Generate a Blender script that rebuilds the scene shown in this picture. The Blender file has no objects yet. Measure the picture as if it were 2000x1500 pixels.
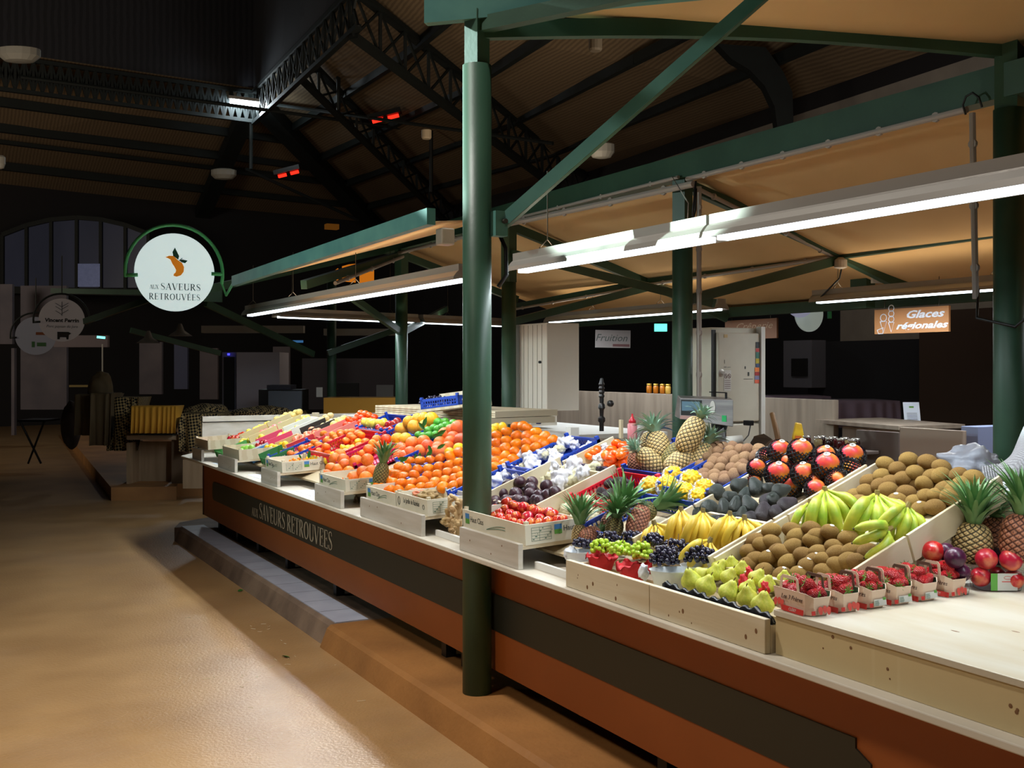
import bpy, bmesh, random
from math import *
from mathutils import Vector, Matrix, Euler, noise
random.seed(11)
C = bpy.context.scene
COL = C.collection
# ---------------------------------------------------------------- camera, exposure, world, main lights
# X runs back into the stall, Y along its front towards the far end, Z up; the photographer stands at the origin
F = 2130.0; AZ = radians(28.16); HC = 1.70
cam = bpy.data.objects.new('camera', bpy.data.cameras.new('camera')); COL.objects.link(cam)
cam.location = (0, 0, HC); cam.rotation_euler = (radians(90), 0, -AZ)
cam.data.sensor_width = 36; cam.data.lens = 36*F/2000; cam.data.shift_y = -32/2000.; cam.data.clip_end = 200
cam.data.clip_start = .05
C.camera = cam
C.view_settings.view_transform = 'Standard'; C.view_settings.look = 'None'
C.view_settings.gamma = 1; C.view_settings.exposure = 0.0; C.view_settings.use_curve_mapping = False
W_ = bpy.data.worlds.new('night'); C.world = W_; W_.use_nodes = True
W_.node_tree.nodes['Background'].inputs[0].default_value = (.55, .6, .9, 1)
W_.node_tree.nodes['Background'].inputs[1].default_value = .006
def area(name, loc, size, power, color, rot=(0, 0, 0), sy=None, spread=None):
    l = bpy.data.lights.new(name, 'AREA'); l.energy = power; l.color = color; l.size = size
    if sy: l.shape = 'RECTANGLE'; l.size_y = sy
    if spread: l.spread = spread
    o = bpy.data.objects.new(name, l); o.location = loc; o.rotation_euler = rot; COL.objects.link(o); return o
def aim(o, target):
    o.rotation_euler = (Vector(target)-Vector(o.location)).to_track_quat('-Z', 'Y').to_euler()
COOL = (.86, .95, 1.0)
# flood lamp of the aisle, high up behind the photographer's left shoulder
def spot(name, loc, tgt, power, color, deg, blend=.3, r=.05):
    l = bpy.data.lights.new(name, 'SPOT'); l.energy = power; l.color = color; l.spot_size = radians(deg); l.spot_blend = blend; l.shadow_soft_size = r
    o = bpy.data.objects.new(name, l); o.location = loc; COL.objects.link(o); aim(o, tgt); return o
spot('hall_spot_light', (-1.7, 10.4, 5.0), (2.6, 4.85, 2.95), 9000, (.74, 1.0, .93), 9.6, .12)
el_ = area('aisle_lamp_light', (-3.2, 8.6, 3.0), .25, 15, (.78, 1.0, .98)); aim(el_, (2.3, 7.4, 2.5)); el_.data.spread = radians(60)
# ceiling light of the aisle on the floor and the counter front
wl = area('aisle_ceiling_light', (.15, 5.2, 6.8), .35, 105, (1, .96, .9)); aim(wl, (.6, 4.6, 0)); wl.data.spread = radians(100)
w2 = area('aisle_ceiling_light', (-2.6, 2.2, 5.4), .7, 55, (1, .90, .78)); aim(w2, (-.8, 2.4, 0)); w2.data.spread = radians(100)
# unseen warm fill lights added to brighten the roof and side wall
ul = area('roof_uplight', (9, 16, 4.2), 3.0, 80, (1, .84, .64)); aim(ul, (4, 22, 10))
u2 = area('roof_uplight', (-6, 17, 4.2), 3.0, 480, (1, .86, .68)); aim(u2, (-4, 26, 9))
wg = area('side_aisle_light', (9.5, 11, 4.6), 1.0, 45, (1, .92, .84)); aim(wg, (14.5, 14.5, 6.2))  # fill light added to lift the unlit grey wall
ub = area('canopy_uplight', (8.2, 3.4, 3.7), 1.6, 30, (1, .78, .52)); aim(ub, (14, 20, 8))  # unseen fill added above the canopy, aimed at the right roof

# ---------------------------------------------------------------- projection helpers (metres from pixels of known planes)
S_, C_ = sin(AZ), cos(AZ)
RX = Vector((C_, -S_, 0)); FW = Vector((S_, C_, 0)); CAM = Vector((0, 0, HC))
def ray(px, py): return FW + RX*((px-1000)/F) + Vector((0, 0, -(py-718)/F))
def atd(px, py, d): return CAM + ray(px, py)*d
def atx(px, py, X): r = ray(px, py); return CAM + r*(X/r.x)
def aty(px, py, Y): r = ray(px, py); return CAM + r*(Y/r.y)
def atz(px, py, Z): r = ray(px, py); return CAM + r*((Z-HC)/r.z)
def pixel(v):
    d = v.x*FW.x+v.y*FW.y
    return (1000+F*(v.x*RX.x+v.y*RX.y)/d, 718-F*(v.z-HC)/d)
SL = radians(21); K = tan(SL)
def zs(X): return .90+K*(X-2.25)
def sl(px, py, off=.05):
    r = ray(px, py); k = (.90+off-K*2.25-HC)/(r.z-K*r.x); return CAM + r*k

# ---------------------------------------------------------------- materials
def lin(c): return tuple(((v/255)/12.92 if v/255 <= .04045 else ((v/255+.055)/1.055)**2.4) for v in c)
MATS = {}; BASED = set()
def mat(name, rgb, rough=.6, metal=0, rgb2=None, scale=8, bump=0, bscale=40, kind='noise', emit=0, emc=None, stretch=None,
        spec=.5, trans=0, sss=0, detail=3, mid=(.35, .65), coat=0, alpha=None, bdist=.01):
    if name in MATS: return MATS[name]
    m = bpy.data.materials.new(name); m.use_nodes = True; nt = m.node_tree; b = nt.nodes['Principled BSDF']
    c = lin(rgb); b.inputs['Base Color'].default_value = (*c, 1); b.inputs['Roughness'].default_value = rough
    b.inputs['Metallic'].default_value = metal; b.inputs['Specular IOR Level'].default_value = spec
    b.inputs['Transmission Weight'].default_value = trans
    if coat: b.inputs['Coat Weight'].default_value = coat; b.inputs['Coat Roughness'].default_value = .12
    if alpha is not None: b.inputs['Alpha'].default_value = alpha
    if sss:
        b.inputs['Subsurface Weight'].default_value = sss; b.inputs['Subsurface Radius'].default_value = (.02, .01, .005)
        b.inputs['Subsurface Scale'].default_value = .5
    if emit: b.inputs['Emission Color'].default_value = (*(emc or c), 1); b.inputs['Emission Strength'].default_value = emit
    tc = nt.nodes.new('ShaderNodeTexCoord'); mp = nt.nodes.new('ShaderNodeMapping')
    nt.links.new(tc.outputs['Object'], mp.inputs[0])
    if stretch: mp.inputs['Scale'].default_value = stretch
    if rgb2 is not None:
        if kind == 'wave':
            t = nt.nodes.new('ShaderNodeTexWave'); t.inputs['Scale'].default_value = scale
            t.inputs['Distortion'].default_value = 1.6; t.inputs['Detail'].default_value = 2; t.inputs['Detail Scale'].default_value = 1.5
        elif kind == 'voronoi':
            t = nt.nodes.new('ShaderNodeTexVoronoi'); t.inputs['Scale'].default_value = scale
        else:
            t = nt.nodes.new('ShaderNodeTexNoise'); t.inputs['Scale'].default_value = scale; t.inputs['Detail'].default_value = detail
        nt.links.new(mp.outputs[0], t.inputs['Vector'])
        r = nt.nodes.new('ShaderNodeValToRGB'); e = r.color_ramp.elements
        e[0].position, e[1].position = mid; e[0].color = (*c, 1); e[1].color = (*lin(rgb2), 1)
        nt.links.new(t.outputs[1 if kind not in ('voronoi', 'wave') and False else 0], r.inputs[0]); nt.links.new(r.outputs[0], b.inputs['Base Color'])
    if bump:
        n = nt.nodes.new('ShaderNodeTexNoise'); n.inputs['Scale'].default_value = bscale; n.inputs['Detail'].default_value = 4
        nt.links.new(mp.outputs[0], n.inputs['Vector'])
        bp = nt.nodes.new('ShaderNodeBump'); bp.inputs['Strength'].default_value = bump; bp.inputs['Distance'].default_value = bdist
        nt.links.new(n.outputs[0], bp.inputs['Height']); nt.links.new(bp.outputs[0], b.inputs['Normal'])
    MATS[name] = m; return m
def vary(m, amt=.12, hue=.02):
    """each fruit its own shade"""
    nt = m.node_tree; b = nt.nodes['Principled BSDF']; inp = b.inputs['Base Color']
    oi = nt.nodes.new('ShaderNodeObjectInfo'); hs = nt.nodes.new('ShaderNodeHueSaturation')
    a = nt.nodes.new('ShaderNodeMapRange'); a.inputs[3].default_value = 1-amt; a.inputs[4].default_value = 1+amt
    h = nt.nodes.new('ShaderNodeMapRange'); h.inputs[3].default_value = .5-hue; h.inputs[4].default_value = .5+hue
    nt.links.new(oi.outputs['Random'], a.inputs[0]); nt.links.new(oi.outputs['Random'], h.inputs[0])
    nt.links.new(a.outputs[0], hs.inputs['Value']); nt.links.new(h.outputs[0], hs.inputs['Hue'])
    if inp.links:
        nt.links.new(inp.links[0].from_socket, hs.inputs['Color'])
    else: hs.inputs['Color'].default_value = inp.default_value
    nt.links.new(hs.outputs[0], inp); return m
def glow(name, rgb, strength):
    if name in MATS: return MATS[name]
    m = bpy.data.materials.new(name); m.use_nodes = True; nt = m.node_tree; nt.nodes.remove(nt.nodes['Principled BSDF'])
    e = nt.nodes.new('ShaderNodeEmission'); e.inputs[0].default_value = (*lin(rgb), 1); e.inputs[1].default_value = strength
    nt.links.new(e.outputs[0], nt.nodes['Material Output'].inputs[0]); MATS[name] = m; return m
def vmat(name, rough=.6, bump=0, bscale=60, spec=.5):
    m = mat(name, (200, 200, 200), rough, bump=bump, bscale=bscale, spec=spec); nt = m.node_tree
    a = nt.nodes.new('ShaderNodeAttribute'); a.attribute_name = 'Col'
    nt.links.new(a.outputs['Color'], nt.nodes['Principled BSDF'].inputs['Base Color']); return m

# ---------------------------------------------------------------- mesh building
class MB:
    def __init__(s): s.v = []; s.f = []; s.mi = []; s.c = {}; s.cur = 0
    def face(s, idx): s.f.append(tuple(idx)); s.mi.append(s.cur)
    def add(s, vs, fs, M=None):
        o = len(s.v)
        for p in vs:
            p = Vector(p); s.v.append(M @ p if M else p)
        for f in fs: s.face([i+o for i in f])
        return o
    def box(s, x0, x1, y0, y1, z0, z1, M=None):
        s.add([(x0, y0, z0), (x1, y0, z0), (x1, y1, z0), (x0, y1, z0), (x0, y0, z1), (x1, y0, z1), (x1, y1, z1), (x0, y1, z1)],
              [(0, 3, 2, 1), (4, 5, 6, 7), (0, 1, 5, 4), (1, 2, 6, 5), (2, 3, 7, 6), (3, 0, 4, 7)], M); return s
    def bar(s, a, b, w, h, up=(0, 0, 1)):
        a, b = Vector(a), Vector(b); d = b-a; L = d.length; d = d.normalized(); u = Vector(up)
        sd = d.cross(u)
        if sd.length < 1e-4: sd = d.cross(Vector((1, 0, 0)))
        sd.normalize(); u = sd.cross(d)
        M = Matrix((( d.x, sd.x, u.x, a.x), (d.y, sd.y, u.y, a.y), (d.z, sd.z, u.z, a.z), (0, 0, 0, 1)))
        return s.box(0, L, -w/2, w/2, -h/2, h/2, M)
    def tube(s, pts, r, n=8, cap=True):
        pts = [Vector(p) for p in pts]; rs = r if isinstance(r, (list, tuple)) else [r]*len(pts); o = len(s.v)
        prev = None
        for i, p in enumerate(pts):
            d = (pts[min(i+1, len(pts)-1)]-pts[max(i-1, 0)]).normalized()
            if prev is None:
                prev = d.cross(Vector((0, 0, 1)))
                if prev.length < .05: prev = d.cross(Vector((1, 0, 0)))
            a = (prev-d*prev.dot(d)).normalized(); prev = a; b = d.cross(a)
            for k in range(n):
                t = 2*pi*k/n; s.v.append(p+(a*cos(t)+b*sin(t))*rs[i])
        for i in range(len(pts)-1):
            for k in range(n): s.face((o+i*n+k, o+i*n+(k+1) % n, o+(i+1)*n+(k+1) % n, o+(i+1)*n+k))
        if cap:
            s.face([o+k for k in range(n)][::-1]); s.face([o+(len(pts)-1)*n+k for k in range(n)])
        return s
    def lathe(s, prof, n=20, M=None, sq=1.0):
        o = len(s.v)
        for r, z in prof:
            for k in range(n):
                t = 2*pi*k/n; p = Vector((r*cos(t), r*sin(t)*sq, z)); s.v.append(M @ p if M else p)
        for i in range(len(prof)-1):
            for k in range(n): s.face((o+i*n+k, o+i*n+(k+1) % n, o+(i+1)*n+(k+1) % n, o+(i+1)*n+k))
        s.face([o+k for k in range(n)][::-1]); s.face([o+(len(prof)-1)*n+k for k in range(n)])
        return s
    def prism(s, poly, ext):
        n = len(poly); e = Vector(ext); o = s.add(list(poly)+[Vector(p)+e for p in poly], [])
        s.face([o+i for i in range(n)][::-1]); s.face([o+n+i for i in range(n)])
        for i in range(n): s.face((o+i, o+(i+1) % n, o+n+(i+1) % n, o+n+i))
        return s
    def quad(s, a, b, c, d): o = s.add([a, b, c, d], []); s.face((o, o+1, o+2, o+3)); return s
    def mesh(s, name, mats, smooth=False, cols=None):
        me = bpy.data.meshes.new(name); me.from_pydata([tuple(p) for p in s.v], [], s.f)
        for m in (mats if isinstance(mats, (list, tuple)) else [mats]): me.materials.append(m)
        for p, i in zip(me.polygons, s.mi):
            p.material_index = i; p.use_smooth = smooth
        bm = bmesh.new(); bm.from_mesh(me); bmesh.ops.recalc_face_normals(bm, faces=bm.faces); bm.to_mesh(me); bm.free()
        if cols:
            ca = me.color_attributes.new('Col', 'FLOAT_COLOR', 'POINT')
            for i, c in enumerate(cols): ca.data[i].color = (*c, 1)
        return me
    def build(s, name, mats, parent=None, smooth=False, loc=None):
        return put(name, s.mesh(name, mats, smooth), parent, loc)
def put(name, me, parent=None, loc=None, rot=None, scale=None):
    o = bpy.data.objects.new(name, me); COL.objects.link(o)
    if parent:
        o.parent = parent
        if loc is None and parent.location.length > 0 and parent.name in BASED:   # parts given in world metres
            o.location = -Vector(parent.location)
    if loc is not None: o.location = loc
    if rot is not None: o.rotation_euler = rot
    if scale is not None: o.scale = (scale,)*3 if isinstance(scale, (int, float)) else scale
    return o
def tag(o, label, cat, group=None, kind=None):
    if label: o['label'] = label
    if cat: o['category'] = cat
    if group: o['group'] = group
    if kind: o['kind'] = kind
    return o
def thing(name, label, cat, loc=(0, 0, 0), group=None, rot=None):
    o = bpy.data.objects.new(name, None); COL.objects.link(o); o.location = loc; o.empty_display_size = .05
    if rot is not None: o.rotation_euler = rot
    return tag(o, label, cat, group)
def struct(name, mb, m, smooth=False):
    o = mb.build(name, m, None, smooth) if isinstance(mb, MB) else mb; o['kind'] = 'structure'; return o
def copy_tree(o, parent=None):
    c = o.copy(); COL.objects.link(c)
    if parent: c.parent = parent
    for ch in list(o.children): copy_tree(ch, c)
    return c
def bevel(o, w=.004, seg=2):
    m = o.modifiers.new('bevel', 'BEVEL'); m.width = w; m.segments = seg; m.limit_method = 'ANGLE'; return o
def text_mesh(body, size, depth=.001, shear=0, m=None, align='CENTER', name='lettering', bold=0, spacing=1):
    cu = bpy.data.curves.new(name, 'FONT'); cu.body = body; cu.size = size; cu.extrude = depth; cu.shear = shear; cu.align_x = align
    cu.align_y = 'CENTER'; cu.offset = bold; cu.space_character = spacing; cu.resolution_u = 2
    o = bpy.data.objects.new(name, cu); COL.objects.link(o)
    dg = bpy.context.evaluated_depsgraph_get(); me = bpy.data.meshes.new_from_object(o.evaluated_get(dg)); me.name = name
    COL.objects.unlink(o); bpy.data.objects.remove(o); bpy.data.curves.remove(cu)
    me.materials.clear(); me.materials.append(m); return me
def frame(origin, xdir, ydir):
    x = Vector(xdir).normalized(); z = x.cross(Vector(ydir)).normalized(); y = z.cross(x)
    return Matrix(((x.x, y.x, z.x, origin[0]), (x.y, y.y, z.y, origin[1]), (x.z, y.z, z.z, origin[2]), (0, 0, 0, 1)))
def place(me, name, M, parent=None):
    o = bpy.data.objects.new(name, me); COL.objects.link(o)
    if parent: o.parent = parent; M = Matrix.Translation(-Vector(parent.location)) @ M if parent.name in BASED else M
    o.matrix_basis = M; return o
def group_of(name, label, cat, base, group=None):
    """a thing whose parts are given in world metres"""
    o = thing(name, label, cat, base, group); BASED.add(o.name); return o
# serif capitals drawn from thick and thin strokes, 1 high
def serif(text, h, m, name='lettering', depth=.002, small=None, gap=.10):
    mb = MB(); x = 0.0
    def seg(pts, ws, ox, sc):
        P = [Vector((ox+p[0]*sc, p[1]*sc, 0)) for p in pts]; o = len(mb.v)
        for i, p in enumerate(P):
            d = (P[min(i+1, len(P)-1)]-P[max(0, i-1)]).normalized(); n = Vector((-d.y, d.x, 0)); w = (ws[i] if isinstance(ws, list) else ws)*sc/2
            for q, zz in ((p+n*w, 0), (p-n*w, 0), (p+n*w, depth), (p-n*w, depth)): mb.v.append(Vector((q.x, q.y, zz)))
        for i in range(len(P)-1):
            a = o+i*4; b = a+4
            for f in ((a+2, b+2, b+3, a+3), (a, a+1, b+1, b), (a, b, b+2, a+2), (a+1, a+3, b+3, b+1)): mb.face(f)
    T, t = .13, .045
    def arc(cx, cy, rx, ry, a0, a1, n=10):
        pts = [(cx+rx*cos(radians(a0+(a1-a0)*i/n)), cy+ry*sin(radians(a0+(a1-a0)*i/n))) for i in range(n+1)]
        ws = [t+(T-t)*abs(cos(radians(a0+(a1-a0)*i/n))) for i in range(n+1)]; return pts, ws
    def sf(x, y, w=.2): return ([(x-w/2, y), (x+w/2, y)], t)
    G = {
     'A': (.72, [([(.06, 0), (.36, 1)], t), ([(.36, 1), (.64, 0)], T), ([(.17, .36), (.52, .36)], t), sf(.06, .02), sf(.64, .02, .22)]),
     'U': (.74, [([(.14, 1), (.14, .3)], T), arc(.38, .3, .24, .28, 180, 360), ([(.62, .3), (.62, 1)], t), sf(.14, .98, .24), sf(.62, .98)]),
     'X': (.70, [([(.1, 1), (.6, 0)], T), ([(.58, 1), (.1, 0)], t), sf(.1, .98), sf(.58, .98), sf(.1, .02), sf(.6, .02)]),
     'S': (.56, [([(.48, .78), (.47, .92), (.36, .985), (.24, .98), (.12, .9), (.09, .76), (.14, .63), (.28, .53), (.42, .43), (.5, .29), (.47, .13), (.36, .03), (.22, .015), (.1, .07), (.07, .24)],
            [t, t, t, .05, .07, .1, .13, .14, .13, .1, .07, .05, t, t, t])]),
     'V': (.72, [([(.08, 1), (.36, 0)], T), ([(.66, 1), (.38, 0)], t), sf(.08, .98, .22), sf(.66, .98)]),
     'E': (.60, [([(.15, 0), (.15, 1)], T), ([(.05, .98), (.53, .98), (.54, .8)], t), ([(.15, .52), (.43, .52)], t), ([(.44, .42), (.44, .62)], t), ([(.05, .02), (.55, .02), (.57, .22)], t)]),
     'R': (.70, [([(.15, 0), (.15, 1)], T), arc(.27, .74, .25, .24, 90, -90), ([(.05, .98), (.3, .98)], t), ([(.15, .5), (.3, .5)], t), ([(.32, .5), (.62, .02)], T), sf(.15, .02, .24), sf(.66, .02, .12)]),
     'T': (.62, [([(.31, 0), (.31, 1)], T), ([(.03, .8), (.04, .98), (.58, .98), (.59, .8)], t), sf(.31, .02, .24)]),
     'O': (.80, [arc(.4, .5, .31, .48, 0, 360, 22)]),
     'H': (.78, [([(.15, 0), (.15, 1)], T), ([(.63, 0), (.63, 1)], T), ([(.15, .5), (.63, .5)], t), sf(.15, .98, .24), sf(.63, .98, .24), sf(.15, .02, .24), sf(.63, .02, .24)]),
     'C': (.72, [arc(.42, .5, .33, .48, 45, 315, 18), ([(.66, .66), (.66, .94)], t)]),
     'L': (.58, [([(.15, 0), (.15, 1)], T), sf(.15, .98, .24), ([(.05, .02), (.53, .02), (.55, .24)], t)]),
    }
    for ch in text:
        up = ch.upper(); sc = h
        acc = False
        if ch == 'É': up = 'E'; acc = True
        if ch == 'é': up = 'E'; acc = True
        if ch.islower(): sc = h*(small or .62)
        if ch == ' ': x += .32*h; continue
        w, st = G[up]
        for p, ws in st: seg(p, ws, x, sc)
        if acc: seg([(.3, 1.06), (.45, 1.24)], .08, x, sc)
        x += (w+gap)*sc
    cx = x/2
    for v in mb.v: v.x -= cx; v.y -= h/2
    return mb.mesh(name, m), x
# ================================================================ materials used by the building
GREEN = mat('green_paint', (54, 86, 66), .45, rgb2=(46, 76, 58), scale=3, bump=.05, bscale=60)
GREEND = mat('dark_green_iron', (16, 24, 22), .7, rgb2=(12, 18, 17), scale=4)
GREY_PVC = mat('grey_conduit', (170, 160, 152), .5)
ALU = mat('lamp_housing', (176, 170, 162), .38, metal=.35)
TUBE = glow('lamp_tube_glow', (232, 246, 255), 5)
BLACK = mat('black_plastic', (14, 14, 15), .45)
WIRE = mat('steel_wire', (90, 84, 76), .4, metal=.6)
FABRIC = mat('canopy_fabric', (224, 186, 132), .9, rgb2=(212, 172, 118), scale=.9, bump=.1, bscale=4)
BOARDS = mat('roof_boards', (124, 104, 78), .85, rgb2=(104, 86, 64), scale=1.2, kind='wave', stretch=(3, 3, .5))
WHITEP = mat('white_paint', (214, 212, 205), .55, rgb2=(200, 198, 190), scale=3)
OCHRE = mat('ochre_concrete', (180, 142, 96), .30, rgb2=(150, 114, 74), scale=1.6, bump=.25, bscale=60, detail=6, mid=(.3, .75))
OCHRE_K = mat('ochre_kerb', (164, 112, 58), .6, rgb2=(138, 92, 46), scale=2.2, bump=.3, bscale=40, detail=6)
GREYC = mat('worn_grey_concrete', (140, 116, 96), .6, rgb2=(104, 84, 70), scale=3, bump=.3, bscale=30, detail=6)
# floor: worn ochre resin with grey scuffs
nt = OCHRE.node_tree; b = nt.nodes['Principled BSDF']
tc = nt.nodes.new('ShaderNodeTexCoord'); n2 = nt.nodes.new('ShaderNodeTexNoise'); n2.inputs['Scale'].default_value = .55; n2.inputs['Detail'].default_value = 7
n2.inputs['Roughness'].default_value = .7
nt.links.new(tc.outputs['Object'], n2.inputs['Vector']); rr = nt.nodes.new('ShaderNodeValToRGB')
rr.color_ramp.elements[0].position = .50; rr.color_ramp.elements[1].position = .72; rr.color_ramp.elements[1].color = (.35, .35, .35, 1)
mx = nt.nodes.new('ShaderNodeMixRGB'); mx.inputs[2].default_value = (*lin((170, 142, 118)), 1)
src = b.inputs['Base Color'].links[0].from_socket
nt.links.new(n2.outputs[0], rr.inputs[0]); nt.links.new(rr.outputs[0], mx.inputs[0]); nt.links.new(src, mx.inputs[1]); nt.links.new(mx.outputs[0], b.inputs['Base Color'])

# ================================================================ the setting
struct('floor', MB().box(-30, 34, -6, 44, -.2, 0), OCHRE)
# platform of the stall with its battered kerb
def kerb(Y0, Y1, dx, m, name, top=.13):
    mb = MB(); prof = [(2.13-dx, 0), (2.175-dx, top-.02), (2.2-dx, top), (7.6, top), (7.6, 0)]
    mb.prism([Vector((x, Y0, z)) for x, z in prof], (0, Y1-Y0, 0)); return struct(name, mb, m)
kerb(6.40, 11.0, 0, GREYC, 'trim_kerb_grey')
kerb(-3.0, 6.40, .03, OCHRE_K, 'trim_kerb_ochre')
mb = MB(); mb.prism([Vector((2.13, 11.0, 0)), Vector((2.25, 11.35, 0)), Vector((2.6, 11.6, 0)), Vector((7.6, 11.6, 0)), Vector((7.6, 11.0, 0))], (0, 0, .129)); struct('trim_kerb_end', mb, GREYC)
TILE = mat('blue_grey_tile', (186, 190, 204), .4, rgb2=(172, 176, 192), scale=5)
y = 6.41; k = 0
strip = group_of('tile_strip', 'row of pale blue-grey tiles along the grey half of the kerb', 'tiles', (2.3, 8.6, .13))
mb = MB()
while y < 10.85:
    mb.box(2.205, 2.418, y+.003, y+.325, .128, .136); y += .33
mb.build('tile', TILE, strip)
# ------------------------------------------------ hall walls and roof
def poly(name, pts, m, th=.06):
    mb = MB(); P = [Vector(p) for p in pts]; n = (P[1]-P[0]).cross(P[2]-P[0]).normalized()
    if n.z < 0: n = -n
    mb.prism(P, n*th); return struct(name, mb, m)
DARKW = mat('dark_wall', (30, 28, 30), .9); PALEW = mat('pale_wall_panel', (96, 90, 96), .85, rgb2=(80, 76, 84), scale=1.5)
zl, ze = 9.0, 7.0
N = atz(495, 172, zl)
roofL = [atz(495, 172, zl), atz(-260, 62, zl), atz(-260, 330, ze), atz(395, 402, ze)]
roofM = [atz(495, 172, zl), atz(395, 402, ze), atz(740, 436, ze)]
roofR = [atz(495, 172, zl), atz(740, 436, ze), atz(1150, 335, ze), atz(1560, 190, ze), atz(2050, 20, ze), atd(1500, -700, 13), atz(700, -45, zl), atz(655, 8, zl)]
poly('ceiling_left', roofL, BOARDS); poly('ceiling_middle', roofM, BOARDS); poly('ceiling_right', [roofR[i] for i in (0, 1, 2, 3, 4, 5, 6, 7)], BOARDS)
# walls under the eaves
def wallp(name, a, b, z0, z1, m, th=.15):
    a, b = Vector(a), Vector(b); d = (b-a).normalized(); n = Vector((-d.y, d.x, 0))
    if n.dot(a-CAM) < 0: n = -n
    mb = MB(); mb.prism([Vector((a.x, a.y, z0)), Vector((b.x, b.y, z0)), Vector((b.x, b.y, z1)), Vector((a.x, a.y, z1))], n*th); return struct(name, mb, m)
wallp('wall_far_left', roofL[2], roofL[3], 0, ze+.05, DARKW)
wallp('wall_far_middle', roofL[3], roofM[2], 0, ze+.05, DARKW)
wallp('wall_far_right', roofM[2], roofR[2], 0, ze+.05, DARKW)
a, b2 = roofR[2], roofR[3]
GREYWALL = mat('grey_blind', (150, 142, 130), .9, rgb2=(138, 130, 120), scale=2)
wallp('wall_right', roofR[2], roofR[4], 0, ze-.32, GREYWALL)
wallp('trim_eave_right', roofR[2]+Vector((0, 0, 0)), roofR[4], ze-.32, ze+.05, DARKW)
# clerestory above the left roof
wallp('wall_lantern_left', roofL[1], roofL[0], zl, zl+4, mat('lantern_boards', (40, 40, 46), .9, rgb2=(30, 30, 36), scale=2, kind='wave'))
wallp('wall_lantern_right', N, roofR[6], zl, zl+3, mat('lantern_boards', (40, 40, 46)))
mb = MB(); mb.prism([Vector((-30, -6, 14)), Vector((34, -6, 14)), Vector((34, 50, 14)), Vector((-30, 50, 14))], (0, 0, .2)); struct('ceiling_lantern', mb, DARKW)
for nm, p in (('wall_behind', [(-30, -6, 0), (34, -6, 0), (34, -6, 14), (-30, -6, 14)]), ('wall_side_left', [(-30, -6, 0), (-30, 50, 0), (-30, 50, 14), (-30, -6, 14)]),
              ('wall_side_right', [(34, -6, 0), (34, 50, 0), (34, 50, 14), (34, -6, 14)]), ('wall_back', [(-30, 46, 0), (34, 46, 0), (34, 46, 14), (-30, 46, 14)])):
    mb = MB(); q = [Vector(v) for v in p]; mb.prism(q, (q[1]-q[0]).cross(q[2]-q[0]).normalized()*.1); struct(nm, mb, DARKW)
# lattice girders and rafters
def girder(name, a, b, depth, label, n=14, w=.12, drop=Vector((0, 0, -1))):
    a, b = Vector(a), Vector(b); g = group_of(name, label, 'girder', (a+b)/2)
    mb = MB(); mb.bar(a, b, w, .09); mb.bar(a+drop*depth, b+drop*depth, w, .09); mb.build('chord', GREEND, g)
    mb = MB()
    for i in range(n):
        p, q = a.lerp(b, i/n), a.lerp(b, (i+1)/n)
        mb.bar(p, q+drop*depth, .04, .05); mb.bar(p+drop*depth, q, .04, .05); mb.bar(p, p+drop*depth, .05, .06)
    mb.build('lattice', GREEND, g); return g
dn = Vector((0, 0, -.12))
girder('lattice_girder', atz(-260, 62, zl)+dn, N+dn, .75, 'long riveted lattice girder along the top of the left roof slope', 44)
girder('lattice_girder', N+dn, roofR[6]+dn, .8, 'riveted lattice girder rising to the top edge left of the green canopy', 16)
def beam(name, a, b, w, h, label, m=GREEND, cat='beam', group=None):
    a, b = Vector(a), Vector(b); mb = MB(); mb.bar(a, b, w, h)
    o = mb.build(name, m); return tag(o, label, cat, group)
beam('hip_rafter', N+dn*2, roofL[3]+dn*2, .45, .35, 'dark hip rafter dropping left from below the bright hall lamp')
beam('hip_rafter', N+dn*2, roofM[2]+dn*2, .5, .4, 'dark hip rafter dropping right from the bright hall lamp to the eave')
# purlins
PG = 'purlins under the left roof slope'
for i, (f, lab) in enumerate([(.10, 'topmost purlin under the left roof slope'), (.30, 'second purlin from the top under the left roof slope'), (.49, 'middle purlin under the left roof slope'), (.60, 'thin purlin under the left roof slope just below the middle one'), (.80, 'lowest purlin under the left roof slope')]):
    a, c = roofL[1].lerp(roofL[2], f)+dn, roofL[0].lerp(roofL[3], f)+dn
    beam('purlin', a, c, .16, .22 if i != 3 else .1, lab)
    c2 = roofM[0].lerp(roofM[2], f)+dn
    if f > .2: beam('purlin', c, c2, .14, .18, 'short purlin between the two hip rafters, ' + {.30: 'upper', .49: 'middle', .60: 'lower middle', .80: 'lowest'}[f])
def rr_(u, v):   # bilinear point on the right roof slope: u along, v down
    top = [atz(495, 172, zl), atz(655, 8, zl), atz(700, -45, zl), atd(1500, -700, 13)]
    bot = [atz(740, 436, ze), atz(1150, 335, ze), atz(1560, 190, ze), atz(2050, 20, ze)]
    i = min(int(u*3), 2); t = u*3-i
    return top[i].lerp(top[i+1], t).lerp(bot[i].lerp(bot[i+1], t), v)+dn
for v, lab in ((.22, 'upper'), (.42, 'second'), (.62, 'third'), (.82, 'lowest')):
    g = group_of('purlin', lab+' purlin under the boarded right roof slope', 'beam', rr_(.5, v))
    mb = MB()
    for u in (0, 1/3, 2/3): mb.bar(rr_(u, v), rr_(u+1/3-1e-4, v), .13, .2)
    mb.build('purlin_bar', GREEND, g)
girder('roof_truss', rr_(.60, 0), rr_(.33, 1), .9, 'big lattice roof truss falling from top centre to behind the green post', 12, .22)
girder('roof_truss', rr_(.2, .0), rr_(.14, 1), .6, 'lattice roof truss left of the green post near the node', 10, .18)
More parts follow.
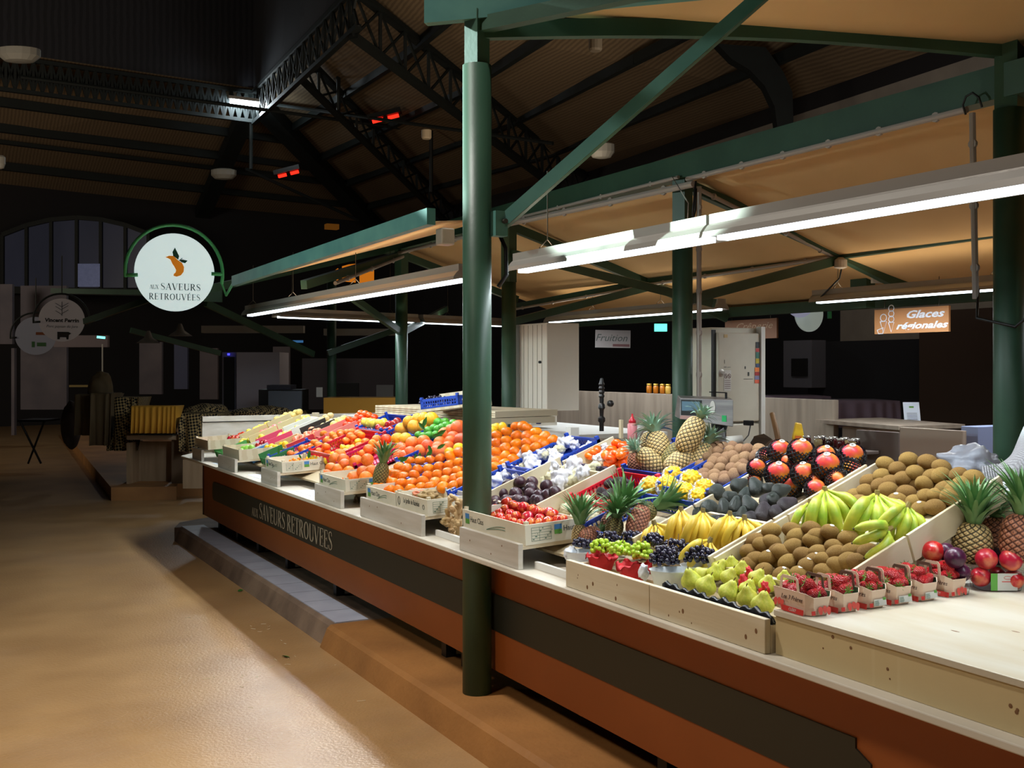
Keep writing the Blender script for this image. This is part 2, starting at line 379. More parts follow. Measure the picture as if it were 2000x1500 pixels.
mb = MB(); mb.prism([atd(x_, y_, 19.5) for x_, y_ in ((1400, 85), (1495, 92), (1530, 140), (1548, 180), (1550, 246), (1518, 246), (1513, 208), (1494, 168), (1464, 136), (1430, 116))], FW*.3); o = mb.build('arch_bracket', GREEND); tag(o, 'curved dark iron arch bracket above the grey wall band', 'bracket')
# tie rods
for a, b3, lab in (((40, 150, 24), (930, 270, 30), 'thin iron tie rod crossing the left roof to the lit heater'), ((505, 200, 29), (1080, 280, 24), 'tie rod running right from the bright hall lamp'),
                  ((480, 330, 30), (700, 430, 33), 'thin tie rod below the small red heater')):
    o = MB().tube([atd(*a), atd(*b3)], .045, 6).build('tie_rod', GREEND); tag(o, lab, 'rod')
for x, y0, y1, d, lab in ((661, 15, 215, 26, 'long hanging rod left of the lit red heater'), (490, 210, 330, 29, 'thin hanging rod below the bright hall lamp'), (842, 255, 375, 28, 'thin hanging rod left of the green post')):
    o = MB().tube([atd(x, y0, d), atd(x, y1, d)], .05, 6).build('hanging_rod', GREEND); tag(o, lab, 'rod')
# hall lamp and the two glowing heaters
g = group_of('hall_lamp', 'bright white fluorescent lamp hanging at the roof node', 'lamp', atd(486, 200, 28))
M = frame(atd(486, 200, 28), RX+Vector((0, 0, -.12)), (0, 0, 1))
MB().box(-.5, .5, .02, .1, -.12, .12, M).build('lamp_body', ALU, g); MB().box(-.46, .46, -.10, .02, -.1, .1, M).build('lamp_tube', glow('hall_lamp_glow', (225, 245, 255), 60), g)
hl = area('hall_lamp_light', atd(486, 212, 27.5), 1.0, 60, (.85, .95, 1), sy=.2); aim(hl, atd(500, 1300, 10)); 
for x, y, d, s, lab in ((752, 228, 27, .42, 'glowing red infrared heater near the green post'), (562, 337, 30, .36, 'smaller glowing red infrared heater below the hall lamp')):
    g = group_of('infrared_heater', lab, 'heater', atd(x, y, d)); M = frame(atd(x, y, d), RX+Vector((0, 0, .25)), (0, 0, 1))
    MB().box(-s, s, 0, .12, -.15, .15, M).build('heater_case', BLACK, g)
    for k in (-1, 1): MB().box(min(.06*k, s*.8*k), max(.06*k, s*.8*k), -.07, .0, -.1, -.02, M).build('heating_element', glow('red_heat', (255, 40, 24), 2.2), g)
for x, y, d, w, lab in ((38, 108, 22, 1.6/2, 'round-cornered white ceiling speaker at the far left'), (1175, 295, 20, .5/2, 'small white emergency light beside the long diagonal brace'), (0, 318, 24, .3/2, 'white bulkhead fitting at the left frame edge'), (437, 341, 30, .7/2, 'thin unlit white lamp below the tie rod')):
    g = group_of('ceiling_fitting', lab, 'fitting', atd(x, y, d)); M = frame(atd(x, y, d), RX, FW)
    w = {1.6/2: .42, .25: .24, .15: .12, .35: .35}[w]
    o = MB().lathe([(w*.6, .16), (w, .12), (w, -.02), (w*.7, -.12), (w*.3, -.14)][::-1], 16, M, sq=.6).build('fitting_body', mat('fitting_white', (150, 146, 136), .5), g)
for x, y, d, lab in ((1163, 88, 16, 'small cream roof sensor between the trusses'), (833, 263, 22, 'small cream roof sensor left of the green post')):
    o = MB().lathe([(.08, -.09), (.1, -.06), (.1, .09), (.03, .1)], 14, Matrix.Translation(atd(x, y, d))).build('roof_sensor', mat('cream_plastic', (190, 170, 140), .6)); tag(o, lab, 'sensor')
# arched window of the far wall
wa = wpt = None
d0 = 31.2
g = group_of('window_1', None, None, atd(130, 500, d0)); g['kind'] = 'structure'
mb = MB(); mz = MB(); GL = mat('night_glass', (44, 46, 62), .25, rgb2=(24, 26, 38), scale=1.2, stretch=(1, 1, .3), emit=.02, emc=(.4, .42, .62))
xs = [5, 52, 100, 150, 197, 245, 290]
def ytop(x): return 425+ (abs(x-150)/150.)**2*36
for i in range(6):
    a0, a1 = xs[i]+3, xs[i+1]-3
    mz.prism([atd(a0, 562, d0), atd(a1, 562, d0), atd(a1, ytop(a1), d0), atd((a0+a1)/2, ytop((a0+a1)/2), d0), atd(a0, ytop(a0), d0)], FW*.02)
for x in xs: mb.bar(atd(x, 565, d0-.05), atd(x, ytop(x), d0-.05), .09, .09, up=FW)
for i in range(6): mb.bar(atd(xs[i], ytop(xs[i]), d0-.05), atd(xs[i+1], ytop(xs[i+1]), d0-.05), .12, .12)
mb.bar(atd(0, 566, d0-.05), atd(300, 572, d0-.05), .15, .2)
mz.build('window_pane', GL, g); mb.build('window_frame', GREEND, g)
mb = MB(); mb.prism([atd(152, 515, d0-.1), atd(195, 515, d0-.1), atd(195, 560, d0-.1), atd(152, 560, d0-.1)], FW*.02)
mb.build('lit_pane', mat('lit_night_pane', (80, 86, 120), .3, rgb2=(50, 54, 80), scale=10, emit=.10, emc=(.4, .45, .75)), g)

# ================================================================ stall frame: columns, beams, canopy
def column(x, y, r, ztop, label, square=None, zb=.13):
    g = group_of('green_column', label, 'column', (x, y, zb))
    o = MB().lathe([(r, zb), (r, ztop)], 40, Matrix.Translation((x, y, 0))).build('round_post', GREEN, g, smooth=False)
    for p in o.data.polygons: p.use_smooth = len(p.vertices) == 4
    if square:
        s, z2 = square; a = radians(45)
        M = Matrix.Translation((x, y, 0)) @ Matrix.Rotation(radians(20), 4, 'Z')
        MB().box(-s, s, -s, s, ztop, z2, M).build('square_post', GREEN, g)
    return g
cA = column(2.34, 4.73, .070, 3.16, 'stout green column rising through the front of the counter', (.043, 3.42))
cB = column(4.8, 3.66, .076, 3.0, 'green column at the right edge behind the kiwis', (.055, 3.45))
cC = column(4.8, 6.36, .073, 2.6, 'green column behind the weighing scale', (.052, 3.06))
cD = column(4.8, 9.03, .068, 2.5, 'green column half hidden by the white wall cabinet', (.052, 3.06))
cE = column(4.8, 11.66, .071, 2.6, 'pale-lit green column at the far end beyond the stacked wooden boxes', (.055, 3.06))
cF = column(5.2, 15.3, .068, 3.0, 'dark green column with a notice on it beyond the far end')
for z_, r_ in ((1.42, .035), (1.26, 0)):
    pass
p = atd(624, 766, 15.8); M = frame(p, RX, (0, 0, 1)); o = MB().box(-.045, .045, -.07, .07, -.005, .005, M).build('column_notice', WHITEP); tag(o, 'small white notice stuck on the dark far column', 'notice')
p = atd(626, 757, 15.8)
FASC = mat('fascia_paint', (88, 138, 128), .4, rgb2=(74, 124, 118), scale=5)  # lighter copy of the green paint, lamp light put into the colour
def sbeam(a, b, w, h, label, name='green_beam', m=GREEN, up=(0, 0, 1)):
    mb = MB(); mb.bar(a, b, w, h, up); o = mb.build(name, m); return tag(o, label, 'beam')
sbeam((4.8, -.5, 3.14), (4.8, 12.2, 3.14), .11, .17, 'long green ridge beam carried by the middle row of columns')
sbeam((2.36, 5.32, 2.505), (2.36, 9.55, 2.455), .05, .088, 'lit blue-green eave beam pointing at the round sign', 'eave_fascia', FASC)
for i in range(5): pass
# high canopy over the front column
A0 = Vector((2.34, 4.73, 3.37))
pa, pb_ = atz(832, 25, 3.43), atz(1290, -20, 3.43)
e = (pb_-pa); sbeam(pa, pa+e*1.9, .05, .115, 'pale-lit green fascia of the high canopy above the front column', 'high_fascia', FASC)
sbeam(A0+Vector((-.02, .03, -.02)), atz(1500, -70, 3.36), .06, .07, 'dark green inner beam right under the high fascia')
mb = MB(); n_ = 14; Bp = Vector((4.8, 3.66, 3.30))
for i in range(n_):
    t0, t1 = i/n_, (i+1)/n_
    q0, q1 = Vector((2.34, 4.73, 3.33)).lerp(Bp, t0), Vector((2.34, 4.73, 3.33)).lerp(Bp, t1)
    q0.z += .05*sin(pi*t0); q1.z += .05*sin(pi*t1); mb.bar(q0, q1, .05, .085)
tag(mb.build('arched_beam', GREEN), 'slightly arched green beam from the front column to the right column', 'beam')
sbeam(atz(1130, -12, 3.52), atz(1962, 14, 3.52), .06, .07, 'dark green beam along the top of the picture above the fabric')
sbeam(Bp+Vector((0, 0, .06)), atz(2150, 70, 3.36), .06, .08, 'short green beam leaving the top of the right column')
BR0 = Vector((2.40, 4.66, 2.37)); BR1 = atz(1508, -30, 3.42)
g = group_of('diagonal_brace', 'long pale green angle-iron brace rising from the front column to the right', 'brace', BR0)
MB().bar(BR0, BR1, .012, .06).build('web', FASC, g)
M0 = MB(); M0.bar(BR0+Vector((.02, .01, -.028)), BR1+Vector((.02, .01, -.028)), .045, .01); M0.build('flange', GREEN, g)
MB().box(2.385, 2.45, 4.62, 4.68, 2.33, 2.45).build('bracket_plate', FASC, g)
MB().tube([(2.43, 4.60, 2.40), (2.43, 4.70, 2.40)], .012, 8).build('bolt', WIRE, g)
# fabric
def sheet(name, pts, label, m=FABRIC, n=10, sag=.03, cat='canopy'):
    mb = MB(); a, b, c, d = [Vector(p) for p in pts]; o = 0
    for i in range(n+1):
        for j in range(n+1):
            u, v = i/n, j/n; p = a.lerp(b, u).lerp(d.lerp(c, u), v); p.z -= sag*sin(pi*u)*sin(pi*v); mb.v.append(p)
    for i in range(n):
        for j in range(n): mb.face((i*(n+1)+j, (i+1)*(n+1)+j, (i+1)*(n+1)+j+1, i*(n+1)+j+1))
    o = mb.build(name, m, smooth=True); s = o.modifiers.new('s', 'SOLIDIFY'); s.thickness = .006; return tag(o, label, cat)
sheet('fabric_canopy', [(4.82, -1.0, 3.12), (7.55, -1.0, 2.28), (7.55, 12.1, 2.28), (4.82, 12.1, 3.12)], 'tan fabric canopy sloping down behind the middle columns', sag=.04)
sheet('fabric_canopy', [(2.40, 5.40, 2.49), (4.72, 9.3, 3.12), (4.72, 9.6, 3.12), (2.40, 9.5, 2.44)], 'tan fabric of the front canopy slope above the eave beam', sag=.02)
hp = [atz(1050, 30, 3.50), atz(1180, -8, 3.56), atz(2300, -260, 3.7), atz(2300, 110, 3.40)]
sheet('fabric_canopy', [A0+Vector((.1, -.02, .06)), BR1+Vector((-.1, .3, .14)), (7.2, .2, 3.62), Bp+Vector((.0, 0, .02))], 'tan fabric canopy over the high right-hand part of the stall', sag=-.02)
sheet('fabric_canopy', [Bp+Vector((.0, 0, .02)), (7.2, .2, 3.62), (8.5, 1.6, 3.55), (6.6, 3.2, 3.34)], 'strip of tan fabric beyond the right column top', sag=0)
sbeam((7.3, -1, 2.27), (7.3, 12.1, 2.27), .08, .1, 'green rear eave beam below the tan fabric')
# rear bracing under the canopy
zn = lambda p: atx(*p, 6.42)
n1, n2_, n0 = zn((1640, 495)), zn((1265, 552)), zn((2100, 430)); n3 = zn((1000, 600))
sbeam(n0, n1, .07, .09, 'green rafter from the right column to the rear junction'); sbeam(n1, n2_, .06, .07, 'green rafter between the two rear junctions')
sbeam(n2_, n3, .06, .07, 'green rafter running left from the second rear junction')
sbeam((4.8, 6.36, 3.03), n1, .06, .08, 'green diagonal from the middle column head down to the rear junction')
sbeam((4.8, 9.03, 3.03), n2_, .06, .08, 'green diagonal from the cabinet column head to the second junction')
sbeam((4.8, 9.03, 2.78), (5.6, 7.0, 2.22), .05, .07, 'green brace crossing low behind the left lamp end')
sbeam((4.8, 6.36, 2.18), n1+Vector((0, 0, -.05)), .05, .07, 'green brace rising from behind the middle column to the right')
sbeam(n1, atx(1800, 575, 7.25), .07, .1, 'green diagonal from the rear junction down to the right eave')
sbeam((4.8, 9.03, 2.12), n2_+Vector((0, 0, -.05)), .05, .07, 'green brace rising from the cabinet column to the second junction')
sbeam(n2_, atx(1420, 622, 7.25), .06, .08, 'green diagonal from the second junction down behind the middle column')
sbeam((4.8, 11.66, 3.0), atx(1010, 585, 6.4), .06, .08, 'green diagonal from the far column head over the far lamps')
sbeam((4.8, 11.66, 3.0), (3.0, 9.6, 2.45), .06, .08, 'green tie from the far column head to the eave beam')
sbeam((4.8, 11.66, 2.1), (3.6, 10.2, 2.44), .05, .07, 'lit green brace rising left from the far column')
sbeam((4.8, 11.66, 2.1), (5.8, 12.6, 2.45), .05, .07, 'lit green brace rising right from the far column')
sbeam((4.8, 12.1, 3.1), (2.36, 11.2, 2.46), .06, .08, 'green hip beam at the far end of the canopy')
mb = MB(); mb.prism([atd(384, 580, 11.6), atd(433, 560, 11.6), atd(433, 590, 11.6), atd(384, 588, 11.6)], FW*.03); tag(mb.build('beam_end_plate', GREEN), 'olive end plate just behind the round sign', 'plate')
mb = MB(); mb.prism([atx(700, 505, 4.7), atx(866, 478, 4.7), atx(866, 500, 4.7), atx(760, 512, 4.7)], (.02, 0, 0))
# conduits
def conduit(pts, label, r=.014, clips=4):
    g = group_of('conduit', label, 'conduit', pts[0]); MB().tube(pts, r, 8).build('conduit_pipe', GREY_PVC, g)
    for i in range(clips):
        t = (i+.5)/clips*(len(pts)-1); k = int(t); p = Vector(pts[k]).lerp(Vector(pts[k+1]), t-k)
        MB().lathe([(r*1.5, -.008), (r*1.5, .008)], 10, frame(p, (0, 0, 1), (1, 0, 0)) @ Matrix.Rotation(radians(90), 4, 'X')).build('conduit_clip', GREY_PVC, g)
    return g
conduit([(4.72, 3.85, 3.03), (4.72, 6.2, 3.03)], 'upper grey conduit along the ridge beam between the two right columns', .018, 6)
conduit([(4.70, 6.1, 2.98), (4.70, 8.9, 3.02)], 'thick grey conduit along the ridge beam left of the middle column', .024, 4)
conduit([(4.72, 6.3, 3.06), (4.72, 9.0, 3.06)], 'thin grey conduit above the thick one on the ridge beam', .013, 4)
conduit([(4.70, 9.1, 3.0), (4.70, 11.5, 3.0)], 'grey conduit on the ridge beam over the left lamp', .02, 4)
conduit([(4.86, 6.30, 3.0), n1+Vector((-.03, 0, -.04))], 'grey conduit clipped to the diagonal beam right of the middle column', .016, 4)
conduit([n1+Vector((-.05, 0, -.03)), n2_+Vector((-.05, 0, -.03))], 'grey conduit clipped under the rear rafter', .015, 4)
conduit([n2_+Vector((-.05, 0, -.04)), n3+Vector((-.05, 0, -.04))], 'grey conduit on the rafter above the white cabinet', .014, 4)
conduit([(4.88, 6.27, 3.0), (4.88, 6.27, 1.2)], 'grey upright conduit along the middle column', .018, 6)
conduit([(4.70, 3.80, 3.0), (4.70, 3.78, 2.05)], 'grey upright conduit left of the right column', .016, 3)
conduit([(4.75, 11.5, 2.96), (3.4, 9.9, 2.5)], 'grey conduit sloping down beside the far column', .02, 3)
for pts, r, lab in (([(2.44, 4.70, 2.36), (2.47, 4.68, 2.28), (2.47, 4.67, 2.15), (2.43, 4.68, 2.09)], .011, 'black cable bundle behind the brace bracket'),
                    ([(4.72, 6.1, 3.0), (4.68, 6.08, 2.8), (4.69, 6.1, 2.72), (4.73, 6.12, 2.8), (4.72, 6.1, 2.95)], .008, 'black cable loop hanging beside the middle column'),
                    ([n1+Vector((-.02, -.05, -.08)), n1+Vector((-.02, -.02, -.2)), n1+Vector((-.02, .22, -.36))], .007, 'black cable sagging from the rear junction to the lamp'),
                    ([(4.72, 3.78, 2.1), (4.66, 3.74, 1.95), (4.70, 3.55, 1.9), (4.72, 3.45, 1.98)], .008, 'black cable slung round the right column'),
                    ([(4.70, 3.84, 3.0), (4.69, 3.85, 3.05), (4.69, 3.83, 3.09), (4.69, 3.79, 3.10), (4.70, 3.76, 3.07), (4.71, 3.75, 3.02)], .006, 'black cable curled at the top of the right column')):
    tag(MB().tube(pts, r, 6).build('black_cable', BLACK, smooth=True), lab, 'cable')
o = MB().box(2.42, 2.50, 5.32, 5.40, 2.36, 2.45).build('junction_box', mat('beige_box', (196, 182, 166), .5)); bevel(o, .008); tag(o, 'square beige junction box under the eave beam left of the front column', 'junction box')
p = n1+Vector((-.05, -.06, -.09)); tag(MB().lathe([(.02, -.04), (.05, -.03), (.05, .03), (.02, .05)], 14, Matrix.Translation(p)).build('round_junction_box', mat('beige_box', (196, 182, 166))), 'round pale junction box at the rear junction of beams', 'junction box')
for px, w_, lab in ((1715, .06, 'white junction box on the green post above the rear lamp'),):
    p = atx(px, 541, 6.9); M = frame(p, RX, (0, 0, 1)); tag(MB().box(-.05, .05, -.05, .05, -.03, .03, M).build('junction_box', WHITEP), lab, 'junction box')
p = atx(1690, 530, 6.95); tag(MB().box(p.x-.05, p.x+.05, p.y-.06, p.y+.12, 2.2, 2.62).build('short_post', GREEN), 'short green post hanging from the rear canopy above the lamp', 'post')
# ------------------------------------------------ strip lamps
def strip_lamp(a, b, label, power, lit=True, wires=(.1, .9), wtop=None):
    a, b = Vector(a), Vector(b); g = group_of('strip_lamp', label, 'lamp', (a+b)/2)
    d = (b-a).normalized(); s = d.cross(Vector((0, 0, 1))).normalized(); L = (b-a).length
    M = Matrix(((d.x, s.x, 0, a.x), (d.y, s.y, 0, a.y), (d.z, s.z, 1, a.z), (0, 0, 0, 1)))
    prof = [(-.085, 0), (-.078, .025), (-.058, .05), (-.046, .06), (-.046, .10), (.046, .10), (.046, .06), (.058, .05), (.078, .025), (.085, 0), (.03, .012), (-.03, .012)]
    mb = MB(); mb.prism([M @ Vector((0, y_, z_)) for y_, z_ in prof], M.to_3x3() @ Vector((L, 0, 0))); mb.build('lamp_housing', ALU, g)
    tm = TUBE if lit else mat('unlit_tube', (120, 122, 126), .4)
    MB().box(.03, L-.03, -.028, .028, -.008, .011, M).build('lamp_tube', tm, g)
    for t in wires:
        p = M @ Vector((L*t, 0, .10)); zt = wtop(p) if wtop else 2.9
        mb = MB(); mb.tube([p+s*.05, Vector((p.x, p.y, p.z+.05)), Vector((p.x, p.y, zt))], .003, 5); mb.tube([p-s*.05, Vector((p.x, p.y, p.z+.05))], .003, 5); mb.build('hanging_wire', WIRE, g)
    if lit and power:
        l2 = area('strip_uplight', M @ Vector((L/2, 0, .104)), L*.9, power*L*.075, (1, .84, .62), sy=.05); l2.rotation_euler = (pi, 0, -atan2(d.y, d.x))  # upward light added on the housing to brighten the canopy fabric
        l = area('strip_light', M @ Vector((L/2, 0, -.016)), L*.96, power*L, COOL, sy=.05); l.rotation_euler = (0, 0, atan2(d.y, d.x))
    return g
PW = 16
zf = lambda p: 2.6+max(0, (p.x-2.36))*.26
strip_lamp((2.92, 11.2, 2.235), (2.90, 6.02, 2.235), 'long lit strip lamp over the left half of the fruit', PW, wires=(.03, .3, .62), wtop=zf)
GL2 = strip_lamp((2.92, 5.36, 2.235), (2.90, 3.62, 2.235), 'lit strip lamp right of the front column, over the wrapped fruit', PW, wires=(.18,), wtop=lambda p: 2.75)
strip_lamp((2.90, 3.60, 2.235), (2.90, 2.05, 2.235), 'lit strip lamp at the right over kiwis and bananas, upper right corner', PW, wires=(.97,), wtop=lambda p: 3.42)
MB().tube([(2.91, 3.82, 2.33), (2.93, 3.84, 2.42), atx(1313, 345, 4.72)], .003, 5).build('suspension_wire', WIRE, GL2)
strip_lamp((2.90, 1.95, 2.235), (2.90, -.6, 2.235), 'strip lamp continuing out of the frame over the box table', PW*.5, wires=(), wtop=None)
strip_lamp((3.25, 11.36, 2.235), (5.12, 12.0, 2.235), 'lit strip lamp across the far end, nearer the left', PW*.5, wires=(.1, .8), wtop=zf)
strip_lamp((5.2, 12.03, 2.235), (6.6, 12.5, 2.235), 'lit strip lamp across the far end behind the front column', PW*.5, wires=(.3,), wtop=zf)
strip_lamp((6.5, 11.2, 2.235), (6.45, 7.95, 2.235), 'lit rear strip lamp above the white wall cabinet', PW*.8, wires=(.3, .7), wtop=lambda p: 2.55)
strip_lamp((6.46, 6.75, 2.235), (6.46, 4.3, 2.235), 'lit rear strip lamp above the regional ice cream sign', PW*.8, wires=(.1, .7), wtop=lambda p: 2.55)
strip_lamp((6.46, 4.1, 2.235), (6.46, 2.4, 2.235), 'lit rear strip lamp at the right frame edge beyond the column', PW*.5, wires=(.5,), wtop=lambda p: 2.55)
# ================================================================ counter
PINE = mat('pale_pine', (212, 200, 172), .55, rgb2=(200, 184, 152), scale=7, kind='wave', stretch=(.5, .12, 1.6), bump=.06, bscale=60)
PINEX = mat('pine_along', (212, 198, 170), .55, rgb2=(198, 180, 146), scale=7, kind='wave', stretch=(.12, .6, 1.6), bump=.06, bscale=60)
PINEG = mat('whitewashed_pine', (206, 200, 190), .6, rgb2=(188, 180, 166), scale=5, stretch=(1, .4, 4), bump=.06, bscale=60)
PLYTOP = mat('plywood_top', (206, 200, 184), .42, rgb2=(196, 184, 160), scale=4, stretch=(2.4, .5, 1), detail=5)
PLYV = mat('plywood_front', (214, 200, 160), .5, rgb2=(198, 178, 134), scale=9, kind='wave', stretch=(1, 1.2, .04), bump=.04)
DECK = mat('deck_laminate', (222, 214, 198), .45, rgb2=(204, 196, 180), scale=3)
KNOT = mat('wood_knot', (120, 84, 52), .7)
ORANGEP = mat('orange_brown_panel', (168, 92, 40), .5, rgb2=(160, 86, 36), scale=2)
BAND = mat('slate_band', (44, 46, 40), .45)
SIGNTXT = mat('signwriting', (196, 182, 158), .6)
WALNUT = mat('dark_edge', (84, 44, 34), .5)
WOODG = mat('grey_oak', (156, 140, 124), .6, rgb2=(132, 117, 103), scale=5, stretch=(2.5, 2.5, .2))
WOODL = mat('light_oak', (176, 150, 120), .6, rgb2=(156, 130, 100), scale=5, stretch=(2.5, 2.5, .25))
corner = atz(353, 891, .83)
ct = group_of('market_counter', 'long fruit counter with orange-brown front and slate name band', 'counter', (2.4, 6, .13))
mb = MB(); mb.prism([Vector((2.2, -1.2, .812)), Vector((2.2, 10.3, .812)), Vector((corner.x, corner.y, .812)), Vector((2.9, 12.2, .812)), Vector((3.75, 11.2, .812)), Vector((3.75, -1.2, .812))], (0, 0, .023))
bevel(mb.build('counter_top', DECK, ct), .004)
MB().box(2.42, 2.45, -1.2, 11.02, .235, .811).build('front_panel', ORANGEP, ct)
MB().box(2.43, 3.7, 11.0, 11.03, .235, .811).build('end_panel', ORANGEP, ct)
MB().box(2.415, 2.44, 11.021, 11.06, .235, .811).build('edge_trim', WALNUT, ct)
mb = MB()
yy0, yy1, z0_, z1_ = 2.30, 10.62, .430, .606; r = .085
P = [Vector((2.412, yy1-.06+.06*sin(radians(k*18)), z1_-.05+.05*cos(radians(k*18)))) for k in range(6)]+[Vector((2.412, yy1-.06+.06*cos(radians(k*18)), z0_+.05-.05*sin(radians(k*18)))) for k in range(6)]
P += [Vector((2.412, yy0+.06, z0_)), Vector((2.412, yy0+.06, z0_+.03)), Vector((2.412, yy0, z0_+.06)), Vector((2.412, yy0, z1_-.06)), Vector((2.412, yy0+.06, z1_-.03)), Vector((2.412, yy0+.06, z1_))]
mb.prism(P, (.007, 0, 0)); mb.build('name_band', BAND, ct)
Mp = lambda y, z: Matrix(((0, 0, -1, 2.411), (-1, 0, 0, y), (0, 1, 0, z), (0, 0, 0, 1)))
me, w = serif('SAVEURS RETROUVEES', .125, SIGNTXT, gap=.06); sc = (8.92-7.07)/w
place(me, 'counter_lettering', Mp((8.92+7.07)/2, .522) @ Matrix.Diagonal((sc, 1, 1, 1)), ct)
me, w = serif('AUX', .07, SIGNTXT, gap=.04); place(me, 'counter_lettering', Mp(9.06, .488) @ Matrix.Diagonal((.2/w, 1, 1, 1)), ct)
for y in (10.6, 9.9, 9.2, 8.35, 7.2, 5.4, 5.15, 3.4, 2.0):
    bx_ = MB(); bx_.box(2.47, 2.53, y-.03, y+.03, .131, .235); bx_.build('foot', BLACK, ct)
for y in (10.85, 9.75, 8.75, 7.9, 7.7, 6.9, 6.6, 5.75, 5.0, 4.85, 3.72, 2.68, 1.95):
    MB().box(2.385, 2.42, y-.014, y+.014, .745, .811).build('shelf_bracket', BLACK, ct)
MB().box(2.72, 2.74, -1.2, 10.9, .131, .811).build('recessed_plinth', BLACK, ct)  # black sheet standing in for the shade under the counter
# near table box
tb = group_of('plywood_box_table', 'big pale plywood box table carrying the strawberry baskets', 'table', (2.6, 1, .835))
bevel(MB().box(2.25, 3.45, -1.2, 2.530, .952, .970).build('table_top', PLYTOP, tb), .002)
MB().box(2.256, 2.274, -1.2, 2.527, .836, .952).build('front_board', PLYV, tb)
MB().box(2.274, 3.4, 2.507, 2.527, .836, .952).build('side_board', PLYV, tb)
for i in range(12):
    p = (2.2555, 2.35-random.random()*1.4, .85+random.random()*.09)
    MB().lathe([(.003+.003*random.random(), 0), (.001, .0006)], 8, Matrix.Translation(p) @ Matrix.Rotation(-pi/2, 4, 'Y')).build('knot', KNOT, tb)
for i in range(16):
    q = (2.35+random.random()*.75, .9+random.random()*1.3, .9702)
    MB().lathe([(.004+.008*random.random(), 0), (.002, .0004)], 9, Matrix.Translation(q) @ Matrix.Diagonal((.5, 2.0, 1, 1))).build('knot', KNOT, tb)
# risers (wooden step boxes)
def riser(y0, y1, label, top=.945, x1=2.72):
    g = group_of('wooden_riser', label, 'riser', (2.4, (y0+y1)/2, .835))
    bevel(MB().box(2.222, 2.246, y0, y1, .836, top).build('front_board', PINEG, g), .002)
    M = Matrix.Translation((2.247, 0, top-.028)) @ Matrix.Rotation(radians(-3), 4, 'Y')
    MB().box(0, x1-2.247, y0+.01, y1-.01, 0, .016, M).build('top_board', PINEX, g)
    MB().box(x1-.02, x1, y0, y1, .836, top-.01).build('back_board', PINE, g)
    mb = MB()
    for i in range(3):
        yk = y0+(y1-y0)*random.uniform(.1, .9); mb.lathe([(.0045, 0), (.001, .0006)], 8, Matrix.Translation((2.2215, yk, .86+.06*random.random())) @ Matrix.Rotation(-pi/2, 4, 'Y'))
    mb.build('knot', KNOT, g); return g
riser(10.22, 10.62, 'wooden riser under the leftmost crate at the far counter corner', .94)
riser(8.98, 9.57, 'wooden riser under the crate of green apples'); riser(7.745, 8.18, 'wooden riser under the crate of kumquats')
riser(6.37, 6.88, 'wooden riser under the printed crate of big oranges'); riser(5.135, 6.03, 'long wooden riser under the two printed crates of clementines')
riser(4.095, 4.68, 'wooden riser under the printed crate of small red apples')
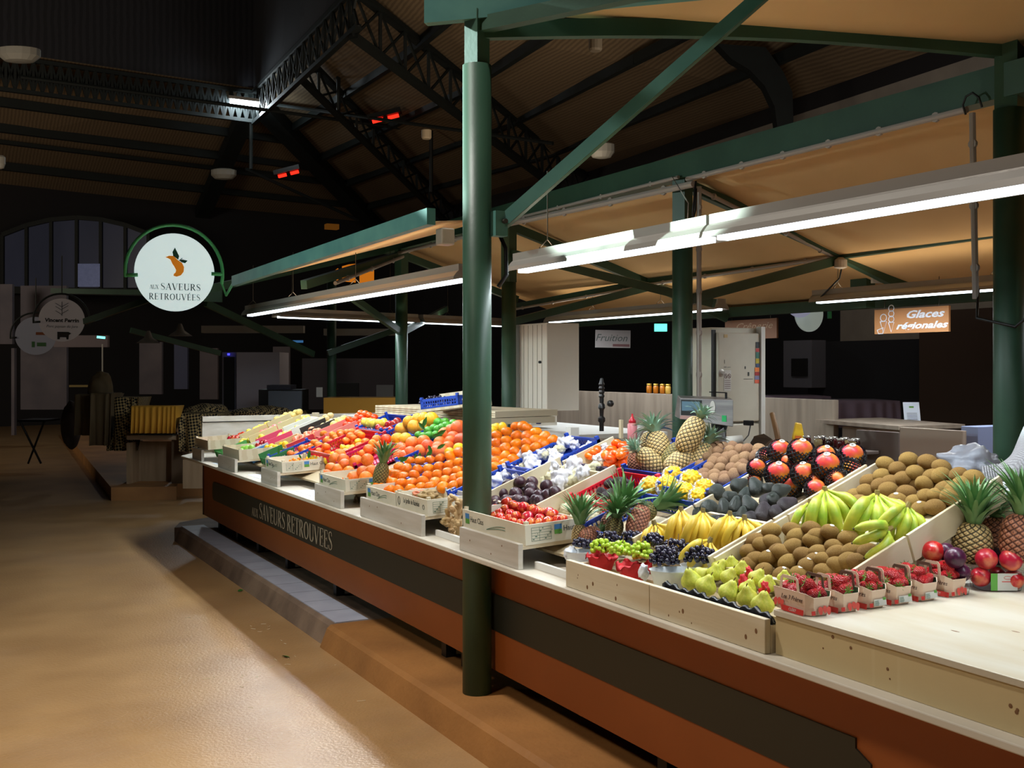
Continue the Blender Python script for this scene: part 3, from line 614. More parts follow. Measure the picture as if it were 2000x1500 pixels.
# printed thin-wood crates
PRNT = mat('crate_card', (226, 220, 200), .65, rgb2=(214, 206, 184), scale=6); INK = mat('green_ink', (86, 120, 100), .7); INKD = mat('dark_ink', (60, 66, 62), .7)
BLUEI = mat('blue_ink', (70, 130, 190), .6); GRNI = mat('leaf_green_ink', (90, 150, 60), .6); REDI = mat('red_ink', (200, 50, 44), .6)
T_HAUT = text_mesh('Haut Clos', .030, .0004, 0, INKD, 'LEFT', spacing=1.02)
def crate(y0, y1, x0, x1, z, h, label, brand='Haut Clos', tilt=3, m=None, name='wooden_fruit_crate', cat='crate', th=.006, prints=True, floor=None):
    """open crate, rows: front face -X, near side face -Y"""
    m = m or PRNT; g = thing(name, label, cat, (x0, y0, z), rot=(0, -radians(tilt), 0))
    L, Wd = (x1-x0)/cos(radians(tilt)), y1-y0
    MB().box(0, th, 0, Wd, .0, h).build('end_panel', m, g); MB().box(L-th, L, 0, Wd, .0, h).build('end_panel', m, g)
    MB().box(th, L-th, 0, th, .0, h).build('side_panel', m, g); MB().box(th, L-th, Wd-th, Wd, 0, h).build('side_panel', m, g)
    mb = MB()
    for i in range(5): mb.box(th, L-th, Wd*i/5+.004, Wd*(i+1)/5-.004, 0, .004)
    mb.build('bottom_slats', floor or PINEX, g)
    for a, b in ((th, th), (L-th-.018, th), (th, Wd-th-.018), (L-th-.018, Wd-th-.018)): MB().box(a, a+.018, b, b+.018, 0, h+.012).build('corner_post', PINE, g)
    if prints:
        front = Matrix(((0, 0, -1, -.0006), (-1, 0, 0, 0), (0, 1, 0, 0), (0, 0, 0, 1)))       # text x runs to -Y
        side = Matrix(((1, 0, 0, 0), (0, 0, -1, -.0006), (0, 1, 0, 0), (0, 0, 0, 1)))
        def pr(me, M, nm='printed_lettering'): o = bpy.data.objects.new(nm, me); COL.objects.link(o); o.parent = g; o.matrix_basis = M
        def rect(M, a, b, c, d, mm, nm): pr(MB().box(a, b, c, d, 0, .0006).mesh(nm, mm), M, nm)
        if brand == 'Haut Clos':
            F0 = front @ Matrix.Translation((-Wd+.03, h*.55, 0))
            if not F0: pass
            pr(T_HAUT, F0 @ Matrix.Translation((.05, 0, 0)) @ Matrix.Diagonal((1.1, 1.25, 1, 1)))
            rect(F0, .0, .042, 0, .024, BLUEI, 'printed_logo'); rect(F0, 0, .042, -.024, 0, GRNI, 'printed_logo')
            if L > .25:
                S0 = side @ Matrix.Translation((L*.52, h*.60, 0))
                pr(T_HAUT, S0 @ Matrix.Translation((.045, 0, 0)) @ Matrix.Diagonal((1.0, 1.15, 1, 1))); rect(S0, 0, .038, 0, .022, BLUEI, 'printed_logo'); rect(S0, 0, .038, -.02, 0, GRNI, 'printed_logo')
            a = MB()
            for k in range(2): a.tube([(-Wd*.60+.3*Wd*t/8, h*.25+(.03-.012*k)*sin(pi*.55*t/8), 0) for t in range(9)], .0013, 4)
            pr(a.mesh('printed_hill', INK), front, 'printed_hill')
        else:
            pr(text_mesh(brand, .026, .0004, 0, INKD), front @ Matrix.Translation((-Wd*.5, h*.6, 0)) @ Matrix.Diagonal((1, 1.5, 1, 1)))
            a = MB(); a.tube([(-Wd*.9+.014*cos(t*pi/5), h*.5+.022*sin(t*pi/5), 0) for t in range(11)], .002, 4); a.tube([(-Wd*.12+.012*cos(t*pi/5), h*.5+.012*sin(t*pi/5), 0) for t in range(11)], .0016, 4); pr(a.mesh('printed_emblem', INKD), front, 'printed_emblem')
        # data table on the side
        a = MB()
        for k in range(6): a.box(.03, L*.46, h*(.16+.13*k), h*(.16+.13*k)+.0012, 0, .0006)
        for k in (.03, L*.25, L*.46): a.box(k, k+.0012, h*.16, h*.82, 0, .0006)
        for k in range(9): a.box(.036+.012*k, .036+.012*k+.008*random.random()+.002, h*(.22+.13*(k % 5)), h*(.22+.13*(k % 5))+.004, 0, .0006)
        pr(a.mesh('printed_table', INK), side, 'printed_table')
    return g
ZC = .935
crate(10.12, 10.66, 2.262, 2.60, .945, .085, 'leftmost plain wooden crate, at the far corner of the counter', prints=False, m=PINE)
crate(8.99, 9.56, 2.262, 2.62, ZC, .085, 'plain wooden crate of green apples', prints=False, m=PINE)
crate(7.75, 8.19, 2.262, 2.58, ZC, .08, 'printed wooden crate of kumquats')
crate(6.39, 6.90, 2.262, 2.56, ZC, .075, 'printed wooden crate of big oranges left of the low pineapple')
crate(5.57, 6.03, 2.262, 2.54, ZC, .075, 'printed wooden crate under the left corner of the clementine wall', )
crate(5.14, 5.565, 2.262, 2.54, ZC, .085, 'printed wooden crate lined with browned paper beside the ginger', brand='Le Jardin de Rabelais')
crate(4.10, 4.72, 2.262, 2.54, ZC, .088, 'printed wooden crate of small red apples left of the grapes')
# low front box for grapes and pears
g = group_of('low_display_box', 'low pine display box holding grape bowls, left of the pear box', 'box', (2.3, 3.4, .835))
bevel(MB().box(2.222, 2.244, 3.136, 3.70, .836, .941).build('front_board', PINE, g), .002); MB().box(2.244, 2.50, 3.68, 3.70, .836, .925).build('side_board', PINEX, g); MB().box(2.244, 2.5, 3.14, 3.68, .838, .850).build('bottom_board', PINEX, g)
g = group_of('low_display_box', 'low pine display box holding the pears', 'box', (2.3, 2.8, .835))
bevel(MB().box(2.222, 2.244, 2.537, 3.132, .836, .941).build('front_board', PINE, g), .002); MB().box(2.244, 2.5, 2.537, 2.552, .836, .92).build('side_board', PINEX, g); MB().box(2.244, 2.5, 2.56, 3.13, .838, .850).build('bottom_board', PINEX, g)
for y0, y1, lab in ((3.705, 4.09, 'low white rail on the counter right of the red apple crate'), (4.69, 5.13, 'low white rail on the counter below the ginger')):
    tag(MB().box(2.30, 2.318, y0, y1, .836, .866).build('counter_rail', mat('white_laminate', (228, 226, 220), .5)), lab, 'rail')
mb = MB()
for i in range(11):
    t = i/10; mb.v += [Vector((2.33+.22*t, 3.72, .838+.06*t**3)), Vector((2.33+.22*t, 3.98, .838+.06*t**3))]
for i in range(10): mb.face((2*i, 2*i+2, 2*i+3, 2*i+1))
o = mb.build('paper_sheet', mat('paper', (224, 228, 236), .8)); o.modifiers.new('s', 'SOLIDIFY').thickness = .001; tag(o, 'curled white paper sheet on the counter left of the grape box', 'paper')
for y, lab in ((8.6, 'flat white paper on the counter left of the kumquat crate'), (7.3, 'flat white paper on the counter between the kumquat and orange crates'), (9.85, 'flat white paper on the counter left of the green apples')):
    tag(MB().box(2.27, 2.5, y-.2, y+.16, .8352, .8368).build('paper_sheet', mat('paper', (224, 228, 236))), lab, 'paper')
for gg in [o for o in bpy.data.objects if o.name.startswith('low_display_box')]:
    y0, y1 = (3.15, 3.68) if gg.location.y > 3 else (2.56, 3.11)
    for i in range(6):
        r_ = random.choice([.0025, .003, .006]); MB().lathe([(r_, 0), (r_*.4, .0005)], 9, Matrix.Translation((2.2216, random.uniform(y0, y1), random.uniform(.85, .93))) @ Matrix.Rotation(-pi/2, 4, 'Y') @ Matrix.Diagonal((1.4, 1, 1, 1))).build('knot', KNOT, gg)
# sloping shelf under everything
TL = Matrix.Rotation(-SL, 4, 'Y')
g = group_of('sloping_shelf', 'sloping wooden shelf under the fruit crates', 'shelf', (2.9, 6, .9))
x0 = 2.42
M = Matrix.Translation((x0, 0, zs(x0)-.085)) @ TL
MB().box(0, .93, 2.54, 10.7, 0, .015, M).build('shelf_board', PINEX, g)
mb = MB()
for y in (2.56, 4.3, 6.2, 8.2, 10.5): mb.box(3.38, 3.44, y, y+.05, .835, zs(3.4)-.09)
mb.build('shelf_leg', PINE, g)
# pine crates along the slope, seen as long dividers
def tray(y0, y1, xa, xb, label, h=.095, m=None, name='pine_tray', lift=0, fl=None, th=.012, ends=True, cat='tray'):
    m = m or PINEX; z = zs(xa)-.062+lift; g = thing(name, label, cat, (xa, y0, z), rot=(0, -SL, 0)); L = (xb-xa)/cos(SL)-.004; Wd = y1-y0
    for yy in (0, Wd-th): bevel(MB().box(0, L, yy, yy+th, 0, h).build('side_board', m, g), .002)
    if ends:
        for xx in (th, L-th*2): MB().box(xx, xx+th, th, Wd-th, 0, h*.62).build('end_board', m, g)
    mb = MB()
    for i in range(5): mb.box(th, L-th, th+(Wd-2*th)*i/5+.003, th+(Wd-2*th)*(i+1)/5-.003, 0, .005)
    mb.build('bottom_slats', fl or PINEX, g); return g
tray(2.52, 3.09, 2.50, 2.84, 'pine tray of kiwis behind the pears'); tray(2.52, 3.09, 2.845, 3.30, 'pine tray of green bananas and kiwis at the back right')
tray(3.11, 3.60, 2.50, 2.80, 'pine tray of ripe bananas behind the black grapes'); tray(3.11, 3.60, 2.805, 3.28, 'pine tray of avocados and mangoes')
tray(4.44, 4.98, 2.55, 2.99, 'pine tray of dark passion fruits and paper-wrapped fruits', h=.115); tray(4.44, 4.98, 2.995, 3.32, 'pine tray of persimmons', h=.085)
BLUEP = mat('blue_plastic', (34, 72, 176), .4, spec=.5); REDP = mat('red_plastic', (206, 26, 48), .4); PURP = mat('purple_liner', (52, 40, 66), .5)
def basket(y0, y1, xa, xb, label, m, h=.085, lift=0, M0=None):
    """plastic lattice crate"""
    g = thing('plastic_crate', label, 'crate', (xa, y0, zs(xa)-.055+lift), rot=(0, -SL, 0))
    if M0 is not None: g.matrix_basis = M0
    L = (xb-xa)/cos(SL) if M0 is None else xb-xa; Wd = y1-y0; mb = MB(); t = .006
    for yy in (0, Wd-t):
        mb.box(0, L, yy, yy+t, h-.02, h); mb.box(0, L, yy, yy+t, 0, .015)
        n = max(3, int(L/.022))
        for i in range(n): mb.box(L*i/n, L*i/n+.006, yy, yy+t, 0, h-.01)
        mb.box(0, L, yy, yy+t, h*.4, h*.4+.006)
    for xx in (0, L-t):
        mb.box(xx, xx+t, 0, Wd, h-.02, h); mb.box(xx, xx+t, 0, Wd, 0, .015)
        n = max(3, int(Wd/.022))
        for i in range(n): mb.box(xx, xx+t, Wd*i/n, Wd*i/n+.006, 0, h-.01)
        mb.box(xx, xx+t, 0, Wd, h*.4, h*.4+.006)
    mb.build('lattice_wall', m, g); MB().box(0, L, 0, Wd, 0, .004).build('crate_floor', m, g)
    for a in (0, L-.02):
        for b_ in (0, Wd-.02): MB().box(a, a+.02, b_, b_+.02, 0, h+.018).build('crate_corner', m, g)
    return g
basket(3.62, 4.05, 2.52, 2.86, 'blue plastic crate under the front pineapples', BLUEP, lift=-.02)
basket(4.08, 4.42, 2.70, 2.99, 'red plastic crate of small dark avocados', REDP, lift=-.01)
basket(3.62, 3.98, 2.90, 3.28, 'blue plastic crate under the back kiwis', BLUEP); basket(4.02, 4.42, 3.0, 3.32, 'blue plastic crate under the back pineapples', BLUEP)
basket(5.02, 5.36, 2.50, 2.83, 'front blue crate of paper-wrapped pears behind the column', BLUEP); basket(5.02, 5.36, 2.86, 3.26, 'rear blue crate of paper-wrapped pears beside the oranges', BLUEP)
basket(5.40, 6.06, 2.56, 3.22, 'wide blue crate under the clementine wall', BLUEP, lift=-.02)
basket(6.1, 6.6, 2.70, 3.16, 'blue crate under the red grapefruits', BLUEP); basket(6.62, 7.05, 2.95, 3.28, 'blue crate under the limes', BLUEP)
basket(6.95, 7.45, 2.55, 2.9, 'magenta plastic crate of oranges behind the big orange crate', mat('magenta_plastic', (200, 24, 90), .4)); basket(7.5, 8.1, 2.60, 3.0, 'red plastic crate of leafy mandarins', REDP, lift=.01)
basket(7.1, 7.6, 2.95, 3.28, 'blue crate under the yellow pomelos', BLUEP); basket(8.22, 8.6, 2.42, 2.75, 'blue plastic crate behind the kumquats', BLUEP)
basket(7.7, 8.25, 3.03, 3.3, 'blue crate under the red apples and yellow apples', BLUEP)
# cardboard trays towards the far end: colours, edge pixels front -> back
def card(f, b_, w, h, rgb, label, wall2=None):
    A, B = sl(*f, .085), sl(*b_, .085); y = (A.y+B.y)/2; m = mat('card_%d_%d_%d' % rgb, rgb, .6)
    return tray(y-w, y, A.x, max(B.x, A.x+.2), label, h=h, m=m, name='cardboard_tray', lift=0, fl=mat('card_inside', (190, 186, 176), .8), th=.006)
card((425, 862), (470, 841), .30, .09, (70, 150, 70), 'green cardboard tray of red apples at the far left')
card((477, 840), (526, 817), .34, .11, (206, 190, 140), 'beige cardboard tray of yellow apples, second row at the far left')
card((528, 816), (575, 797), .34, .11, (196, 184, 140), 'beige cardboard tray at the very back left')
card((506, 845), (557, 823), .30, .09, (208, 60, 100), 'pink cardboard tray of pink apples')
card((470, 862), (505, 845), .30, .08, (196, 200, 206), 'pale grey cardboard tray of yellow apples in front of the pink tray')
card((566, 824), (605, 800), .26, .10, (214, 214, 206), 'white cardboard tray of yellow apples at the back')
card((592, 824), (643, 803), .26, .10, (40, 34, 30), 'black cardboard tray of pale nuts')
card((482, 868), (512, 853), .24, .07, (60, 130, 200), 'light blue cardboard tray of dark red apples')
card((541, 850), (590, 832), .30, .09, (200, 160, 110), 'kraft cardboard tray of green-yellow apples')
card((568, 856), (619, 833), .30, .10, (190, 40, 50), 'red-edged white cardboard tray of rosy apples')
card((624, 834), (680, 807), .28, .11, (214, 120, 110), 'long salmon cardboard tray of yellow fruit at the back')
gt = card((508, 871), (550, 858), .34, .09, (40, 110, 50), 'green printed cardboard tray of lemons')
# ================================================================ behind the fruit
def xbox(pl, pr, pt, pb, X, dx, z=None):
    a, b_ = atx(pl, 700, X), atx(pr, 700, X); q = (pl+pr)/2; return [X, X+dx, b_.y, a.y, atx(q, pb, X).z if z is None else z, atx(q, pt, X).z]
def put_box(name, label, cat, e, m, bev=.004, parent=None):
    o = MB().box(*e).build(name, m, parent)
    if bev: bevel(o, bev)
    return tag(o, label, cat) if label else o
g = group_of('wall_cabinet', 'white planked wall cabinet hanging left of the middle of the stall', 'cabinet', (5, 8.8, 1.3))
bevel(MB().box(4.9, 5.24, 8.49, 9.17, 1.31, 2.105).build('cabinet_body', mat('cream_cabinet', (226, 218, 204), .55), g), .006)
mb = MB()
for k in range(1, 8): mb.box(4.896, 4.9, 8.49+.085*k, 8.495+.085*k, 1.32, 2.09)
mb.build('plank_groove', mat('groove', (176, 166, 150), .7), g)
MB().lathe([(.012, 0), (.012, .02)], 10, Matrix.Translation((4.9, 8.6, 1.75)) @ Matrix.Rotation(-pi/2, 4, 'Y')).build('cabinet_knob', BLACK, g)
tag(MB().box(4.92, 5.2, 8.82, 9.15, 1.16, 1.308).build('lower_box', mat('cream_cabinet', (226, 218, 204))), 'small white box unit under the left of the wall cabinet', 'box')
put_box('rear_counter', 'grey oak rear counter panel left of the weighing scale', 'counter', [6.9, 6.96, 7.0, 13.2, .13, 1.42], WOODG)
put_box('counter_shelf', 'pale counter shelf below the white wall cabinet', 'shelf', [4.8, 5.8, 7.9, 9.9, 1.09, 1.13], mat('white_laminate', (228, 226, 220)))
put_box('rear_counter', 'grey oak rear counter panel at right behind the jam jars', 'counter', [6.9, 6.96, 3.6, 6.9, .13, 1.20], WOODG)
put_box('side_counter', 'pale oak counter end panel behind the right-hand kiwis', 'counter', xbox(1757, 1878, 838, 900, 6.1, .05, .13), mat('pale_oak', (176, 158, 142), .6, rgb2=(156, 138, 122), scale=4, kind='wave', stretch=(1.5, 1.5, .08)))
o = MB(); o.prism([atz(1592, 826, 1.22), atz(1755, 840, 1.22), atz(1885, 836, 1.22), atz(1720, 822, 1.22)], (0, 0, .03)); tag(o.build('oak_counter_top', WOODG), 'thin oak counter top right of the jam jars, card stand on it', 'counter')
put_box('blue_grey_box', 'blue-grey box behind the end of the oak counter', 'box', xbox(1877, 1910, 833, 900, 6.3, .4, .8), mat('bluegrey', (140, 150, 186), .6))
put_box('counter_recess', 'dark oak cupboard between the jam jars and the pale end panel', 'cupboard', xbox(1672, 1755, 842, 900, 6.35, .05, .13), mat('dark_oak', (96, 82, 76), .6))
put_box('jar_shelf', 'brown shelf carrying the jam jars', 'shelf', xbox(1560, 1672, 878, 884, 6.1, .4), mat('dark_oak', (96, 82, 76)))
# old white fridge
g = group_of('old_white_fridge', 'old cream fridge with stickers and scratches right of the middle column', 'fridge', (5.5, 6.8, .13))
CREAM = mat('cream_enamel', (206, 200, 182), .45, rgb2=(192, 186, 168), scale=3)
bevel(MB().box(5.30, 5.78, 6.66, 7.15, .14, 2.01).build('fridge_body', CREAM, g), .008)
bevel(MB().box(5.33, 5.74, 6.615, 6.655, 1.28, 1.97).build('fridge_door', CREAM, g), .01); bevel(MB().box(5.33, 5.74, 6.615, 6.655, .3, 1.265).build('fridge_door', CREAM, g), .01)
MB().box(5.30, 5.328, 6.64, 6.66, .3, 1.99).build('door_seal', BLACK, g); MB().box(5.745, 5.785, 6.60, 6.66, 1.15, 2.02).build('side_rail', WHITEP, g)
MB().lathe([(.03, 0), (.03, .006), (.012, .012), (.012, .03)], 16, Matrix.Translation((5.36, 6.615, 1.66)) @ Matrix.Rotation(pi/2, 4, 'X')).build('door_lock', ALU, g)
MB().box(5.385, 5.455, 6.612, 6.615, 1.52, 1.68).build('notice', WHITEP, g)
mb = MB()
for k, cx in enumerate((5.403, 5.437)):
    mb.tube([(cx+.013*cos(t*pi/8), 6.6115, 1.635+.017*sin(t*pi/8)) for t in range(17)], .0016, 4); mb.bar((cx-.009, 6.611, 1.647), (cx+.009, 6.611, 1.622), .002, .003)
for k in range(5): mb.box(5.392, 5.448, 6.610, 6.612, 1.60-.015*k, 1.603-.015*k)
mb.build('prohibition_symbol', mat('dark_red_ink', (90, 40, 44), .6), g)
for k, (c_, hh) in enumerate((((40, 44, 50), .05), ((190, 60, 60), .03), ((60, 120, 110), .05), ((200, 180, 60), .04), ((60, 80, 120), .03), ((230, 130, 60), .035), ((170, 50, 50), .03), ((130, 130, 170), .03), ((220, 100, 70), .03))):
    z_ = 1.90-sum([.05, .03, .05, .04, .03, .035, .03, .03, .03][:k]); MB().box(5.70-.01*(k > 4), 5.735, 6.611, 6.614, z_-hh+.003, z_).build('sticker', mat('stk%d' % k, c_, .5), g)
mb = MB(); mb.box(5.385, 5.41, 6.612, 6.614, 1.702, 1.706); mb.box(5.42, 5.45, 6.612, 6.614, 1.702, 1.705); mb.box(5.58, 5.67, 6.612, 6.614, 1.61, 1.613); mb.box(5.62, 5.635, 6.612, 6.614, 1.635, 1.665); mb.box(5.39, 5.393, 6.612, 6.614, 1.73, 1.76); mb.box(5.59, 5.60, 6.612, 6.614, 1.69, 1.71); mb.build('scratch', INKD, g)
MB().box(5.385, 5.42, 6.611, 6.614, 1.93, 1.955).build('sticker', mat('tape', (206, 180, 130), .6), g)
MB().box(5.29, 5.298, 6.95, 7.06, 1.33, 1.39).build('glass_label', mat('pale_tape', (230, 234, 230), .4), g)
# weighing scale
STEEL = mat('brushed_steel', (176, 172, 172), .3, metal=.7, rgb2=(150, 146, 148), scale=2, stretch=(1, 1, 12))
g = group_of('weighing_scale', 'grey steel weighing scale with a small screen and green tag', 'scale', atd(1390, 800, 7.2))
a, b_, c_, d_ = atd(1328, 777, 7.3), atd(1432, 781, 6.95), atd(1455, 832, 7.05), atd(1327, 818, 7.3)
back = Vector((.10, .16, 0))
mb = MB(); lo = lambda p, z: Vector((p.x, p.y, z))
f = [a, b_, lo(b_, d_.z-.035)+Vector((0, 0, 0)), d_]
bk = [a+back+Vector((0, 0, .012)), b_+back+Vector((0, 0, .012)), f[2]+back*2.1, d_+back*2.1]
o = mb.add(f+bk, [(0, 1, 2, 3), (4, 7, 6, 5), (0, 4, 5, 1), (1, 5, 6, 2), (2, 6, 7, 3), (3, 7, 4, 0)]); bevel(mb.build('scale_housing', STEEL, g), .004)
ex = (b_-a).normalized(); ez = Vector((0, 0, 1)); nrm = ex.cross(ez).normalized()
if nrm.dot(FW) > 0: nrm = -nrm
MS = Matrix(((ex.x, 0, nrm.x, a.x), (ex.y, 0, nrm.y, a.y), (0, 1, nrm.z, a.z), (0, 0, 0, 1)))
L = (b_-a).length
MB().box(.012, L*.42, -.115, -.012, .001, .004, MS).build('scale_bezel', BLACK, g); MB().box(.022, L*.40, -.085, -.022, .004, .006, MS).build('scale_screen', mat('lcd', (92, 122, 140), .3, emit=.12), g)
MB().box(.004, L*.40, -.14, -.118, .001, .003, MS).build('brand_strip', mat('pinkish', (180, 140, 134), .5), g)
MB().lathe([(.001, .004), (.036, .004), (.036, .001)], 24, MS @ Matrix.Translation((L*.63, -.055, 0)) @ Matrix.Diagonal((.62, 1.15, 1, 1))).build('round_label', WHITEP, g)
MB().box(L*.80, L*.88, -.145, -.105, .001, .003, MS).build('green_tag', mat('green_tag', (20, 176, 96), .5), g)
p = MS @ Vector((L*.78, .03, -.05)); mb = MB(); mb.tube([p+Vector((0, 0, -.03)), p+Vector((0, 0, .012))], .008, 6); mb.tube([p+Vector((0, 0, .01)), p+Vector((-.09, .06, .014))], .004, 6); mb.build('scale_handle', BLACK, g)
MB().bar(MS @ Vector((L*.5, -.14, -.15)), MS @ Vector((L*.5, -.40, -.15)), .05, .05).build('scale_post', BLACK, g)
put_box('scale_plug', 'black plug block on the side of the scale', 'plug', None or [*(lambda p: (p.x-.02, p.x+.02, p.y-.03, p.y+.03, p.z-.016, p.z+.016))(atd(1462, 826, 7.0))], BLACK)
for pts, lab in (([(1420, 832, 7.0), (1415, 850, 6.9), (1408, 868, 6.8)], 'thin black cable under the scale'), ([(1466, 830, 7.0), (1462, 850, 6.9), (1448, 866, 6.8), (1440, 872, 6.8)], 'thin black cable hanging from the plug')):
    tag(MB().tube([atd(*p) for p in pts], .004, 6).build('cable', BLACK), lab, 'cable')
put_box('till_stand', 'grey metal till stand under the scale', 'stand', [4.6, 4.9, 4.9, 5.6, 1.05, 1.2], mat('grey_metal', (120, 122, 124), .4, metal=.4))
# small things on the back shelf
def lathe_thing(name, label, cat, px, py, d, prof, m, n=18):
    p = atd(px, py, d); o = MB().lathe([(r_, z_) for r_, z_ in prof], n, Matrix.Translation(p)).build(name, m, smooth=True)
    es = o.modifiers.new('e', 'EDGE_SPLIT'); es.split_angle = radians(40); return tag(o, label, cat)
HONEY = mat('honey', (190, 110, 24), .2, spec=.8); HONEYL = mat('pale_honey', (216, 170, 80), .25)
for i, px in enumerate((1268, 1281, 1294, 1305)):
    p = atx(px, 767, 6.93); g = thing('honey_jar', ['amber honey jar at the left of the row on the rear counter', 'amber honey jar second from the left on the rear counter', 'amber honey jar third from the left on the rear counter', 'pale honey jar next to the green column'][i], 'jar', (p.x, p.y, 1.42), 'honey jars on the rear counter')
    MB().lathe([(.022, 0), (.03, .01), (.03, .07), (.024, .085)], 14).build('glass_body', HONEYL if i == 3 else HONEY, g, True); MB().lathe([(.026, .083), (.027, .088), (.027, .104), (.02, .106)], 14).build('lid', mat('gold_lid', (190, 150, 60), .3, metal=.6), g, True)
for i in range(9):
    px = 1576+i*11; p = atx(px, 877, 6.15); zb = atx(1610, 878, 6.1).z+.006; g = thing('jam_jar', 'dark jam jar, %s in the row behind the mangoes' % ['leftmost', 'second from left', 'third from left', 'fourth from left', 'middle one', 'fourth from right', 'third from right', 'second from right', 'rightmost'][i], 'jar', (p.x+.1*(i % 2), p.y, zb), 'jam jars behind the mangoes')
    MB().lathe([(.024, 0), (.032, .01), (.032, .06), (.026, .072)], 14).build('glass_body', mat('jam%d' % (i % 3), [(70, 16, 18), (40, 14, 12), (150, 130, 90)][i % 3 if i in (2, 5) else i % 2], .15), g, True); MB().lathe([(.03, .07), (.031, .074), (.031, .086), (.02, .088)], 14).build('lid', mat('silver_lid', (200, 196, 190), .25, metal=.8), g, True)
lathe_thing('black_turned_post', 'black ribbed post with a round knob behind the wrapped fruits', 'post', 1175, 842, 6.6, [(.014, 0), (.014, .05), (.022, .06), (.022, .08), (.012, .09), (.014, .13), (.022, .14), (.02, .16), (.012, .17), (.014, .19)]+[(.013+.006*(i % 2), .20+.012*i) for i in range(9)]+[(.008, .32)], BLACK)
p = atd(1190, 788, 6.6); tag(MB().lathe([(.006, 0), (.02, .004), (.02, .02), (.008, .03)], 14, Matrix.Translation(p) @ Matrix.Rotation(pi/2, 4, 'X')).build('knob', BLACK, smooth=True), 'small round black knob right of the ribbed post', 'knob')
lathe_thing('spray_bottle', 'dark blue bottle with white top below the wall cabinet', 'bottle', 1052, 828, 9.2, [(.02, 0), (.024, .01), (.024, .08), (.014, .09), (.014, .12), (.006, .125)], mat('navy_plastic', (30, 36, 110), .3))
g = thing('sauce_bottle', 'pink bottle with a red nozzle left of the pineapples', 'bottle', atd(1235, 858, 6.6)); MB().lathe([(.028, 0), (.03, .01), (.03, .09), (.02, .10)], 16).build('bottle_body', mat('pink_plastic', (214, 130, 136), .35), g, True); MB().lathe([(.022, .10), (.022, .115), (.01, .13), (.004, .155)], 12).build('nozzle', mat('red_cap', (200, 30, 50), .35), g, True)
p = atd(1213, 856, 6.5); tag(MB().box(p.x-.008, p.x+.008, p.y-.012, p.y+.012, p.z, p.z+.11).build('wood_slat', PINE), 'thin upright wooden slat left of the pink bottle', 'slat')
mb = MB(); mb.tube([atd(1240, 858, 7.0), atd(1250, 838, 7.0), atd(1268, 828, 7.0), atd(1276, 834, 7.0), atd(1268, 846, 7.0)], [.02, .03, .04, .03, .012], 10); tag(mb.build('grey_hood', mat('grey_plastic', (176, 176, 174), .5), smooth=True), 'curved grey plastic hood behind the pink bottle', 'hood')
p = atd(1118, 850, 6.9); tag(MB().box(p.x-.03, p.x+.03, p.y-.03, p.y+.03, p.z-.05, p.z+.05).build('white_card', WHITEP), 'small white card standing behind the blue crate', 'card')
g = thing('yellow_packet', 'yellow snack packet standing left of the jam jars', 'packet', atd(1559, 872, 9.0)); mb = MB(); M = frame((0, 0, 0), RX, (0, 0, 1)); mb.prism([M @ Vector(q) for q in ((-.045, 0, .02), (.045, 0, .02), (.05, .06, .025), (.04, .13, .01), (.03, .19, .003), (-.02, .2, .003), (-.05, .08, .02))], M.to_3x3() @ Vector((0, 0, -.04))); bevel(mb.build('packet_body', mat('packet_yellow', (226, 186, 30), .4, rgb2=(200, 150, 20), scale=12), g), .01)
MB().box(-.03, .02, .05, .09, .022, .026, M).build('packet_print', mat('packet_orange', (220, 110, 40), .5), g)
mb = MB(); mb.tube([atd(1508, 808, 8.2), atd(1516, 840, 8.1), atd(1522, 872, 8.0)], [.02, .022, .02], 8); g = thing('wooden_stick', 'brown wooden stick leaning behind the mangoes', 'stick', (0, 0, 0)); mb.build('shaft', mat('brown_stick', (120, 84, 46), .6), g, True)
mb = MB(); mb.prism([atd(1470, 876, 6.4), atd(1478, 862, 6.5), atd(1498, 857, 6.6), atd(1515, 868, 6.5), atd(1522, 884, 6.4), atd(1490, 888, 6.3)], (0.02, .05, .03)); tag(bevel(mb.build('black_tray', mat('shiny_black', (22, 22, 26), .15)), .006), 'glossy black tray behind the back kiwis', 'tray')
mb = MB(); mb.tube([atd(1420, 862, 6.6), atd(1450, 858, 6.6)], [.03, .026], 12); tag(mb.build('label_roll', WHITEP, smooth=True), 'white label roll behind the back kiwis', 'roll')
mb = MB(); mb.prism([atd(1395, 850, 6.7), atd(1414, 836, 6.8), atd(1420, 872, 6.6), atd(1408, 880, 6.6)], (.02, .03, 0)); tag(mb.build('scale_chute', mat('grey_metal', (120, 122, 124))), 'grey metal chute below the scale', 'chute')
g = thing('card_stand', 'white printed card in a clear stand on the oak counter', 'card stand', atd(1783, 830, 9.4)); M = frame((0, 0, 0), RX, Vector((0, 0, 1))+FW*.25-RX*0+RX*.18)
MB().box(-.07, .07, 0, .20, -.002, .002, M).build('card_sheet', mat('card_white', (214, 222, 236), .6), g); mb = MB(); mb.box(-.02, .02, .15, .165, .002, .003, M); mb.build('green_logo', GRNI, g)
mb = MB(); [mb.box(-.045, .045, .03+.014*k, .034+.014*k, .002, .003, M) for k in range(6)]; mb.build('printed_lines', INKD, g)
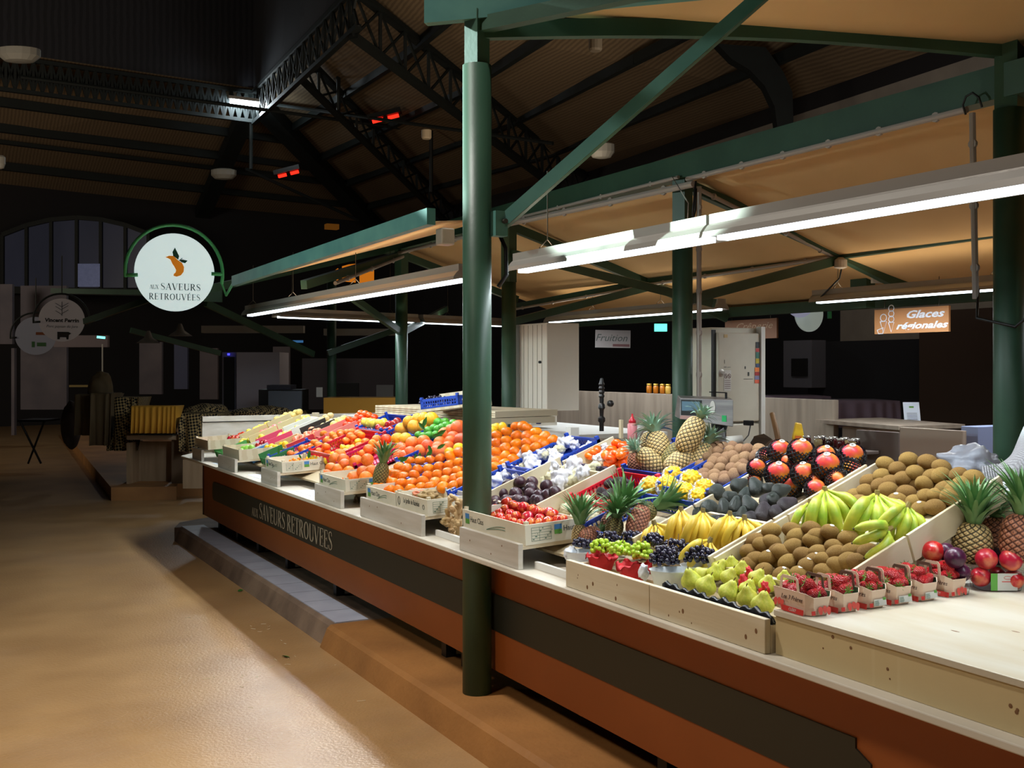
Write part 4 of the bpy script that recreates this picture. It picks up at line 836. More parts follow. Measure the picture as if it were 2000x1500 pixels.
# plastic bag
def blob(name, label, cat, p, s, m, amp=.25, fr=3, sub=4, seed=0, rot=0):
    bm = bmesh.new(); bmesh.ops.create_icosphere(bm, subdivisions=sub, radius=1)
    for v in bm.verts:
        n_ = noise.noise(v.co*fr+Vector((seed, 0, 0))); r_ = abs(noise.noise(v.co*fr*2.3+Vector((0, seed, 0))))
        v.co *= 1+amp*n_-amp*.6*r_; v.co = Vector((v.co.x*s[0], v.co.y*s[1], v.co.z*s[2]))
    me = bpy.data.meshes.new(name); bm.to_mesh(me); bm.free(); me.materials.append(m)
    for q in me.polygons: q.use_smooth = True
    o = put(name, me, None, p, (0, 0, rot)); return tag(o, label, cat) if label else o
BAG = mat('white_bag', (208, 212, 226), .3, trans=.15, bump=.5, bscale=14)
blob('plastic_bag', 'crumpled white plastic bag behind the right-hand kiwis', 'bag', atd(1895, 905, 5.4), (.13, .14, .09), BAG, .4, 1.8, seed=3)
blob('plastic_bag', 'clear plastic scrap behind the right-hand pineapples', 'bag', atd(1975, 958, 3.9), (.06, .07, .03), BAG, .4, 2, seed=9)
# ------------------------------------------------ stalls behind
NIGHT = mat('night_curtain', (14, 14, 20), .9); PLUM = mat('plum_cloth', (86, 68, 78), .9, bump=.15, bscale=5); DBROWN = mat('dark_wood_wall', (74, 48, 28), .7, rgb2=(56, 36, 20), scale=2, kind='wave', stretch=(1.5, 1.5, .1))
put_box('dark_curtain', 'black curtain behind the dark purple tablecloths', 'curtain', xbox(1578, 1800, 665, 840, 12.5, .1, 0), NIGHT)
put_box('wood_partition', 'dark wooden partition at right behind the ice cream sign', 'partition', xbox(1795, 2100, 600, 900, 12.4, .1, 0), DBROWN)
put_box('oven_cabinet', 'dark grey oven cabinet left of the black curtain', 'cabinet', xbox(1530, 1585, 665, 757, 12.2, .3), mat('oven_grey', (92, 92, 100), .5))
put_box('oven_window', 'black window of the oven cabinet', 'oven window', xbox(1545, 1576, 700, 735, 12.17, .02), BLACK)
put_box('dark_partition', 'dark back wall behind the fridge and the honey jars', 'partition', [15.0, 15.1, 7, 34, 0, 3.2], NIGHT)
def drape(name, label, px, pw, y0, y1, d, depth, m, folds=12, amp=.02, cat='tablecloth', z0=None):
    a, b_ = atd(px, y0, d), atd(px+pw, y0, d); zb = atd(px, y1, d).z if z0 is None else z0; mb = MB(); n_ = 60
    for i in range(n_+1):
        t = i/n_; p = a.lerp(b_, t); w_ = amp*sin(t*folds*2*pi+2*sin(t*7))
        for z_, k in ((a.z, 0), (a.z-.03, .3), ((a.z*.5+zb*.5), .7), (zb, 1.2)): mb.v.append(Vector((p.x, p.y, z_))-FW*(w_*k+.02*k))
        mb.v.append(Vector((p.x, p.y, a.z))+FW*depth)
    for i in range(n_):
        for k in range(3): mb.face((i*5+k, (i+1)*5+k, (i+1)*5+k+1, i*5+k+1))
        mb.face((i*5, i*5+4, (i+1)*5+4, (i+1)*5))
    for s_ in (0, n_): mb.face((s_*5, s_*5+3, s_*5+4))
    o = mb.build(name, m, smooth=True); o.modifiers.new('s', 'SOLIDIFY').thickness = .006; return tag(o, label, cat)
drape('draped_tablecloth', 'dark purple cloth draped over a counter behind the card stand', 1590, 168, 783, 835, 11, .8, PLUM, 7)
drape('draped_tablecloth', 'dark purple cloth on the counter left of the draped table', 1508, 115, 774, 825, 12, .8, PLUM, 4)
WOODS = mat('orange_wood_sign', (196, 136, 84), .6, rgb2=(170, 112, 66), scale=3, kind='wave', stretch=(.3, .3, 3))
WHT = mat('white_lettering', (236, 240, 250), .6)
def hang_sign(name, label, pl, pr, pt, pb, X, m, thick=.02):
    g = group_of(name, label, 'sign', atx((pl+pr)/2, (pt+pb)/2, X)); e = xbox(pl, pr, pt, pb, X, thick)
    MB().box(*e).build('sign_board', m, g); M = Matrix(((0, 0, -1, X-.001), (-1, 0, 0, (e[2]+e[3])/2), (0, 1, 0, (e[4]+e[5])/2), (0, 0, 0, 1)))
    mb = MB(); [mb.tube([(X+.01, y_, e[5]), (X+.01, y_, e[5]+.25)], .003, 5) for y_ in (e[2]+.1, e[3]-.1)]; mb.build('hanging_wire', WIRE, g)
    return g, M, e
g, M, e = hang_sign('ice_cream_sign', 'hanging wooden sign with white script about regional ice creams', 1708, 1853, 601, 650, 7.0, WOODS)
Wd = e[3]-e[2]; Hh = e[5]-e[4]
for t_, yy, xx, ss in (('Glaces', .22, .18, .42), ('régionales', -.22, .14, .37)):
    place(text_mesh(t_, Hh*ss, .001, .35, WHT, bold=Hh*.012), 'sign_lettering', M @ Matrix.Translation((Wd*xx, Hh*yy, 0)) @ Matrix.Diagonal((1.75*Wd/.8, 1.0, 1, 1)), g)
mb = MB(); W6 = Wd
def cone(cx, cy, s, n_s):
    mb.tube([(cx-s, cy, 0), (cx, cy-s*2.6, 0), (cx+s, cy, 0), (cx-s, cy, 0)], .004, 4)
    for k in range(n_s): mb.tube([(cx+s*.95*cos(t*pi/6), cy+s*(.9+1.5*k)+s*.85*sin(t*pi/6), 0) for t in range(13)], .004, 4)
cone(-W6*.37, 0, .035, 1); cone(-W6*.26, -.01, .03, 3); mb.tube([(-W6*.46, -.07, 0), (-W6*.44, -.1, 0), (-W6*.38, -.1, 0), (-W6*.37, -.05, 0), (-W6*.46, -.07, 0)], .004, 4)
place(mb.mesh('ice_cream_drawing', WHT), 'ice_cream_drawing', M, g)
g, M, e = hang_sign('wooden_stall_sign', 'brown wooden sign partly hidden behind the old fridge', 1416, 1517, 624, 662, 7.3, mat('brown_sign', (128, 84, 54), .6))
place(text_mesh('Crêperie', .09, .001, .35, mat('dull_lettering', (170, 140, 110), .6)), 'sign_lettering', M @ Matrix.Translation((.05, .03, 0)) @ Matrix.Diagonal((1.7, 1, 1, 1)), g)
g = group_of('white_stall_sign', 'white sign with handwritten word in the dark behind the rear counter', 'sign', atd(1197, 662, 13)); M = frame(atd(1197, 662, 13), RX+Vector((0, 0, -.02)), (0, 0, 1))
MB().box(-.21, .21, -.105, .105, -.01, 0, M).build('sign_board', mat('dim_white', (130, 122, 120), .6), g); place(text_mesh('Fruition', .12, .001, .3, INKD), 'sign_lettering', M @ Matrix.Translation((-.02, .01, .001)), g); MB().box(0, .2, -.09, -.06, 0, .002, M).build('sign_stripe', mat('sign_maroon', (90, 50, 50), .6), g)
g = group_of('exit_light', 'small glowing cyan-green emergency light behind the middle column', 'light', atd(1290, 640, 16)); M = frame(atd(1290, 640, 16), RX, (0, 0, 1)); MB().box(-.09, .09, -.055, .055, 0, .05, M).build('exit_lens', glow('exit_glow', (110, 255, 225), 1.6), g); MB().box(-.1, .1, -.065, .065, -.05, 0, M).build('light_case', BLACK, g)
# round signs
def disc(name, label, px, py, pr_, d, m, nrm=None, ring=True, hang=True):
    c_ = atd(px, py, d); R_ = pr_*d/F; nrm = Vector(nrm or (0, -1, 0)).normalized(); g = group_of(name, label, 'sign', c_)
    x_ = Vector((0, 0, 1)).cross(nrm).normalized(); M = Matrix(((x_.x, 0, nrm.x, c_.x), (x_.y, 0, nrm.y, c_.y), (0, 1, nrm.z, c_.z), (0, 0, 0, 1)))
    o = MB().lathe([(R_, -.02), (R_, 0)], 64, M).build('sign_disc', m, g)
    if ring:
        mr = GREEN if ring is True else ring
        mb = MB(); mb.tube([M @ Vector((R_*1.22*cos(radians(t)), R_*1.22*sin(radians(t)), -.01)) for t in range(-12, 196, 8)], R_*.045, 8); mb.build('sign_hoop', mr, g, True)
        for s_ in (-1, 1): MB().tube([M @ Vector((s_*R_*1.2, -R_*.12*(s_ < 0), -.01)), M @ Vector((s_*R_*.92, -R_*.1*(s_ < 0), .0))], R_*.05, 10).build('sign_bracket', mr, g, True)
    if hang: MB().tube([M @ Vector((0, R_*1.2, -.01)), M @ Vector((0, R_*1.2+.6, -.01))], .01, 6).build('hanging_rod', GREEND, g)
    return g, M, R_
DISC = mat('lit_sign_white', (206, 226, 226), .5, emit=.75)  # emission added to the disc stands in for floodlight falling on it
SG = mat('sign_hoop_green', (80, 190, 130), .4)
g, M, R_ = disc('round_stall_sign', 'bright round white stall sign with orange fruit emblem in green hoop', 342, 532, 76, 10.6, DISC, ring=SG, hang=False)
mb = MB(); mb.tube([M @ Vector((R_*1.18, -R_*.2, -.01)), M @ Vector((R_*1.32, -R_*.55, -.02)), Vector((2.36, 9.6, 2.44))], .012, 6); mb.build('mounting_arm', SG, g)
TXT = mat('slate_text', (52, 66, 70), .6)
me, w = serif('SAVEURS', R_*.17, TXT, gap=.10); place(me, 'sign_lettering', M @ Matrix.Translation((R_*.15, -R_*.37, .001)) @ Matrix.Diagonal((R_*1.02/w, 1, 1, 1)), g)
me, w = serif('AUX', R_*.11, TXT, gap=.02); place(me, 'sign_lettering', M @ Matrix.Translation((-R_*.52, -R_*.39, .001)) @ Matrix.Diagonal((R_*.22/w, 1, 1, 1)), g)
me, w = serif('RETROUVÉES', R_*.16, TXT, gap=.10); place(me, 'sign_lettering', M @ Matrix.Translation((0, -R_*.63, .001)) @ Matrix.Diagonal((R_*1.3/w, 1, 1, 1)), g)
U = lambda q: Vector(((q[0]-760)/520.*R_, -(q[1]-900)/500.*R_, .002))
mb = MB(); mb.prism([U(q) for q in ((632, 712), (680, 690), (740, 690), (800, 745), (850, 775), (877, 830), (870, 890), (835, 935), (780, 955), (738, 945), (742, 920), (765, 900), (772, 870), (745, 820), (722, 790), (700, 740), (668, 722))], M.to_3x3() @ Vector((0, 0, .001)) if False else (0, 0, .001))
place(mb.mesh('fruit_emblem', mat('emblem_orange', (246, 150, 34), .5, emit=.25)), 'fruit_emblem', M, g)  # emblem given added emission along with the disc
mb = MB(); mb.prism([U(q) for q in ((757, 582), (725, 640), (735, 690), (800, 735), (812, 690))], (0, 0, .002)); mb.prism([U(q) for q in ((808, 738), (850, 730), (923, 742), (890, 778), (840, 765))], (0, 0, .002)); mb.prism([U(q) for q in ((800, 755), (850, 708), (856, 716), (812, 750))], (0, 0, .002))
place(mb.mesh('leaf_emblem', mat('emblem_leaf', (30, 100, 84), .5)), 'leaf_emblem', M, g)
DIMW = mat('dim_sign_white', (150, 140, 136), .6, emit=.11)  # slight emission added to make the sign disc brighter
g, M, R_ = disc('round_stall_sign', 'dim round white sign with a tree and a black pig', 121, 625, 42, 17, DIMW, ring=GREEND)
place(text_mesh('Vincent Perrin', R_*.24, .001, .1, BLACK, bold=.003), 'sign_lettering', M @ Matrix.Translation((0, -R_*.02, .001)) @ Matrix.Diagonal((1.05, 1, 1, 1)), g)
place(text_mesh('Porc paysan du Jura', R_*.17, .001, .3, INKD), 'sign_lettering', M @ Matrix.Translation((0, -R_*.3, .001)), g)
mb = MB(); mb.tube([(0, R_*.2, .003), (0, R_*.85, .003)], R_*.015, 5)
for s_, z_ in ((-1, .35), (1, .4), (-1, .55), (1, .6), (-1, .7), (1, .72)): mb.tube([(0, R_*(z_-.1), .003), (s_*R_*.28, R_*(z_+.08), .003)], R_*.01, 4)
place(mb.mesh('tree_emblem', BLACK), 'tree_emblem', M, g)
mb = MB(); mb.prism([Vector((x_*R_, y_*R_, .001)) for x_, y_ in ((-.2, -.55), (.28, -.55), (.4, -.62), (.3, -.7), (.28, -.9), (.2, -.9), (.18, -.8), (-.08, -.8), (-.1, -.9), (-.2, -.9))], (0, 0, .002)); place(mb.mesh('pig_emblem', BLACK), 'pig_emblem', M, g)
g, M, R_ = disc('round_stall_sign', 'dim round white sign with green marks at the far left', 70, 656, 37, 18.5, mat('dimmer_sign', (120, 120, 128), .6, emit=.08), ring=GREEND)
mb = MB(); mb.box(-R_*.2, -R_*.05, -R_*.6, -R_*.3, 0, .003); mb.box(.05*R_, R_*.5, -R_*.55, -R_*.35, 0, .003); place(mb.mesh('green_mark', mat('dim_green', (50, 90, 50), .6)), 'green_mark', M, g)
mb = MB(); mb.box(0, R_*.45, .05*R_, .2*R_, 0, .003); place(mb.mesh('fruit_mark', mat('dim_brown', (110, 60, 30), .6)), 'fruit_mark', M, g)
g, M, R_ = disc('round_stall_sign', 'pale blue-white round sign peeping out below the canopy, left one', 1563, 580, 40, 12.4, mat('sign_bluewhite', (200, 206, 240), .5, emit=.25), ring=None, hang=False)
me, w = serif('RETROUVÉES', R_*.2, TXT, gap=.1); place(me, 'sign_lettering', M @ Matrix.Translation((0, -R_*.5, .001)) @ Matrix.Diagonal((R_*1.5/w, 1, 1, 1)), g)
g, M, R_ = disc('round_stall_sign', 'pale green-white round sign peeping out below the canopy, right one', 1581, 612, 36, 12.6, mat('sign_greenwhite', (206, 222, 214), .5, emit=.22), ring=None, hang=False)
place(text_mesh('Tons', R_*.32, .001, .4, INKD), 'sign_lettering', M @ Matrix.Translation((R_*.25, R_*.3, .001)), g)
tag(MB().tube([atd(1614, 592, 12.2), atd(1620, 606, 12.2), atd(1620, 622, 12.2)], .025, 8).build('sign_hook', SG), 'green hook beside the paired round signs', 'hook')
g = group_of('orange_half_disc', 'backlit orange half disc window beyond the eave beam', 'window light', atd(695, 535, 22)); 
mb = MB(); c0 = (697, 545); 
for a0, a1 in ((648, 660), (668, 694), (702, 730)):
    pts = [atd(a0, 552+(a0-697)*.1, 22), atd(a1, 552+(a1-697)*.1, 22)]+[atd(x_, 545-sqrt(max(0, 1-((x_-697)/52.)**2))*30, 22) for x_ in (a1, (a0+a1)/2, a0)]; mb.prism(pts, FW*.05)
mb.build('orange_pane', glow('orange_glow', (214, 120, 28), .75), g)
tag(MB().box(*(lambda p: (p.x-.15, p.x+.15, p.y-.1, p.y+.1, p.z-.06, p.z+.06))(atd(648, 443, 26))).build('dim_orange_fitting', glow('dim_orange', (110, 66, 20), .5)), 'dim orange lit fitting on the far wall', 'fitting')
# ---- far left stalls
CHK = mat('houndstooth_cloth', (30, 26, 20), .9); nt = CHK.node_tree; ck = nt.nodes.new('ShaderNodeTexChecker'); ck.inputs['Scale'].default_value = 36; ck.inputs[1].default_value = (*lin((172, 148, 100)), 1); ck.inputs[2].default_value = (*lin((20, 17, 14)), 1)
tc = nt.nodes.new('ShaderNodeTexCoord'); mp = nt.nodes.new('ShaderNodeMapping'); mp.inputs['Rotation'].default_value = (.7, .7, .75); nt.links.new(tc.outputs['Object'], mp.inputs[0]); nt.links.new(mp.outputs[0], ck.inputs[0]); nt.links.new(ck.outputs[0], nt.nodes['Principled BSDF'].inputs[0])
YEL = mat('mustard_cloth', (206, 150, 46), .85, bump=.1, bscale=6); BRN = mat('brown_cloth', (104, 88, 62), .9)
def fbox(name, label, cat, x0, x1, y0, y1, d, dd, m, zb=None, bev=0, parent=None):
    """box facing the camera axis at distance d"""
    a, b_ = atd(x0, y1, d), atd(x1, y0, d); z0 = a.z if zb is None else zb; mb = MB(); w_ = (x1-x0)*d/F
    M = Matrix(((RX.x, FW.x, 0, a.x), (RX.y, FW.y, 0, a.y), (0, 0, 1, 0), (0, 0, 0, 1))); mb.box(0, w_, 0, dd, z0, b_.z, M)
    o = mb.build(name, m, parent)
    if bev: bevel(o, bev)
    return tag(o, label, cat) if label else o
mb = MB(); mb.prism([atz(217, 978, 0), atz(345, 976, 0), atz(400, 968, 0), atz(900, 940, 0)+Vector((0, 0, 0)), atd(900, 800, 30)*1, atd(160, 860, 20)], (0, 0, .001))
pl = [atz(217, 978, 0), atz(345, 976, 0), atz(347, 970, 0), atz(620, 962, 0), atz(700, 850, 0), atz(120, 850, 0)]
mb = MB(); mb.prism([Vector((p.x, p.y, 0)) for p in pl], (0, 0, .17)); struct('trim_far_platform', mb, mat('dim_ochre', (176, 126, 74), .6, rgb2=(150, 104, 60), scale=2))
g = group_of('oak_kiosk', 'pale oak kiosk counter with a shelf at the far left stall', 'counter', atd(297, 900, 14.4))
fbox('kiosk_side', None, None, 247, 254, 865, 945, 14.35, .5, WOODL, parent=g, zb=.17); fbox('kiosk_panel', None, None, 250, 334, 862, 945, 14.7, .04, WOODL, parent=g, zb=.17); fbox('kiosk_side', None, None, 335, 356, 858, 945, 14.4, .3, mat('dark_oak2', (110, 88, 66), .6), parent=g, zb=.17); fbox('kiosk_top', None, None, 247, 345, 851, 859, 14.3, .55, mat('oak_top', (190, 166, 138), .5), parent=g)
fbox('oak_side_panel', 'pale oak panel between the kiosk and the fruit counter', 'panel', 357, 396, 898, 952, 13.8, .3, WOODL, zb=.17)
fbox('black_tablet', 'flat black tray on top of the far oak kiosk', 'tray', 272, 337, 845, 850, 14.2, .2, BLACK)
g0 = drape('yellow_cloth', 'mustard yellow pleated cloth over a case on the oak kiosk', 256, 88, 793, 846, 13.95, .35, YEL, 9, .022, 'cloth')
drape('checked_cloth', 'black and cream checked cloth hanging left of the yellow cloth', 210, 62, 776, 880, 14.6, .5, CHK, 3, .05, 'cloth')
drape('checked_cloth', 'black and cream checked cloth draped right of the yellow cloth', 349, 75, 808, 882, 14.2, .6, CHK, 3, .04, 'cloth')
blob('covered_heap', 'checked cloth heap behind the far counter end', 'cloth', atd(405, 812, 15), (.36, .3, .17), CHK, .2, 1.5)
blob('covered_heap', 'low checked cloth heap in front of the coffee machine', 'cloth', atd(530, 808, 15.5), (.6, .3, .12), CHK, .2, 1.5)
drape('brown_cloth', 'dark brown cloth hanging at the left of the far stall', 146, 66, 770, 850, 14.8, .6, BRN, 3, .04, 'cloth'); drape('brown_cloth', 'dark brown cloth strip hanging lowest at the far stall', 176, 42, 768, 870, 14.5, .4, BRN, 2, .04, 'cloth')
blob('covered_heap', 'tall peaked brown cloth over something at the far left stall', 'cloth', atd(198, 762, 15), (.17, .17, .26), BRN, .15, 1.5)
tag(blob('white_cloth', None, None, atd(140, 830, 15.5), (.14, .14, .34), mat('dim_cloth', (84, 78, 80), .9), .15, 1.5), 'pale cloth hanging over a chair at the far left', 'cloth')
g = group_of('folding_table', 'dark folding table standing at the far left', 'table', atd(60, 900, 15)); fbox('table_top', None, None, 34, 88, 820, 824, 15, .5, BLACK, parent=g)
mb = MB(); mb.tube([atd(40, 824, 15), atd(80, 905, 15.3)], .015, 6); mb.tube([atd(86, 824, 15), atd(55, 905, 15.3)], .015, 6); mb.build('table_leg', BLACK, g)
for x0, x1, y0, y1, d, lab, m_, nm in (
    (40, 130, 558, 800, 24, 'tall grey wall panel at the far left', PALEW, 'wall_panel'), (0, 24, 555, 672, 23, 'greyish shutter panel at the left frame edge', PALEW, 'wall_panel'),
    (22, 28, 680, 850, 22, 'thin pale post at the far left', PALEW, 'post_panel'), (272, 316, 668, 770, 24, 'grey wall panel behind the yellow cloth', PALEW, 'wall_panel'), (340, 366, 672, 760, 24, 'blue-grey lit strip of wall right of the dark doorway', mat('dim_blue', (70, 76, 104), .8), 'wall_panel'),
    (390, 425, 680, 780, 24, 'grey wall panel left of the white fridge', PALEW, 'wall_panel'), (533, 565, 677, 800, 21, 'pale column block right of the white fridge', PALEW, 'wall_panel'),
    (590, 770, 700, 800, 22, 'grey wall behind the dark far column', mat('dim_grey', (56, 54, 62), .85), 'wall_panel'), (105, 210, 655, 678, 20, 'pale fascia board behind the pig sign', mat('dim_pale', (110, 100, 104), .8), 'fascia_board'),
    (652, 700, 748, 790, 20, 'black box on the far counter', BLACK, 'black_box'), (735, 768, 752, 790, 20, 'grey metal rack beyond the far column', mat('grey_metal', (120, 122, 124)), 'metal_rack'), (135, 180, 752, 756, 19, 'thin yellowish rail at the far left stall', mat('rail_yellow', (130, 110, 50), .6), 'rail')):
    fbox(nm, lab, 'post' if nm == 'post_panel' else nm.split('_')[-1], x0, x1, y0, y1, d, .1, m_)
g = group_of('upright_fridge', 'tall white upright fridge with dark glass door at the far stall', 'fridge', atd(490, 800, 17)); 
fbox('fridge_body', None, None, 462, 546, 688, 812, 17, .7, mat('fridge_white', (176, 172, 184), .5), parent=g, zb=.1); fbox('door_frame', None, None, 434, 461, 688, 812, 17.1, .6, mat('fridge_grey', (120, 118, 132), .5), parent=g, zb=.1); fbox('glass_door', None, None, 437, 457, 697, 800, 17.05, .04, BLACK, parent=g); fbox('indicator_light', None, None, 444, 448, 690, 694, 17.02, .03, glow('blue_led', (60, 60, 255), 2.5), parent=g)
g = group_of('coffee_machine', 'steel coffee machine in front of the far white fridge', 'coffee machine', atd(548, 790, 15.5)); fbox('machine_body', None, None, 505, 590, 761, 806, 15.5, .5, BLACK, parent=g); fbox('steel_panel', None, None, 524, 589, 764, 806, 15.4, .06, mat('dim_steel', (110, 120, 134), .3, metal=.5), parent=g); fbox('machine_hood', None, None, 521, 568, 752, 761, 15.6, .4, mat('dim_grey', (56, 54, 62)), parent=g)
fbox('mustard_counter', 'mustard-covered counter beyond the stacked wooden boxes', 'counter', 632, 776, 777, 810, 15.0, .6, mat('mustard_board', (186, 134, 44), .8))
fbox('unlit_strip_lamp', 'unlit grey strip lamp hanging over the far stall, left one', 'lamp', 393, 592, 636, 650, 16.5, .15, ALU); fbox('unlit_strip_lamp', 'unlit grey strip lamp hanging over the far stall, right one', 'lamp', 632, 775, 642, 655, 16.5, .15, ALU)
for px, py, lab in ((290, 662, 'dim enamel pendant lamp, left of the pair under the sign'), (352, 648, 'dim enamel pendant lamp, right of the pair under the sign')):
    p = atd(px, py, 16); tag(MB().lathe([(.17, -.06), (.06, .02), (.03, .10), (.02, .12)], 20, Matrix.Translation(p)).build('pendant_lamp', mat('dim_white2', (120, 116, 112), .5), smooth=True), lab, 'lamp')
for a, b_, lab in (((165, 628, 16), (322, 574, 15), 'grey-green beam rising from the pig sign to the bright sign'), ((402, 592, 13.5), (612, 692, 15.5), 'dim green brace falling right from the bright sign to the far column'), ((100, 568, 18), (432, 574, 18), 'long dark green beam under the arched window'), ((255, 645, 17), (430, 690, 18), 'dark umbrella-like strut under the pendant lamps'), ((770, 645, 16), (640, 690, 15.5), 'dim green brace rising right from the far column')):
    beam('far_beam', atd(*a), atd(*b_), .05, .085, lab, GREEN)
g = group_of('exit_light', 'small glowing cyan light at the far left below the signs', 'light', atd(198, 659, 17)); M = frame(atd(198, 659, 17), RX+Vector((0, 0, -.1)), (0, 0, 1)); MB().box(-.06, .06, -.018, .018, 0, .03, M).build('exit_lens', glow('exit_glow2', (120, 255, 240), 2.2), g)
g = group_of('blue_neon', 'faint blue light bar beyond the far column', 'light', atd(580, 667, 19)); M = frame(atd(580, 667, 19), RX, (0, 0, 1)); MB().box(-.11, .11, -.02, .02, 0, .03, M).build('light_bar', glow('blue_bar', (60, 110, 160), .7), g)
for x, lab in ((208, 'thin pale upright pole behind the peaked cloth'),): tag(MB().tube([atd(x-8, 672, 18), atd(x-8, 735, 18)], .012, 6).build('thin_pole', WHITEP), lab, 'pole')
# end boarding of the stall
g = group_of('end_board', 'whitewashed boarding closing the far end of the fruit counter', 'boarding', (3, 11.12, .84))
MB().box(2.42, 4.9, 11.10, 11.13, .836, 1.15).build('board_lower', PINEG, g); MB().box(2.42, 4.9, 11.08, 11.13, 1.158, 1.21).build('board_upper', PINEG, g); MB().box(2.43, 4.9, 11.09, 11.12, 1.149, 1.159).build('shadow_gap', BLACK, g)
# stacked flat boxes and blue basket
q0, q1 = atz(733, 814, 1.27), atz(960, 830, 1.27); d1 = (q1-q0); ang = atan2(d1.y, d1.x)
for k in range(2):
    M = Matrix.Translation(q0+Vector((0, 0, .052*k+.001))) @ Matrix.Rotation(ang+.02*k, 4, 'Z')
    g = thing('flat_wooden_box', ['lower flat wooden box of the stack behind the limes', 'upper flat wooden box of the stack behind the limes'][k], 'box'); g.matrix_basis = M
    MB().box(0, d1.length, 0, .62, 0, .048).build('box_body', PINE, g)
    mb = MB(); [mb.box(-.002, d1.length, -.003, 0, .014+.016*j, .016+.016*j) for j in range(2)]; mb.build('plank_gap', KNOT, g)
tag(MB().box(q0.x-.05, q0.x+1.1, q0.y-.4, q0.y+.75, 1.02, 1.262).build('back_shelf', PINEG), 'whitewashed shelf under the stacked flat boxes', 'shelf')
pb0 = atd(822, 800, 8.45); M0 = Matrix.Translation(pb0) @ Matrix.Rotation(ang+.35, 4, 'Z') @ Matrix.Rotation(radians(-7), 4, 'Y')
tg = thing('pine_tray', 'thin pine tray lying on the flat boxes under the blue grape basket', 'tray'); tg.matrix_basis = M0 @ Matrix.Translation((.0, .0, -.022)); MB().box(-.03, .45, -.02, .32, 0, .02).build('tray_floor', PINE, tg); MB().box(-.03, .45, .30, .32, .02, .14).build('tray_side', PINE, tg)
basket(0, .26, 0, .36, 'blue plastic basket of dark grapes on the stacked boxes', BLUEP, .075, M0=M0)
# ================================================================ fruit meshes
def ell(name, m, r=1, sz=1, sub=3, amp=0, fr=2, dim=0, dimb=0):
    bm = bmesh.new(); bmesh.ops.create_icosphere(bm, subdivisions=sub, radius=1)
    for v in bm.verts:
        k = 1+amp*noise.noise(v.co*fr); z = v.co.z; q = sqrt(v.co.x**2+v.co.y**2)
        dz = 0
        if dim and z > 0: dz = -dim*exp(-(q/.28)**2)
        if dimb and z < 0: dz = dimb*exp(-(q/.3)**2)
        v.co = Vector((v.co.x*k*r, v.co.y*k*r, (v.co.z*k*sz+dz)*r))
    me = bpy.data.meshes.new(name); bm.to_mesh(me); bm.free()
    for x in (m if isinstance(m, list) else [m]): me.materials.append(x)
    for p in me.polygons: p.use_smooth = True
    return me
def lmesh(name, m, prof, n=22, amp=0, bend=0):
    mb = MB(); mb.lathe(prof, n); 
    for v in mb.v:
        if amp: k = 1+amp*noise.noise(Vector((v.x, v.y, v.z))*30); v.x *= k; v.y *= k
        if bend: v.x += bend*v.z*v.z
    me = mb.mesh(name, m, True); return me
def fm(name, rgb, rgb2=None, rough=.38, scale=9, bump=.12, bscale=90, spec=.5, amt=.1, hue=.006, **k): return vary(mat(name, rgb, rough, rgb2=rgb2, scale=scale*.5, bump=min(.5, bump), bscale=bscale/7, bdist=.05, spec=spec, **k), amt, hue)
CLEM = fm('clementine_peel', (250, 134, 8), (244, 116, 4), .24, 14, .2, 160, spec=.4)
ORNG = fm('orange_peel', (248, 132, 22), (240, 112, 14), .34, 10, .3, 130); RORG = fm('red_orange_peel', (244, 92, 16), (236, 74, 10), .36, 12, .2, 150)
GRFR = fm('grapefruit_peel', (246, 112, 44), (242, 94, 34), .4, 6, .2, 120, hue=.008); POME = fm('pomelo_peel', (244, 178, 30), (236, 158, 20), .4, 6, .25, 110)
LIME = fm('lime_peel', (84, 170, 40), (60, 142, 30), .35, 8, .2, 110); LEMO = fm('lemon_peel', (250, 208, 24), (240, 190, 16), .36, 8, .2, 110)
KIWI = fm('kiwi_skin', (170, 136, 78), (142, 108, 58), .8, 26, .5, 220, spec=.2, amt=.16); KIWB = fm('brown_kiwi_skin', (162, 128, 98), (136, 104, 78), .8, 20, .4, 200, spec=.2, amt=.12)
AVOC = fm('avocado_skin', (46, 56, 48), (30, 38, 36), .32, 30, 1.0, 150, spec=.6, amt=.25, hue=.03); AVOP = fm('purple_avocado_skin', (54, 42, 50), (36, 32, 38), .36, 30, 1.0, 150, amt=.2)
PASS = fm('passion_fruit_skin', (72, 42, 52), (50, 28, 38), .3, 9, .15, 60, amt=.2); PLUM_ = fm('plum_skin', (88, 34, 66), (62, 22, 48), .3, 6, .05)
APRE = fm('red_apple_skin', (186, 22, 28), (232, 150, 80), .25, 1.6, .03, spec=.6, amt=.15, hue=.01, mid=(.5, .72)); APDK = fm('dark_red_apple_skin', (140, 16, 24), (196, 50, 40), .25, 3, .03, )
APYE = fm('yellow_apple_skin', (240, 214, 84), (224, 196, 60), .35, 4); APGR = fm('green_apple_skin', (150, 206, 80), (130, 190, 60), .3, 4); APPK = fm('pink_apple_skin', (232, 70, 100), (244, 130, 130), .3, 5)
APRO = fm('rosy_apple_skin', (226, 80, 70), (240, 170, 120), .3, 5); APGY = fm('greenyellow_apple_skin', (226, 216, 96), (206, 200, 70), .35, 4)
PERS = fm('persimmon_skin', (250, 106, 10), (240, 84, 8), .28, 6, .02); TOMR = fm('dark_tangerine_peel', (250, 88, 10), (240, 70, 8), .3, 8, .15)
PEAR = fm('pear_skin', (208, 206, 84), (186, 194, 64), .45, 9, .06, amt=.08); NECT = fm('nectarine_skin', (190, 30, 50), (230, 130, 90), .28, 1.4, .02, mid=(.5, .7)); NUTM = fm('pale_nut', (222, 196, 140), (200, 170, 116), .6, 20, .3)
